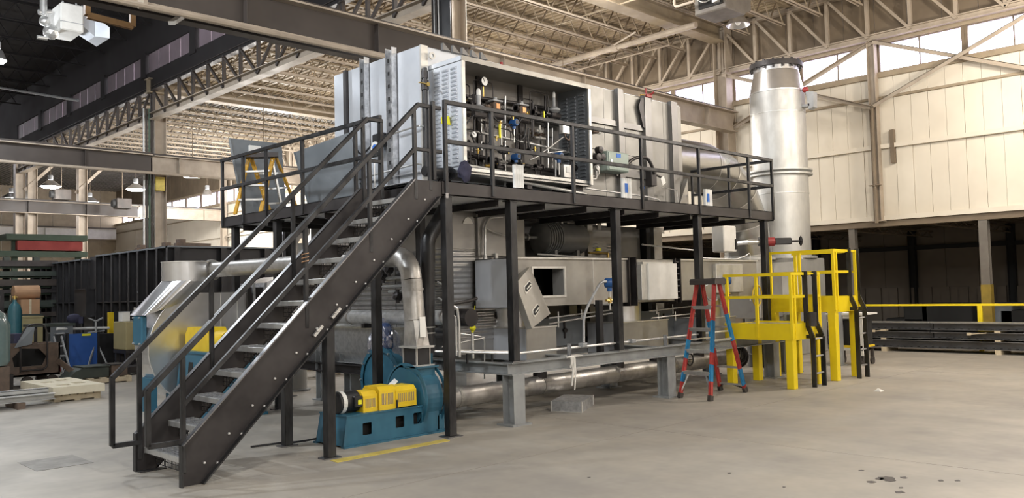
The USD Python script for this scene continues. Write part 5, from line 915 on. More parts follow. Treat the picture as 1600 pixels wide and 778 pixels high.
rl('rail', T0, V(6.22, 12.55, DZ), 'ladder_yellow'); rl('rail', T1, V(6.52, 12.3, DZ), 'ladder_yellow'); rl('rear_rail', T0+V(.1, .1, 0), V(7.05, 12.9, DZ), 'ladder_yellow'); rl('rear_rail', T1+V(.08, .05, 0), V(7.32, 12.45, DZ), 'ladder_yellow')
for f in (.25, .5, .75): 
    a, b = T0+(V(6.22, 12.55, DZ)-T0)*f, T1+(V(6.52, 12.3, DZ)-T1)*f; rl('step', a, b, 'conduit', .08, .03)
    a, b = T0+V(.1, .1, 0)+(V(7.05, 12.9, DZ)-T0-V(.1, .1, 0))*f, T1+V(.08, .05, 0)+(V(7.32, 12.45, DZ)-T1-V(.08, .05, 0))*f; rl('brace', a, b, 'conduit', .03, .03)
rl('cap', T0+V(-.05, .02, .03), T1+V(.08, -.02, .03), 'mill_steel', .22, .07)
rl('support_bar', T1+V(-.02, 0, -.05), V(6.95, 12.4, DZ+.15), 'conduit', .05, .03)
# ================================================================ BLOWERS, FANS, PIPES ON THE LEFT
bl = thing('blower', 'teal blue blower with a yellow guarded motor on a long base', 'blower', (5.9, 8.25, 0))
bx0, bx1, by0, by1, bz = 5.24, 6.62, 8.08, 8.62, .335
hol = MB()
from shapely.geometry import Polygon, box as sbox
def plate_holes(x0, x1, z1, holes):
    p = Polygon([(x0-.06, 0.02), (x1, 0.02), (x1, z1+.02), (x0, z1)])
    for a, b, c, d in holes: p = p.difference(sbox(a, c, b, d).buffer(.012))
    return p
obj('base_side', MB().prism(plate_holes(bx0+.06, bx1, bz, [(5.52, 5.62, .12, .23), (5.98, 6.08, .14, .25), (6.24, 6.34, .15, .26)]), (0, by0, 0), (1, 0, 0), (0, 0, 1), (0, .012, 0)), 'teal_blue', bl)
obj('base_side', MB().prism(plate_holes(bx0+.06, bx1, bz, []), (0, by1, 0), (1, 0, 0), (0, 0, 1), (0, .012, 0)), 'teal_blue', bl)
obj('base_end', MB().hexa([(bx0-.0, by0-.02, .02), (bx0+.02, by0-.02, .02), (bx0+.02, by1+.02, .02), (bx0, by1+.02, .02), (bx0+.06, by0+.01, bz), (bx0+.08, by0+.01, bz), (bx0+.08, by1, bz), (bx0+.06, by1, bz)]), 'teal_blue', bl)
obj('base_top', MB().box(bx0+.05, bx1, by0-.01, by1+.02, bz, bz+.015), 'teal_blue', bl); obj('base_shade', MB().box(bx0+.1, bx1-.05, by0+.1, by0+.12, .03, bz-.02), 'dark_interior', bl)  # black inner sheet stands for shade behind the base openings
obj('foot_flange', MB().box(bx0-.01, bx1+.05, by0-.05, by0+.02, 0, .02).box(bx0-.01, bx1+.05, by1-.01, by1+.06, 0, .02), 'teal_blue', bl)
mo = obj('motor', MB().lathe([(.0, -.02), (.10, -.02), (.125, .0), (.125, .08), (.12, .085), (.12, .26), (.0, .26)], (5.30, 8.30, .475), (1, 0, 0), 22), 'black_paint', bl, smooth=35)
obj('motor_band', MB().lathe([(.126, 0), (.128, 0), (.128, .05), (.126, .05)], (5.33, 8.30, .475), (1, 0, 0), 22), 'white_plastic', bl); obj('terminal_box', MB().box(5.45, 5.56, 8.14, 8.2, .42, .54, .008), 'black_paint', bl, label='black terminal box with a yellow label'); obj('terminal_label', MB().box(5.49, 5.54, 8.135, 8.14, .45, .5), 'yellow_tag', bl)
def guard(x0, x1, y0, y1, z0, z1, sl_):
    obj('guard', MB().prism([(y0, z0), (y1, z0), (y1, z1-.07), (y1-.07, z1), (y0+.05, z1), (y0, z1-.05)], (x0, 0, 0), (0, 1, 0), (0, 0, 1), (x1-x0, 0, 0)), 'guard_yellow', bl)
    m = MB()
    for k in range(sl_): xx = x0+.04+(x1-x0-.08)*k/max(1, sl_-1); m.box(xx-.005, xx+.005, y0-.003, y0+.001, z0+.06, z1-.08)
    obj('guard_slots', m, 'tan_steel', bl, kind='stuff')
guard(5.56, 5.76, 8.14, 8.46, .34, .58, 7); guard(5.77, 6.0, 8.12, 8.48, .35, .62, 8); guard(6.0, 6.30, 8.11, 8.48, .36, .60, 9)
obj('guard_gap', MB().box(6.0, 6.02, 8.10, 8.112, .35, .45), 'black_paint', bl)
SC = V(6.36, 8.40, .42)
def scroll(o, r0, r1, axis, u, v, th, start=0., n=40, outlet=None):
    pts = [(r*math.cos(a), r*math.sin(a)) for a, r in [(start+2*math.pi*k/n, r0+(r1-r0)*k/n) for k in range(n)]]
    if outlet: pts += outlet
    return MB().prism(pts, o, u, v, np.asarray(axis, float)*th)
obj('scroll', scroll(SC, .34, .40, (1, 0, 0), (0, 1, 0), (0, 0, 1), .30, start=math.pi/2, outlet=None), 'teal_blue', bl)
obj('rim', MB().lathe([(.38, 0), (.42, 0), (.42, .014), (.38, .014)], SC-V(.0, 0, 0), (1, 0, 0), 40).lathe([(.38, 0), (.42, 0), (.42, .014), (.38, .014)], SC+V(.30, 0, 0), (1, 0, 0), 40), 'teal_blue', bl)
obj('outlet_neck', MB().box(6.37, 6.65, 8.18, 8.56, .50, .78), 'teal_blue', bl)
obj('outlet_flange', MB().box(6.36, 6.68, 8.14, 8.52, .78, .80), 'teal_blue', bl)
obj('damper_box', MB().box(6.41, 6.61, 8.23, 8.49, .80, 1.02), 'black_paint', bl)
for x in (6.405, 6.605):
    for y in (8.225, 8.485): obj('damper_corner', MB().box(x-.006, x+.012, y-.006, y+.012, .80, 1.02), 'weathered_pipe', bl)
obj('damper_flange', MB().box(6.37, 6.65, 8.18, 8.53, .80, .815).box(6.37, 6.65, 8.18, 8.53, 1.02, 1.045), 'satin_steel', bl)
obj('inlet_ring', MB().lathe([(.14, 0), (.21, 0), (.21, .025), (.14, .025)], (6.66, 8.5, .40), (1, 0, 0), 24).lathe([(.13, 0), (.15, 0), (.15, .38), (.13, .38)], (6.66, 8.52, .37), (1, 0, 0), 24), 'black_paint', bl)
obj('scroll_leg', MB().box(6.60, 6.70, 8.08, 8.12, 0, .2).box(6.60, 6.70, 8.62, 8.68, 0, .2).box(6.58, 6.72, 8.05, 8.7, 0, .03), 'teal_blue', bl)
obj('cable', MB().tube(bend([(5.3, 8.6, .06), (5.1, 8.75, .02), (4.95, 8.9, .015), (4.6, 8.95, .015)], .2), .012, 6), 'black_paint', bl)
q = PY(545, 560, 8.4); obj('paper_wrap', MB().quadp(PY(622, 596, 8.35), PY(617, 592, 8.5), PY(598, 610, 8.5), PY(604, 613, 8.35), .01), 'white_plastic', bl, label='strip of white paper on the guard')
# outlet pipe of the blower up, round the elbow and along to the aluminium fan
op = thing('blower_pipe', 'silver pipe rising from the front blower and bending back to the aluminium fan', 'pipe', (6.5, 8.4, 1.15))
obj('transition', MB().ring([np.array([V(6.51+a*.10, 8.36+b*.13, 1.045) for a, b in ((-1, -1), (0, -1), (1, -1), (1, 0), (1, 1), (0, 1), (-1, 1), (-1, 0))]), np.array([V(6.51+.13*math.cos(t), 8.38+.13*math.sin(t), 1.36) for t in np.radians([225, 270, 315, 0, 45, 90, 135, 180])])], 8), 'weathered_pipe', op)
obj('label_sheet', MB().quadp(V(6.47, 8.235, 1.40), V(6.56, 8.235, 1.40), V(6.55, 8.215, 1.15), V(6.46, 8.215, 1.15), .004), 'paper', op)
obj('riser', MB().cyl((6.51, 8.38, 1.36), (6.50, 8.42, 1.86), .13, n=24), 'weathered_pipe', op, smooth=40)
cc = [V(6.50, 8.42, 1.86)]+[V(6.50, 8.42+.3*(1-math.cos(a)), 1.86+.3*math.sin(a)) for a in np.radians([18, 36, 54, 72, 90])]
obj('elbow', MB().tube(cc+[V(6.5, 8.9, 2.16)], .13, 24), 'weathered_pipe', op, smooth=60)
obj('run', MB().cyl((6.5, 8.9, 2.16), (6.06, 13.1, 2.14), .12, n=24), 'weathered_pipe', op, smooth=40); obj('joint_band', MB().lathe([(.13, -.015), (.14, -.015), (.14, .015), (.13, .015)], (6.505, 8.41, 1.74), (0, 0, 1), 24), 'weathered_pipe', op)
obj('end_flange', MB().lathe([(.12, 0), (.17, 0), (.17, .05), (.12, .05)], (6.08, 13.05, 2.14), (-.1, 1, 0), 20), 'satin_steel', op, smooth=35); obj('end_cap', MB().sph((5.98, 13.22, 2.13), .17, 2, (1, .8, 1)), 'satin_steel', op, smooth=True)
# second blower and the plastic-wrapped motor behind
b2 = thing('blower', 'teal blue blower half hidden behind the front one', 'blower', (7.2, 9.0, 0))
obj('scroll', scroll(V(6.75, 9.45, .52), .36, .42, (1, 0, 0), (0, 1, 0), (0, 0, 1), .22, start=math.pi/2), 'teal_blue', b2); obj('rim', MB().lathe([(.40, 0), (.46, 0), (.46, .02), (.40, .02)], (6.73, 9.45, .52), (1, 0, 0), 36), 'teal_blue', b2)
for k in range(12): a = k*math.pi/6; obj('rim_bolt', MB().cyl((6.70, 9.45+.43*math.cos(a), .52+.43*math.sin(a)), (6.74, 9.45+.43*math.cos(a), .52+.43*math.sin(a)), .014, n=6), 'conduit', b2)
obj('base', MB().prism([(6.9, .02), (7.36, .02), (7.30, .34), (6.94, .34)], (0, 8.75, 0), (1, 0, 0), (0, 0, 1), (0, .9, 0)), 'teal_blue', b2); obj('inlet_box', MB().prism([(0, 0), (.28, 0), (.28, .60), (.14, .78), (0, .6)], (7.02, 9.02, .36), (1, 0, 0), (0, 0, 1), (0, .14, 0)), 'teal_blue', b2)
wm = thing('wrapped_motor', 'dark blue motor under a wrinkled clear plastic wrap', 'motor', (7.0, 9.6, .5))
obj('motor', MB().lathe([(0, -.02), (.15, -.02), (.17, .05), (.16, .12), (.13, .3), (.15, .32), (.15, .55), (.10, .66), (0, .68)], (7.0, 9.75, .62), (0, 0, 1), 16), 'deep_blue', wm, smooth=40)
ico = trimesh.creation.icosphere(3, 1.0); nn = meshkit.fbm(ico.vertices*3+2, 3, 9)[:, None]; obj('plastic_wrap', MB().add(V(7.0, 9.72, .90)+ico.vertices*V(.24, .2, .40)*(.72+.55*nn), ico.faces), 'film', wm)
# black riser pipe in front of the ribbed casing
bk = thing('black_pipe', 'black riser pipe bending under the deck in front of the ribbed casing', 'pipe', (6.8, 8.5, 1))
pp = [PY(668, 545, 8.5)+V(.0, 0, -.05), PY(668, 375, 8.5), PY(688, 340, 8.5), PY(697, 322, 8.5)]
obj('pipe', MB().tube(bend(pp, .10, 5), .095, 18), 'black_paint', bk, smooth=50)
for y in (511, 520, 540): q = PY(668, y, 8.5); obj('clamp_band', MB().lathe([(.096, -.006), (.102, -.006), (.102, .006), (.096, .006)], q, (0, 0, 1), 18), 'conduit', bk)
hp = thing('burner_pipe', 'silver banded pipe running horizontally in front of the left casing', 'pipe', (7.2, 9, 1.35))
obj('pipe', MB().cyl((7.2, 8.35, 1.36), (7.2, 11.6, 1.355), .10, n=22), 'grating_zinc', hp, smooth=40)
for y in (8.6, 9.3, 10.05, 10.8): obj('band', MB().lathe([(.10, -.02), (.112, -.02), (.112, .02), (.10, .02)], (7.2, y, 1.357), (0, 1, 0), 22), 'weathered_pipe', hp, smooth=30)
for y in (9.2, 10.4): obj('bracket', MB().box(7.12, 7.5, y-.04, y+.04, 1.20, 1.26), 'mill_steel', hp)
obj('end_cap', MB().cyl((7.2, 8.1, 1.36), (7.2, 8.36, 1.36), .115, n=20), 'mill_steel', hp)
tg = single('valve_tag', MB().box(7.66, 7.70, 8.62, 8.63, 1.14, 1.30).cyl((7.68, 8.63, 1.28), (7.55, 8.42, 1.5), .006, n=5).sph((7.68, 8.62, 1.20), .045, 1), 'yellow_tag', 'yellow tag hanging from a pipe left of the long duct', 'tag')
pr = thing('pilot_train', 'small dark valve train behind the silver riser pipe', 'pipework', (7.4, 9.9, 1.6))
for z0, y0, y1 in ((1.92, 9.55, 10.3), (1.80, 9.5, 10.35), (1.72, 9.6, 10.2)): obj('pipe', MB().cyl((7.45, y0, z0), (7.45, y1, z0), .022, n=8), 'conduit', pr)
for y, z in ((10.0, 2.2), (10.15, 2.05), (9.85, 2.1), (10.3, 1.95), (9.95, 1.65)): obj('valve_body', MB().lathe([(0, -.07), (.06, -.05), (.06, .05), (0, .07)], (7.42, y, z), (-1, 0, .3), 12).cyl((7.42, y, z-.1), (7.42, y, z+.1), .03, n=8), 'mill_steel', pr)
obj('bracket', MB().box(7.42, 7.59, 9.8, 9.84, 1.70, 1.95), 'mill_steel', pr); obj('riser', MB().cyl((7.44, 10.4, 1.75), (7.44, 10.4, 2.35), .03, n=8), 'mill_steel', pr); obj('hose', MB().tube(bend([(7.42, 10.45, 2.3), (7.36, 10.6, 2.1), (7.36, 10.5, 1.9), (7.42, 10.35, 1.85)], .15), .014, 6), 'black_paint', pr)
for k, (p, q) in enumerate((((683, 440), (722, 487)), ((684, 465), (725, 505)))):
    single('hose', MB().tube(bend([PY(*p, 8.75), PY(p[0]+14, p[1]+8, 8.7), PY(q[0]-10, q[1]-4, 8.6), PY(*q, 8.5)], .2, 6), .014, 6), 'grey_paint', ('upper' if k == 0 else 'lower')+' grey hose drooping right of the black riser pipe', 'hose')
# instrument rack on the left end of the skid
ir = thing('instrument_rack', 'bent conduits and round dials at the left end of the skid', 'instruments', (7.5, 8.3, .8))
def ct(pts, r, Y=8.2, m='conduit'): obj('conduit', MB().tube(bend([PY(p[0], p[1], Y) for p in pts], .06), r, 8), m, ir)
ct([(700, 478), (714, 480), (717, 500), (718, 558)], .02); ct([(704, 492), (712, 494), (713, 556)], .014); ct([(717, 521), (752, 526), (757, 532), (757, 592)], .010, 8.3); ct([(690, 542), (735, 532), (757, 528)], .011, 8.3); ct([(717, 548), (800, 550)], .018, 8.3); ct([(700, 476), (735, 470), (745, 466)], .022, 8.4, 'mill_steel'); ct([(738, 520), (739, 560)], .02, 8.25); ct([(730, 548), (730, 568)], .016, 8.3, 'black_paint'); ct([(769, 551), (769, 568)], .016, 8.3, 'black_paint')
gauge(705, 508, .05, 8.15, 'upper round dial on the conduits at the left end of the skid', face='gauge_face'); gauge(705, 553, .055, 8.15, 'lower purple-faced dial on the conduits at the left end of the skid', face='label_blue'); gauge(706, 540, .04, 8.18, 'small middle dial on the conduits at the left end of the skid', ring='conduit')
sp = thing('side_pipe', 'pale vertical conduit with bends on the casing above the left end of the duct', 'conduit', PY(758, 380, 8.95))
obj('conduit', MB().tube(bend([PY(758, 403, 8.95), PY(758, 352, 8.95), PY(765, 340, 8.95), PY(785, 339, 8.95)], .08), .018, 8).tube(bend([PY(760, 356, 8.95), PY(770, 362, 8.95), PY(790, 368, 8.95)], .06), .010, 8), 'conduit', sp); obj('hub', MB().cyl(PY(758, 406, 8.95), PY(758, 398, 8.95), .03, n=10).box(8.45, 8.5, 8.95, 8.99, 2.12, 2.24), 'conduit', sp)
ct2 = PY(782, 492, 9.02); single('blind_flange', MB().cyl(ct2, ct2+V(0, .1, 0), .09, n=20).cyl(ct2-V(0, .03, 0), ct2, .05, n=12), 'mill_steel', 'dark round blind flange under the left end of the long duct', 'flange')
# aluminium fan on the left
AF = thing('aluminium_fan', 'big aluminium fan scroll with a round collar and square transition', 'fan', (5.6, 13.0, 0))
fy0, fy1 = 12.92, 13.45
def FP(px, py, y=fy0): q = PY(px, py, y); return (q[0], q[2])
outl = [FP(*p) for p in ((385, 457), (330, 457), (303, 457), (288, 459), (270, 470), (252, 489), (239, 512), (232, 535), (232, 555), (235, 570), (241, 585), (248, 597), (258, 610), (272, 620), (290, 618), (310, 604), (335, 575), (350, 556), (385, 556))]
obj('scroll', MB().prism(outl, (0, fy0, 0), (1, 0, 0), (0, 0, 1), (0, fy1-fy0, 0)), 'shiny_aluminium', AF)
for px in (345, 371): a, b = FP(px, 457), FP(px, 553); obj('seam', MB().box(a[0]-.006, a[0]+.006, fy0-.006, fy0, b[1], a[1]), 'duct_edge', AF)
obj('rim_edge', MB().tube([V(x, fy0, z) for x, z in outl[3:15]], .012, 6), 'conduit', AF); obj('top_edge', MB().bar((outl[0][0], fy0, outl[0][1]), (outl[3][0], fy0, outl[3][1]), .02, .02), 'conduit', AF)
cxx = (PY(290, 420, 13.2))[0]; cz0 = PY(290, 440, 13.2)[2]; cz1 = PY(290, 409, 13.2)[2]; cr = (PY(325, 420, 13.2)[0]-PY(256, 420, 13.2)[0])/2
obj('collar', MB().lathe([(cr-.01, cz0), (cr, cz0), (cr, cz1), (cr-.012, cz1), (cr-.012, cz0+.05)], (cxx, 13.2, 0), n=36), 'shiny_aluminium', AF, smooth=35)
obj('collar_rim', MB().lathe([(cr-.012, cz1-.012), (cr+.012, cz1-.012), (cr+.012, cz1), (cr-.012, cz1)], (cxx, 13.2, 0), n=36), 'duct_edge', AF)
A, B = PY(222, 493, 13.0), PY(300, 466, 13.0); n = 32; ring1, ring2 = [], []
for k in range(n):
    a = 2*math.pi*k/n+math.pi/4; c, s = math.cos(a), math.sin(a); m_ = max(abs(c), abs(s)); f, g_ = (c/m_+1)/2, s/m_
    base = A+(B-A)*f; ring1.append(V(base[0], 13.2+.30*g_, base[2])); ring2.append(V(cxx+cr*c, 13.2+cr*s, cz0+.01))
obj('transition', MB().ring([np.array(ring1), np.array(ring2)], n), 'shiny_aluminium', AF, smooth=25)
obj('side_access', MB().box(PY(218, 520, 13.2)[0]-.03, PY(224, 520, 13.2)[0], 13.05, 13.4, 1.0, 1.45, .02), 'teal_blue', AF, label='small teal inspection door on the rim')
for z in (1.03, 1.42): obj('door_bolts', MB().cyl((PY(217, 520, 13.2)[0]-.045, 13.1, z), (PY(217, 520, 13.2)[0], 13.1, z), .015, n=6).cyl((PY(217, 520, 13.2)[0]-.045, 13.35, z), (PY(217, 520, 13.2)[0], 13.35, z), .015, n=6), 'conduit', AF)
obj('outlet_flange', MB().box(outl[0][0], outl[0][0]+.05, fy0-.05, fy1+.05, 1.0-.25, outl[0][1]+.05), 'mill_steel', AF)
obj('back_leg', MB().box(5.05, 5.15, 12.95, 13.4, 0, .5).box(5.02, 5.5, 12.9, 13.4, 0, .03).box(5.32, 5.44, 12.95, 13.05, 0, .5), 'teal_blue', AF)
mb = thing('fan_motor', 'teal motor base with a yellow belt guard in front of the aluminium fan', 'motor', (5.7, 12, 0))
def tp_(y0, y1, x0, x1, ins, z): return MB().hexa([(x0, y0, 0), (x1, y0, 0), (x1, y1, 0), (x0, y1, 0), (x0+ins, y0+ins, z), (x1-ins, y0+ins, z), (x1-ins, y1-ins, z), (x0+ins, y1-ins, z)])
obj('base', tp_(11.3, 12.75, 5.35, 6.0, .07, .88), 'teal_blue', mb)
for yy in (12.35, 12.0, 11.65): obj('opening', MB().hexa([(5.345+.035, yy-.07, .45), (5.40, yy-.07, .45), (5.40, yy+.07, .45), (5.345+.035, yy+.07, .45), (5.345+.06, yy-.07, .75), (5.42, yy-.07, .75), (5.42, yy+.07, .75), (5.345+.06, yy+.07, .75)]), 'dark_interior', mb)
obj('rib', MB().bar((5.34, 12.72, .1), (5.41, 12.68, .86), .02, .06, (0, 1, 0)), 'teal_blue', mb); obj('top_plate', MB().box(5.40, 5.97, 11.3, 12.7, .88, .91), 'teal_blue', mb)
obj('guard', MB().prism([(12.80, .91), (11.95, .91), (11.95, 1.12), (12.08, 1.26), (12.7, 1.26), (12.8, 1.15)], (5.52, 0, 0), (0, 1, 0), (0, 0, 1), (.3, 0, 0)), 'guard_yellow', mb); obj('guard_drum', MB().lathe([(0, 0), (.15, 0), (.16, .03), (.16, .3), (.15, .33), (0, .33)], (5.66, 11.62, 1.06), (0, 1, 0), 20), 'guard_yellow', mb, smooth=35)
obj('motor', MB().lathe([(0, 0), (.15, .0), (.17, .04), (.17, .42), (.12, .46), (0, .46)], (5.68, 11.12, 1.07), (0, 1, 0), 20), 'black_paint', mb, smooth=35); obj('motor_cowl', MB().lathe([(.0, -.15), (.1, -.13), (.18, -.02), (.19, .06), (.19, .16)], (5.68, 10.98, 1.07), (0, 1, 0), 24), 'white_paint', mb, smooth=40)
obj('foot', MB().box(5.28, 5.42, 11.3, 12.78, 0, .04).box(5.95, 6.08, 11.3, 12.78, 0, .04), 'teal_blue', mb)
f2 = thing('duct_fan', 'second pale aluminium fan housing behind the stairs, with a round top neck', 'fan', (7.4, 14.2, 0))
def F2(px, py, y=14.0): q = PY(px, py, y); return (q[0], q[2])
obj('box', MB().prism([F2(*p) for p in ((398, 520), (398, 452), (405, 446), (418, 440), (440, 432), (470, 432), (470, 520))], (0, 14.0, 0), (1, 0, 0), (0, 0, 1), (0, .7, 0)), 'shiny_aluminium', f2)
qa, qb = PY(450, 385, 14.3), PY(450, 434, 14.3); obj('neck', MB().lathe([(.19, 0), (.19, qa[2]-qb[2])], qb, n=24), 'shiny_aluminium', f2, smooth=35); obj('upper_elbow', MB().tube([qa-V(0, 0, .05), qa+V(0, 0, .12), qa+V(.12, 0, .3), qa+V(.35, 0, .38)], .19, 20), 'shiny_aluminium', f2, smooth=50)
obj('collar', MB().lathe([(.28, 0), (.33, 0), (.33, .3), (.28, .3)], PY(482, 405, 14.6), n=24), 'satin_steel', f2, smooth=35)
obj('leg', MB().box(7.05, 7.2, 14.05, 14.2, 0, 1.15).box(7.8, 7.9, 14.05, 14.2, 0, 1.15), 'grey_paint', f2)
db = thing('dark_duct', 'dark flanged duct section between fan outlet and stairs', 'duct', (6.75, 13.2, .6)); obj('body', MB().box(6.63, 6.9, 12.95, 13.5, .75, 1.85), 'mill_steel', db); obj('flange', MB().box(6.9, 6.94, 12.9, 13.55, .7, 1.92).box(6.7, 6.74, 12.9, 13.55, .7, 1.92), 'galvanized', db); obj('support', MB().box(6.7, 6.8, 13.0, 13.1, 0, .75).box(6.7, 6.8, 13.4, 13.5, 0, .75), 'mill_steel', db)
# round elbow and legs seen under the stairs
ue = thing('floor_elbow', 'grey round duct elbow standing on the floor behind the stairs', 'duct', (7.2, 12.6, 0)); q = PZ(465, 610); obj('elbow', MB().tube([q, q+V(0, 0, .35), q+V(.08, .1, .62), q+V(.3, .35, .8), q+V(.6, .7, .85)], .17, 18), 'satin_steel', ue, smooth=50); obj('foot_ring', MB().lathe([(.17, 0), (.23, 0), (.23, .03), (.17, .03)], q, n=20), 'grey_paint', ue)
for px, py, w, m, lab in ((505, 624, .16, 'skid_grey', 'pale grey steel leg seen between the stair posts'), (552, 622, .2, 'plain_casing', 'brown grey steel leg behind the left stair post')):
    q = PZ(px, py); t = thing('machine_leg', lab, 'leg', q); obj('post', MB().ibeam(q+V(0, 0, .02), q+V(0, 0, .95), w, w, .014, .012, up=(0, 1, 0)), m, t); obj('foot_plate', MB().box(q[0]-w*.8, q[0]+w*.8, q[1]-w*.8, q[1]+w*.8, 0, .02), m, t)
lt = thing('lower_beam', 'dark frame beam under the left trough', 'beam', (7.45, 9.5, .55)); obj('beam', MB().ibeam((7.45, 9.6, .54), (7.45, 13.2, .54), .12, .14), 'mill_steel', lt)
for k, y in enumerate((15.6, 17.0)):
    t = thing('rack_rail', ('nearer' if k == 0 else 'farther')+' low pale timber rack on the floor beyond the legs', 'rack', (9.5, y, 0)); obj('rail', MB().box(8.4, 11.6, y, y+.1, .32, .42).box(8.4, 11.6, y, y+.1, .12, .2), 'pallet_wood', t); obj('leg', MB().box(8.5, 8.6, y, y+.1, 0, .32).box(10, 10.1, y, y+.1, 0, .32).box(11.4, 11.5, y, y+.1, 0, .32), 'pallet_wood', t)
# ================================================================ RIGHT: LADDER, YELLOW PLATFORMS, STEEL STACK
ld = thing('step_ladder', 'red and blue fibreglass step ladder in front of the skid', 'ladder', (11.4, 7.2, 0))
LT = 1.74
fl0, fr0, bl0, br0 = V(10.86, 7.50, 0), V(10.80, 6.93, 0), V(12.0, 7.50, 0), V(12.0, 7.05, 0)
ft0, ft1, bt0, bt1 = V(11.28, 7.40, LT), V(11.24, 7.07, LT), V(11.42, 7.40, LT), V(11.40, 7.09, LT)
def crail(nm, p, q, cols):
    z = 0
    for f0, f1, m in cols: obj(nm, MB().chan(p+(q-p)*f0, p+(q-p)*f1, .03, .075, .006, (1, 0, 0)).bar(p+(q-p)*f0, p+(q-p)*f1, .03, .07, (1, 0, 0)), m, ld)
crail('rail', ft0, fl0, [(0, .5, 'ladder_red'), (.5, .66, 'ladder_blue'), (.66, .78, 'ladder_red'), (.78, .86, 'ladder_blue'), (.86, .97, 'ladder_red')])
crail('rail', ft1, fr0, [(0, .33, 'ladder_red'), (.33, .60, 'ladder_blue'), (.60, .70, 'ladder_red'), (.70, .84, 'ladder_blue'), (.84, .96, 'ladder_red')])
crail('rear_rail', bt0, bl0, [(0, .35, 'ladder_red'), (.35, .6, 'ladder_blue'), (.6, .97, 'ladder_red')]); crail('rear_rail', bt1, br0, [(0, .28, 'ladder_red'), (.28, .52, 'ladder_blue'), (.52, .78, 'ladder_red'), (.78, .93, 'ladder_blue'), (.93, .97, 'ladder_red')])
for p, q in ((ft0, fl0), (ft1, fr0), (bt0, bl0), (bt1, br0)): obj('foot', MB().bar(p+(q-p)*.955, q+V(0, 0, .0), .05, .085, (1, 0, 0)), 'rubber', ld)
for f in (.21, .40, .585, .77, .93):
    if f < .9:
        a, b = ft0+(fl0-ft0)*f, ft1+(fr0-ft1)*f; obj('step', MB().bar(a, b, .085, .022).bar(a-V(.03, 0, .015), b-V(.03, 0, .015), .012, .05), 'conduit', ld)
    a, b = bt0+(bl0-bt0)*f, bt1+(br0-bt1)*f; obj('rear_bar', MB().bar(a, b, .03, .03), 'conduit', ld)
a, b = ft0+(fl0-ft0)*.79, ft1+(fr0-ft1)*.79
for p, q, c in ((a, fl0, ft0), (b, fr0, ft1)): obj('corner_brace', MB().bar(p*.62+(a+b)/2*.38, c+(q-c)*.95, .02, .02), 'conduit', ld)
a, b = bt0+(bl0-bt0)*.93, bt1+(br0-bt1)*.93
obj('corner_brace', MB().bar((a+b)/2+V(-.1, .1, .0), bl0+V(0, 0, .06), .02, .02).bar((a+b)/2, br0+V(0, 0, .06), .02, .02), 'mill_steel', ld)
obj('spreader', MB().bar(ft0+(fl0-ft0)*.5, bt0+(bl0-bt0)*.5, .02, .02).bar(ft1+(fr0-ft1)*.5, bt1+(br0-bt1)*.5, .02, .02), 'conduit', ld)
obj('top_cap', MB().prism([(-.12, -.03), (.19, -.03), (.19, .05), (.15, .06), (-.10, .06), (-.12, .03)], (11.30, 7.02, LT), (1, 0, 0), (0, 0, 1), (0, .45, 0)), 'rubber', ld)
def platform(x0, x1, y0, y1, zd, zt, lab, lx, gate):
    t = thing('access_platform', lab, 'platform', (x0, y0, 0)); m = 'safety_yellow'
    for x in (x0+.06, x1-.06):
        obj('leg', MB().box(x-.065, x+.065, y0-.0, y0+.13, 0, zd-.2, .006), m, t); obj('leg', MB().box(x-.065, x+.065, y1-.13, y1, 0, zd-.2, .006), m, t)
    obj('deck_plate', MB().box(x0, x1, y0, y1, zd-.03, zd-.01), 'galvanized', t)
    obj('edge_beam', MB().box(x0-.012, x0, y0, y1, zd-.25, zd+.02), m, t); obj('edge_beam', MB().box(x1, x1+.012, y0, y1, zd-.25, zd+.02), m, t); obj('edge_beam', MB().box(x0-.012, x1+.012, y0-.012, y0, zd-.25, zd+.02), m, t); obj('edge_beam', MB().box(x0, x1, y1, y1+.012, zd-.25, zd+.0), m, t)
    zm = (zd+zt)/2+.03
    ps = [(x0, y0), (x0, y1-.06), (x0, (y0+y1)/2), (x0+.1, y0), (x1, y0), (x1, y1-.06), (x1-.08, y0)]
    for x, y in ps: obj('rail_post', MB().box(x-.022, x+.022, y-.022, y+.022, zd-.22, zt), m, t)
    for z in (zt-.02, zm):
        obj('rail', MB().bar((x0, y0, z), (x0, y1, z), .045, .045), m, t); obj('rail', MB().bar((x1, y0, z), (x1, y1, z), .045, .045), m, t); obj('rail', MB().bar((x0, y0, z), (lx-.2, y0, z), .045, .045), m, t)
        if gate: obj('rail', MB().bar((lx+.2, y0, z), (x1, y0, z), .045, .045), m, t)
    obj('rail', MB().bar((lx-.2, y0, zt-.02), (x1, y0, zt-.02), .03, .03), m, t)
    # fixed ladder on the front edge
    for s in (-.17, .17):
        x = lx+s; pts = [(x, y0-.12, 0), (x, y0-.12, zd-.22), (x, y0-.02, zd+.02), (x, y0-.02, zt+.02)]
        for p, q in zip(pts, pts[1:]): obj('ladder_rail', MB().bar(p, q, .03, .075, (0, 1, 0)), 'black_steel', t)
        obj('ladder_hook', MB().box(x-.02, x+.02, y0-.06, y0+.03, zt-.06, zt).box(x-.02, x+.02, y0-.12, y0, zd-.24, zd-.18), 'black_steel', t)
    k = 0.22
    while k < zd-.1: obj('rung', MB().cyl((lx-.17, y0-.12, k), (lx+.17, y0-.12, k), .016, n=8), 'conduit', t); k += .28
    return t
platform(12.73, 13.70, 6.60, 7.82, 1.03, 1.87, 'lower yellow access platform with a short black ladder, nearer the step ladder', 13.35, True)
platform(14.2, 15.15, 6.56, 7.80, 1.43, 2.27, 'higher yellow access platform with a black ladder, on the right', 14.95, True)
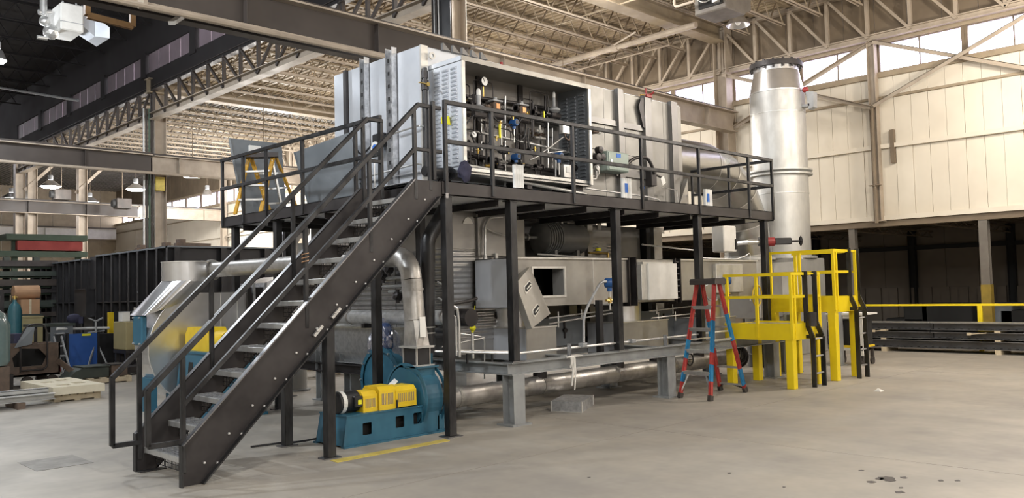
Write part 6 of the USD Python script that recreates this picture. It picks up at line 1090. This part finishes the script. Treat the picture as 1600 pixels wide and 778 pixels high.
q = PY(1267, 497, 6.5); single('pole_cover', MB().cyl((q[0]-.02, 6.47, q[2]-.13), (q[0]-.02, 6.47, q[2]+.10), .075, n=14), 'mill_steel', 'dark cylindrical pad on the ladder rail of the lower yellow platform', 'pad')
ys_ = thing('yellow_rail', 'long low yellow guard rail in front of the dark bay', 'rail', (21.7, 6, 0))
obj('rail', MB().bar((21.75, 1.5, 1.085), (21.75, 10.4, 1.085), .06, .05), 'safety_yellow', ys_)
for y in (2.4, 6.55, 10.2): obj('post', MB().box(21.72, 21.78, y-.05, y+.05, 0, 1.06), 'safety_yellow', ys_)
# stack of dark steel sections on dunnage
def steelbar(y0, y1, x, z, lab, h=.17, w=.20, slots=True):
    t = thing('steel_section', lab, 'steel', (x, y0, z)); obj('section', MB().chan((x, y0, z+h/2), (x, y1, z+h/2), w, h, .012, side=1).bar((x-.03, y0, z+h-.004), (x-.03, y1, z+h-.004), w, .014), 'stack_steel', t)
    if z > .5: obj('lit_top_face', MB().bar((x-.03, y0, z+h+.004), (x-.03, y1, z+h+.004), w, .006), 'conduit', t)  # pale plate paints the light on top of the stack
    if slots:
        m = MB(); k = y0+.2
        while k < y1: m.box(x-w/2-.003, x-w/2+.002, k, k+.05, z+h*.12, z+h*.25); k += .16
        obj('slots', m, 'dark_interior', t, kind='stuff')
    return t
lay = [(.10, 'bottom layer'), (.32, 'middle layer'), (.53, 'top layer')]
for z, nm in lay:
    for q, x in enumerate((20.95, 21.2, 21.45)):
        for a, b, side in ((1.5, 7.35, 'right half'), (7.37, 10.3, 'left half')) if z > .2 else ((1.5, 10.3, 'full length'),):
            steelbar(a, b, x, z, f'dark slotted steel section in the {nm} of the stack, {side}, {["front", "middle", "back"][q]} row', h=.18 if z < .2 else .16)
for i, y in enumerate((8.45, 5.95, 3.0)):
    for z, h in ((0, .1), (.28, .04), (.48, .05)):
        single('dunnage_block', MB().box(20.84, 21.55, y-.06, y+.06, z, z+h), 'pallet_wood', f'pale timber block {"on the floor" if z == 0 else "between the lower layers" if z < .4 else "between the upper layers"} of the steel stack, {["left", "middle", "right"][i]} support', 'block')
for px, py, lab in ((1365, 517, 'pale bracket end lying on the left of the steel stack'), (1515, 522, 'pale bracket end lying on the middle of the steel stack')):
    q = PX(px, py, 20.8); t = thing('bracket', lab, 'bracket', q); obj('clip', MB().box(20.78, 20.84, q[1]-.03, q[1]+.06, q[2]-.03, q[2]+.03).bar(q, q+V(0, -.35, .03), .03, .02), 'pallet_wood', t)
# things in the dark bay
for px, w, h, lab in ((1412, 1.1, .55, 'long low dark machine'), (1430, .7, .95, 'dark boxy machine'), (1478, 1.4, 1.0, 'wide dark machine under the corrugated sheets'), (1560, .7, 1.0, 'pale grey box'), (1590, .9, .8, 'dark crate at the right edge')):
    q = PX(px, 480, 26.5); t = thing('bay_machine', lab+' standing in the dark low bay', 'machine', (26.5, q[1], 0)); m = 'dark_interior' if 'dark' in lab else 'sheet_grey'
    obj('body', MB().box(26.5, 27.4, q[1]-w/2, q[1]+w/2, .1, h, .03), m, t); obj('base', MB().box(26.55, 27.35, q[1]-w/2+.05, q[1]+w/2-.05, 0, .1), m, t)
wc = thing('work_cart', 'white framed work cart behind the higher yellow platform', 'cart', (17.5, 8.2, 0))
q0, q1 = PZ(1318, 560), PZ(1345, 553); cxw, cyw = 17.3, PX(1330, 500, 17.3)[1]
obj('frame', MB().box(cxw-.3, cxw-.24, cyw-.35, cyw+.35, .95, 1.02).box(cxw-.3, cxw-.24, cyw+.30, cyw+.36, .2, 1.0).box(cxw-.3, cxw-.24, cyw-.36, cyw-.30, .2, 1.0).box(cxw-.3, cxw-.24, cyw-.35, cyw+.35, .3, .36), 'white_paint', wc); obj('top', MB().box(cxw-.35, cxw+.35, cyw-.4, cyw+.4, 1.02, 1.06), 'white_paint', wc); obj('shelf', MB().box(cxw-.3, cxw+.3, cyw-.34, cyw+.34, .36, .40), 'guard_yellow', wc)
obj('rear_box', MB().box(cxw-.2, cxw+.3, cyw-.3, cyw+.3, .4, .9), 'dark_interior', wc)
for dx_, dy in ((-.25, -.3), (-.25, .3), (.25, -.3), (.25, .3)): obj('caster', MB().cyl((cxw+dx_, cyw+dy-.02, .08), (cxw+dx_, cyw+dy+.02, .08), .08, n=14).box(cxw+dx_-.03, cxw+dx_+.03, cyw+dy-.03, cyw+dy+.03, .1, .3), 'rubber', wc)
q = PZ(1373, 611); single('paper_scrap', MB().hexa([q+V(-.07, -.05, 0), q+V(.06, -.06, 0), q+V(.09, .05, 0), q+V(-.05, .06, 0), q+V(-.05, -.03, .035), q+V(.05, -.04, .01), q+V(.07, .04, .04), q+V(-.04, .04, .012)]), 'paper', 'small crumpled white paper on the floor at the right', 'paper')
# ================================================================ LEFT BACKGROUND
def tank(name, lab, x0, x1, y0, y1, z1, px_rib, front=True):
    t = thing(name, lab, 'tank', (x0, y0, 0)); obj('shell', MB().box(x0, x1, y0, y1, .1, z1), 'tank_black', t)
    obj('top_flange', MB().box(x0-.16, x1, y0-.12, y0+.1, z1-.02, z1+.02).box(x0-.16, x0+.1, y0, y1, z1-.02, z1+.02), 'sheet_grey', t)
    n = int((y1-y0)/px_rib)
    for k in range(n+1):
        y = y0+.03+k*(y1-y0-.06)/n; obj('rib', MB().box(x0-.15, x0, y-.01, y+.01, .1, z1-.02).box(x0-.16, x0-.14, y-.05, y+.05, .1, z1-.02), 'tank_black', t)
    if front:
        n = int((x1-x0)/1.15)
        for k in range(n+1): x = x0+.03+k*(x1-x0-.06)/n; obj('rib', MB().box(x-.01, x+.01, y0-.12, y0, .1, z1-.02).box(x-.07, x+.07, y0-.13, y0-.11, .1, z1-.02), 'tank_black', t)
    obj('girth_bar', MB().box(x0-.15, x0, y0, y1, 1.63, 1.66).box(x0, x1, y0-.12, y0, 1.63, 1.66), 'tank_black', t); obj('skid_foot', MB().box(x0+.1, x1-.1, y0+.1, y0+.3, 0, .1).box(x0+.1, x1-.1, y1-.3, y1-.1, 0, .1), 'tank_black', t)
    return t
tank('steel_tank', 'long black ribbed steel tank behind the aluminium fan, nearer one', 8.36, 15.4, 20.0, 24.9, 2.93, .55)
tank('steel_tank', 'black ribbed steel tank at the far left, farther one', 8.36, 11.2, 26.0, 31.0, 2.88, .55, False)
nb = thing('nozzle_box', 'black square nozzle box between the two ribbed tanks', 'box', (8.2, 25.4, 1.2)); obj('box', MB().box(8.0, 8.9, 25.0, 25.9, 1.25, 2.0), 'tank_black', nb); obj('lid', MB().box(7.97, 8.9, 24.98, 25.92, 2.0, 2.03), 'tank_black', nb); obj('stand', MB().box(8.2, 8.7, 25.1, 25.8, 0, 1.25), 'tank_black', nb); obj('upper_plate', MB().box(8.40, 8.5, 25.0, 25.9, 2.03, 2.95), 'tank_black', nb)
for k, (x, y, l) in enumerate(((8.9, 21.2, .9), (9.1, 22.6, 1.2), (8.9, 23.8, .7))):
    t = thing('timber_bearer', ['near', 'middle', 'far'][k]+' timber and scrap lying on top of the near black tank', 'timber', (x, y, 2.95)); obj('beam', MB().box(x, x+l, y-.08, y+.08, 2.95, 3.1).box(x+.1, x+.25, y-.05, y+.2, 3.1, 3.2), 'rusty', t)
# racks
def Q(px, py, Y): return PY(px, py, Y)
rk = thing('stock_rack', 'green storage rack carrying bright red bars at the far left', 'rack', (10, 36, 0))
a, b = Q(18, 380, 36), Q(126, 380, 36)
for k in range(4): obj('red_bar', MB().box(a[0]+.1, b[0]-.05, 35.6+k*.2, 35.75+k*.2, 3.66+.0, 4.02-.03*(k % 2)), 'rack_red', rk)
obj('upper_beam', MB().box(a[0]-.3, b[0]+.1, 35.5, 36.5, 4.04, 4.26), 'rack_green', rk); obj('lower_beam', MB().box(a[0]-2.2, b[0]+.1, 35.5, 36.4, 3.42, 3.62), 'rack_green', rk)
for x in (a[0]-2, a[0]+.1, b[0]-.1): obj('upright', MB().box(x-.09, x+.09, 35.9, 36.1, 0, 4.1), 'rack_green', rk)
br = thing('bar_rack', 'dark cantilever rack stacked with long dark bars at the left edge', 'rack', (7.2, 29, 0))
for k, (py, h) in enumerate(((412, .18), (428, .14), (442, .2), (455, .12), (475, .2), (492, .14))):
    q = Q(30, py, 29); obj('bar_bundle', MB().box(q[0]-1.2, q[0]+1.0, 28.7, 29.6, q[2]-h/2, q[2]+h/2), ('mill_steel', 'dark_green', 'brown_beam')[k % 3], br); obj('arm', MB().box(q[0]-1.25, q[0]+1.05, 28.9, 29.0, q[2]-h/2-.06, q[2]-h/2), 'rack_green', br)
for px in (15, 62): q = Q(px, 480, 29); obj('upright', MB().box(q[0]-.08, q[0]+.08, 29.3, 29.5, 0, 3.1), 'dark_green', br)
# shelf of cardboard and a tan box
sh = thing('shelf_rack', 'low rack with a plank shelf behind the gas bottle', 'shelf', (6.9, 27, 0)); a, b = Q(0, 492, 27), Q(62, 492, 27)
obj('shelf', MB().box(a[0], b[0], 26.7, 27.5, a[2]-.05, a[2]), 'dark_green', sh)
for x in (a[0]+.05, b[0]-.05): obj('upright', MB().box(x-.05, x+.05, 27.0, 27.1, 0, a[2]+.7), 'mill_steel', sh)
q0, q1 = Q(22, 460, 27), Q(62, 462, 27); single('paper_roll', MB().cyl((q0[0], 27.1, a[2]+.62), (q1[0], 27.1, a[2]+.62), .2, n=20), 'cardboard', 'brown cardboard roll lying on top of the cartons', 'roll')
q0, q1 = Q(30, 480, 27), Q(50, 480, 27); cdx = thing('carton', 'brown carton on the shelf under the cardboard roll', 'carton', (q0[0], 26.8, a[2])); obj('body', MB().box(q0[0], q1[0]+.15, 26.8, 27.4, a[2], a[2]+.42), 'cardboard', cdx); obj('flap_tape', MB().box(q0[0]+.2, q0[0]+.26, 26.79, 26.8, a[2], a[2]+.42), 'pallet_wood', cdx)
tb = thing('tan_crate', 'tan box on the floor right of the gas bottle', 'crate', Q(43, 545, 25.5)); q = Q(43, 512, 25.5); obj('box', MB().box(q[0]-.32, q[0]+.32, 25.3, 25.9, 0, q[2]+.27), 'olive_box', tb); obj('lid', MB().box(q[0]-.34, q[0]+.34, 25.28, 25.92, q[2]+.27, q[2]+.31), 'olive_box', tb)
gb = thing('gas_bottle', 'teal gas cylinder at the left among the racks', 'cylinder', Q(23, 530, 24)); q = Q(23, 515, 24); zt = Q(23, 472, 24)[2]
obj('body', MB().lathe([(0, .0), (.15, 0), (.16, .03), (.16, zt-.22), (.12, zt-.08), (.05, zt), (.04, zt+.06)], (q[0], 24, 0), n=20), 'tank_teal', gb, smooth=40); obj('valve', MB().cyl((q[0], 24, zt+.06), (q[0], 24, zt+.16), .03).cyl((q[0]-.06, 24, zt+.12), (q[0]+.06, 24, zt+.12), .02), 'brass', gb)
ct_ = thing('round_vessel', 'rounded glassy green vessel cut by the left frame edge', 'vessel', PZ(0, 600)); q = PY(-14, 545, 17.5)
obj('vessel', MB().lathe([(0, 0), (.25, .02), (.3, .1), (.3, .75), (.22, .95), (.08, 1.05), (0, 1.06)], (q[0], 17.5, .55), n=24), 'clear_tank', ct_, smooth=50); obj('stand', MB().box(q[0]-.25, q[0]+.25, 17.3, 17.7, 0, .55), 'rusty', ct_); obj('cap', MB().cyl((q[0], 17.5, 1.6), (q[0], 17.5, 1.7), .12), 'olive_box', ct_)
# welding cart
wcx = thing('welding_cart', 'rusty brown open-topped cart with a wire handle on small wheels', 'cart', (4.9, 19.2, 0))
cx0, cx1, cy0, cy1 = 4.35, 5.55, 18.9, 19.7
body = Polygon([(cx0, .22), (cx1, .22), (cx1, .86), (cx0, .86)]).difference(Polygon([(4.72, .42), (5.22, .42), (5.3, .6), (5.16, .76), (4.85, .78), (4.68, .6)]))
obj('front', MB().prism(body, (0, cy0, 0), (1, 0, 0), (0, 0, 1), (0, .03, 0)), 'rusty', wcx); obj('sides', MB().box(cx0, cx0+.03, cy0, cy1, .22, .86).box(cx1-.03, cx1, cy0, cy1, .22, .86).box(cx0, cx1, cy1-.03, cy1, .22, .86).box(cx0, cx1, cy0, cy1, .22, .26), 'rusty', wcx); obj('inside', MB().box(cx0+.1, cx1-.1, cy0+.4, cy0+.42, .26, .8), 'dark_interior', wcx)  # black inner sheet stands for the shade in the cart
obj('handle', MB().tube(bend([(4.82, 18.86, .3), (4.82, 18.86, 1.05), (4.95, 18.86, 1.25), (5.25, 18.86, 1.25), (5.30, 18.86, 1.05), (5.30, 18.86, .34), (4.82, 18.86, .34)], .12), .018, 8), 'mill_steel', wcx); obj('flap', MB().quadp((4.7, 18.85, .8), (5.0, 18.8, .86), (5.05, 18.78, 1.2), (4.92, 18.82, 1.2), .012), 'sheet_grey', wcx)
for x, y in ((4.5, 18.95), (4.95, 18.92), (5.42, 18.95), (4.5, 19.6), (5.4, 19.6)): obj('wheel', MB().cyl((x, y-.04, .11), (x, y+.04, .11), .11, n=18), 'rubber', wcx)
obj('tow_bar', MB().bar((5.5, 18.9, .5), (5.95, 18.6, .05), .05, .1), 'rusty', wcx); obj('rear_leg', MB().box(4.62, 4.68, 18.8, 18.86, 0, .3), 'mill_steel', wcx)
tbx = thing('work_bench', 'dark thin-topped bench behind the rusty cart', 'bench', (6.5, 22.5, 0)); a, b = Q(45, 507, 22.5), Q(112, 502, 22.5)
obj('top', MB().box(a[0], b[0], 22.2, 23.0, a[2]-.06, a[2]), 'dark_green', tbx); obj('front_sheet', MB().box(a[0]+.4, a[0]+.9, 22.25, 22.28, .2, a[2]-.06), 'sheet_grey', tbx)
for x in (a[0]+.1, b[0]-.1): obj('leg', MB().box(x-.03, x+.03, 22.3, 22.36, 0, a[2]-.06).box(x-.03, x+.03, 22.85, 22.91, 0, a[2]-.06), 'mill_steel', tbx)
q = Q(119, 507, 22.4); single('welding_helmet', MB().sph((q[0]-.05, 22.4, a[2]+.1), .14, 2, (1.2, .9, .9)).box(q[0]+.02, q[0]+.12, 22.28, 22.34, a[2]-.02, a[2]+.14), 'rag', 'dark purple welding helmet on the end of the bench', 'helmet', smooth=40)
# blue panel, black box, pipe, jack stand, post
bp_ = thing('blue_panel', 'upright blue sheet on a black frame with a yellow tag', 'panel', (7.1, 22.0, 0)); a, b = Q(107, 522, 22.0), Q(152, 522, 22.0)
obj('sheet', MB().box(a[0], b[0], 22.0, 22.03, .08, a[2]), 'tarp_blue', bp_); obj('frame', MB().box(a[0]-.05, a[0], 21.98, 22.06, 0, a[2]+.03).box(b[0], b[0]+.05, 21.98, 22.06, 0, a[2]+.03).box(a[0]-.05, b[0]+.05, 21.98, 22.06, 0, .08), 'black_paint', bp_); obj('tag', MB().box(a[0]+.3, a[0]+.5, 21.985, 22.0, a[2]-.06, a[2]-.01), 'yellow_tag', bp_)
bk_ = thing('black_cabinet', 'black metal cabinet left of the blue sheet', 'cabinet', (6.7, 22.4, 0)); c = Q(85, 522, 22.3); obj('body', MB().box(c[0], a[0]-.08, 22.1, 22.9, .06, c[2]), 'black_paint', bk_); obj('plinth', MB().box(c[0]+.03, a[0]-.1, 22.15, 22.85, 0, .06), 'rusty', bk_); obj('top_rim', MB().box(c[0]-.02, a[0]-.06, 22.08, 22.92, c[2], c[2]+.03), 'grey_paint', bk_)
bk_ = thing('black_cabinet', 'black metal cabinet behind the yellow post', 'cabinet', (7.6, 22.6, 0)); c0, c1 = Q(153, 522, 22.6), Q(178, 522, 22.6); obj('body', MB().box(c0[0], c1[0], 22.6, 23.2, .06, c0[2]), 'black_paint', bk_); obj('plinth', MB().box(c0[0]+.03, c1[0]-.03, 22.65, 23.15, 0, .06), 'rusty', bk_)
p, q = Q(95, 518, 21.9), Q(180, 516, 22.2); single('white_pole', MB().cyl(p+V(0, .3, .06), q+V(0, .45, .05), .035, n=10), 'white_plastic', 'white pole lying across the blue sheet and black cabinets', 'pole')
js = thing('jack_stand', 'grey pipe jack stand with a V head on a tripod', 'stand', (7.2, 21.5, 0)); q = PZ(151, 575); x, y = q[0], q[1]-.6; q = PY(150, 575, y); x = q[0]; zt = Q(150, 498, y)[2]
obj('tube', MB().cyl((x, y, .35), (x, y, zt-.05), .03, n=12).cyl((x, y, .35), (x, y, .75), .045, n=12), 'grey_paint', js); obj('v_head', MB().bar((x, y, zt-.06), (x-.16, y, zt+.02), .06, .03).bar((x, y, zt-.06), (x+.16, y, zt+.02), .06, .03), 'grey_paint', js); obj('cross_handle', MB().cyl((x-.2, y-.02, zt-.33), (x+.2, y-.02, zt-.30), .015, n=8), 'grey_paint', js)
for a_ in (math.radians(210), math.radians(330), math.radians(90)): obj('leg', MB().bar((x, y, .72), (x+.30*math.cos(a_), y+.30*math.sin(a_), 0.01), .035, .035), 'grey_paint', js)
yp = thing('yellow_bollard', 'thin yellow post on the floor in front of the dark tank', 'post', PZ(173, 572)); q = PZ(173, 572); zt = PY(172, 488, q[1])[2]; obj('post', MB().box(q[0]-.06, q[0]+.06, q[1]-.06, q[1]+.06, .02, zt), 'guard_yellow', yp); obj('foot_plate', MB().box(q[0]-.12, q[0]+.12, q[1]-.1, q[1]+.1, 0, .02), 'mill_steel', yp)
lad2 = thing('leaning_ladder', 'grey folding trestle leaning beside the black cabinet', 'trestle', (6.3, 21, 0)); a, b = Q(84, 526, 21.5), Q(93, 572, 21.2)
for dx_ in (0, .16): obj('rail', MB().bar(a+V(dx_, 0, 0), (b[0]+dx_, b[1]-.3, .02), .03, .05), 'grey_paint', lad2)
for f in (.25, .5, .75): p = a+(V(b[0], b[1]-.3, .02)-a)*f; obj('rung', MB().bar(p, p+V(.16, 0, 0), .02, .03), 'grey_paint', lad2)
# tan oven on a stand
ov = thing('tan_oven', 'tan metal oven cabinet with a dark door on a black stand', 'oven', (7.6, 20.4, 0)); a, b = Q(177, 503, 21.1), Q(218, 546, 20.3); x0, x1, z0, z1 = a[0], b[0], b[2], Q(190, 503, 20.3)[2]
obj('body', MB().box(x0, x1, 20.3, 21.1, z0, z1, .02), 'olive_box', ov); obj('door', MB().box(x0+.42, x1-.06, 20.27, 20.3, z0+.12, z1-.12, .01), 'olive_box', ov); obj('door_window', MB().box(x0+.50, x1-.14, 20.262, 20.272, z0+.22, z1-.2), 'rusty', ov); obj('blue_label', MB().box(x0+.2, x0+.27, 20.285, 20.3, z1-.28, z1-.06), 'conduit', ov)
obj('stand', MB().box(x0, x1, 20.3, 21.1, z0-.08, z0), 'mill_steel', ov)
for x in (x0+.05, x1-.05, (x0+x1)/2): obj('leg', MB().box(x-.04, x+.04, 20.33, 20.41, 0, z0-.08).box(x-.04, x+.04, 20.95, 21.03, 0, z0-.08), 'mill_steel', ov)
q = Q(194, 500, 20.6); w_ = thing('switch_box', 'pale grey box standing on the tan oven', 'box', (q[0], 20.6, z1)); obj('body', MB().box(q[0]-.08, q[0]+.10, 20.5, 20.75, z1+.002, z1+.22, .01), 'white_plastic', w_); obj('lid', MB().box(q[0]-.09, q[0]+.11, 20.49, 20.76, z1+.22, z1+.235), 'grey_paint', w_)
q = Q(211, 500, 20.6); w_ = thing('clamp_tool', 'chrome clamp tool standing on the tan oven', 'clamp', (q[0], 20.6, z1)); obj('screw', MB().cyl((q[0], 20.6, z1+.02), (q[0], 20.6, z1+.32), .03, n=10), 'conduit', w_); obj('jaw', MB().box(q[0]-.06, q[0]+.16, 20.56, 20.64, z1+.2, z1+.24).box(q[0]-.08, q[0]+.08, 20.5, 20.7, z1, z1+.03), 'conduit', w_)
# pallets and low stuff on the floor
def pallet(t, x0, x1, y0, y1, z, m='pallet_wood', n=6):
    for y in (y0+.04, (y0+y1)/2, y1-.04): obj('stringer', MB().box(x0, x1, y-.04, y+.04, z+.02, z+.10), m, t)
    for k in range(n):
        xx = x0+(x1-x0-.1)*k/(n-1); obj('deck_board', MB().box(xx, xx+.10, y0, y1, z+.10, z+.12), m, t)
    for xx in (x0, (x0+x1)/2-.05, x1-.1): obj('bottom_board', MB().box(xx, xx+.1, y0, y1, z, z+.02), m, t)
pt = thing('pallet', 'low timber pallet carrying dark metal boxes', 'pallet', (6, 18.7, 0)); pallet(pt, 5.42, 6.75, 18.3, 19.2, 0)
gx_ = thing('green_case', 'long dark green case on the pallet under the blue sheet', 'case', (5.6, 18.5, .12)); obj('body', MB().prism([(5.55, .122), (6.35, .122), (6.35, .31), (5.85, .33), (5.70, .27)], (0, 18.45, 0), (1, 0, 0), (0, 0, 1), (0, .6, 0)), 'dark_green', gx_); obj('lid', MB().box(5.84, 6.37, 18.43, 19.07, .33, .355), 'dark_green', gx_)
gx_ = thing('rusty_box', 'small rusty box at the right end of the pallet', 'box', (6.4, 18.5, .12)); obj('body', MB().box(6.4, 6.72, 18.45, 19.0, .122, .36), 'rusty', gx_); obj('rim', MB().box(6.39, 6.73, 18.44, 19.01, .34, .365), 'mill_steel', gx_)
A, B = PZ(73, 630), PZ(130, 619)
p2 = thing('pallet', 'pale timber pallet under the cut-out white board', 'pallet', (4.8, 16.3, 0)); pallet(p2, 4.52, 5.26, 15.7, 17.3, 0)
bb = Polygon([(4.47, 15.6), (5.3, 15.6), (5.3, 17.5), (4.47, 17.5)])
for x, y, w, h in ((4.75, 16.0, .10, .12), (5.05, 16.2, .09, .14), (4.72, 16.8, .09, .12), (5.02, 17.0, .1, .14)): bb = bb.difference(sbox(x-w, y-h, x+w, y+h))
wbd = thing('cutout_board', 'thick off-white board with square cut-outs lying on a pallet', 'board', (4.9, 16.5, .12)); obj('board', MB().prism(bb, (0, 0, .125), (1, 0, 0), (0, 1, 0), (0, 0, .13)), 'pale_board', wbd)
obj('cutout_shade', MB().box(4.5, 5.28, 15.7, 17.4, .122, .135), 'rusty', wbd)  # dark sheet stands for shade in the cut-outs
for k, (y, z) in enumerate(((15.35, .10), (15.72, .10), (15.5, .22))):
    sbm = thing('steel_beam', ['front shiny steel beam on timber at the left edge', 'rear shiny steel beam on timber at the left edge', 'upper shiny steel angle lying on the two beams'][k], 'beam', (3.2, y, z))
    if k < 2: obj('beam', MB().ibeam((2.2, y, z+.05), (4.42, y, z+.05), .16, .10, .012, .01), 'satin_steel', sbm)
    else: obj('angle', MB().angle((2.2, y, z+.03), (4.36, y, z+.03), .12, .06, .01), 'satin_steel', sbm)
for x in (2.6, 3.9): single('timber_block', MB().box(x-.06, x+.06, 15.2, 15.9, 0, .098), 'rusty', ('left' if x < 3 else 'right')+' dark timber block under the shiny beams', 'block')
q = PZ(218, 585); jk = thing('floor_jack', 'dark low machine part on the floor right of the pallet', 'jack', q); obj('body', MB().prism([(0, .05), (1.1, .05), (1.1, .16), (.75, .34), (.4, .2), (0, .16)], (q[0]-.4, q[1], 0), (1, 0, 0), (0, 0, 1), (0, .4, 0)), 'mill_steel', jk); obj('feet', MB().box(q[0]-.35, q[0]-.2, q[1], q[1]+.4, 0, .05).box(q[0]+.45, q[0]+.6, q[1], q[1]+.4, 0, .05), 'rubber', jk)
bx_ = thing('white_drum', 'white pail on the floor by the trestle', 'pail', PZ(83, 585)); q = PZ(84, 588); obj('pail', MB().lathe([(0, 0), (.13, 0), (.15, .34), (.155, .36), (.14, .36), (.13, .02)], q, n=18), 'white_plastic', bx_, smooth=40); obj('label', MB().lathe([(.143, .1), (.152, .25)], q, n=18), 'rack_red', bx_)
pl = thing('purple_panel', 'dull purple low cabinet behind the rusty cart', 'cabinet', (5.9, 22, 0)); a, b = Q(18, 530, 22), Q(45, 530, 22); obj('body', MB().box(a[0], b[0], 21.8, 22.4, .08, a[2]+.12), 'rag', pl); obj('feet', MB().box(a[0]+.03, b[0]-.03, 21.85, 22.35, 0, .08), 'mill_steel', pl)
# hanging heater with transition, top left, and the brown hanging frame
c = V(7.0, 23.5, 8.9)
hl = thing('unit_heater', 'white hanging unit heater with a grey tapered outlet in the dark tall bay', 'heater', c)
def S(px, py, y=23.5): q = PY(px, py, y); return q
a, b = S(87, 12), S(123, 60)
obj('body', MB().box(a[0], b[0], 23.1, 24.1, S(105, 54)[2], S(105, 12)[2], .03), 'white_paint', hl); obj('seam', MB().box(a[0]-.01, b[0]+.005, 23.09, 23.1, S(105, 41)[2]-.012, S(105, 41)[2]+.006), 'grey_paint', hl)
z0, z1 = S(140, 58)[2], S(140, 24)[2]; x0, x1 = b[0], S(163, 40)[0]
obj('outlet_taper', MB().hexa([(x0, 23.25, z0+.2), (x0+.35, 23.35, z0), (x0+.35, 23.9, z0), (x0, 23.95, z0+.2), (x0, 23.25, z1+.15), (x0+.35, 23.35, z1-.05), (x0+.35, 23.9, z1-.05), (x0, 23.95, z1+.15)]), 'aluminized', hl)
obj('outlet_hood', MB().hexa([(x0+.35, 23.35, z0), (x1, 23.1, z0-.05), (x1, 24.1, z0-.05), (x0+.35, 23.9, z0), (x0+.35, 23.35, z1-.05), (x1, 23.1, z1-.35), (x1, 24.1, z1-.35), (x0+.35, 23.9, z1-.05)]), 'aluminized', hl)
obj('gas_train', MB().cyl(S(68, 20)-V(0, 0, .05), S(68, -40), .09, n=12).cyl(S(60, 19), S(80, 19), .07).sph(S(70, 33), .14, 1).sph(S(80, 50), .2, 1).cyl(S(58, 58), S(74, 60), .05).cyl(S(75, 20), S(76, 60), .05), 'conduit', hl)
for px in (100, 121): obj('hanger_rod', MB().cyl((S(px, 10)[0], 23.6, S(px, 12)[2]), (S(px, 10)[0], 23.6, 12.0), .025, n=6), 'grey_paint', hl)
hf = thing('hanging_frame', 'brown rectangular timber-coloured frame hanging near the roof at the top left', 'frame', PY(172, 20, 16)); 
A, B, C, D = PY(136, -2, 16), PY(207, -12, 16), PY(207, 42, 16), PY(136, 24, 16)
for p, q in ((A, D), (D, C), (C, B), (A+V(0, 0, .12), B+V(0, 0, .0))): obj('bar', MB().bar(p, q, .09, .11, (0, 1, 0) if abs(p[0]-q[0]) < .1 else (0, 0, 1)), 'wood_brown', hf)
obj('bar', MB().bar(PY(137, 3, 16), PY(206, 9, 16), .06, .10), 'wood_brown', hf)
for p in (A, B): obj('hanger_rod', MB().cyl(p, (p[0], p[1], 12.0), .015, n=6), 'brown_beam', hf)
single('service_pipe', MB().cyl(PY(178, 0, 17), PY(400, 52, 17), .035, n=8), 'light_flange', 'pale thin pipe slanting below the big brown runway at the top left', 'pipe')
p, q = PY(296, 18, 13.6), PY(268, 36, 13.0); single('runway_lug', MB().bar(p, q, .1, .06), 'conduit', 'pale short bracket on the lower edge of the big brown runway', 'bracket')
single('service_pipe', MB().cyl(PX(0, 137, 9.5), PX(122, 157, 11.0), .05, n=8), 'grey_paint', 'thin grey pipe crossing the dark tall roof at the left edge', 'pipe')
q = PY(2, 95, 26); high_bay((q[0]-.12, 26, q[2]), KP*3.0, COOL, 'glowing high-bay lamp at the left frame edge under the dark roof', z_hang=12.0)
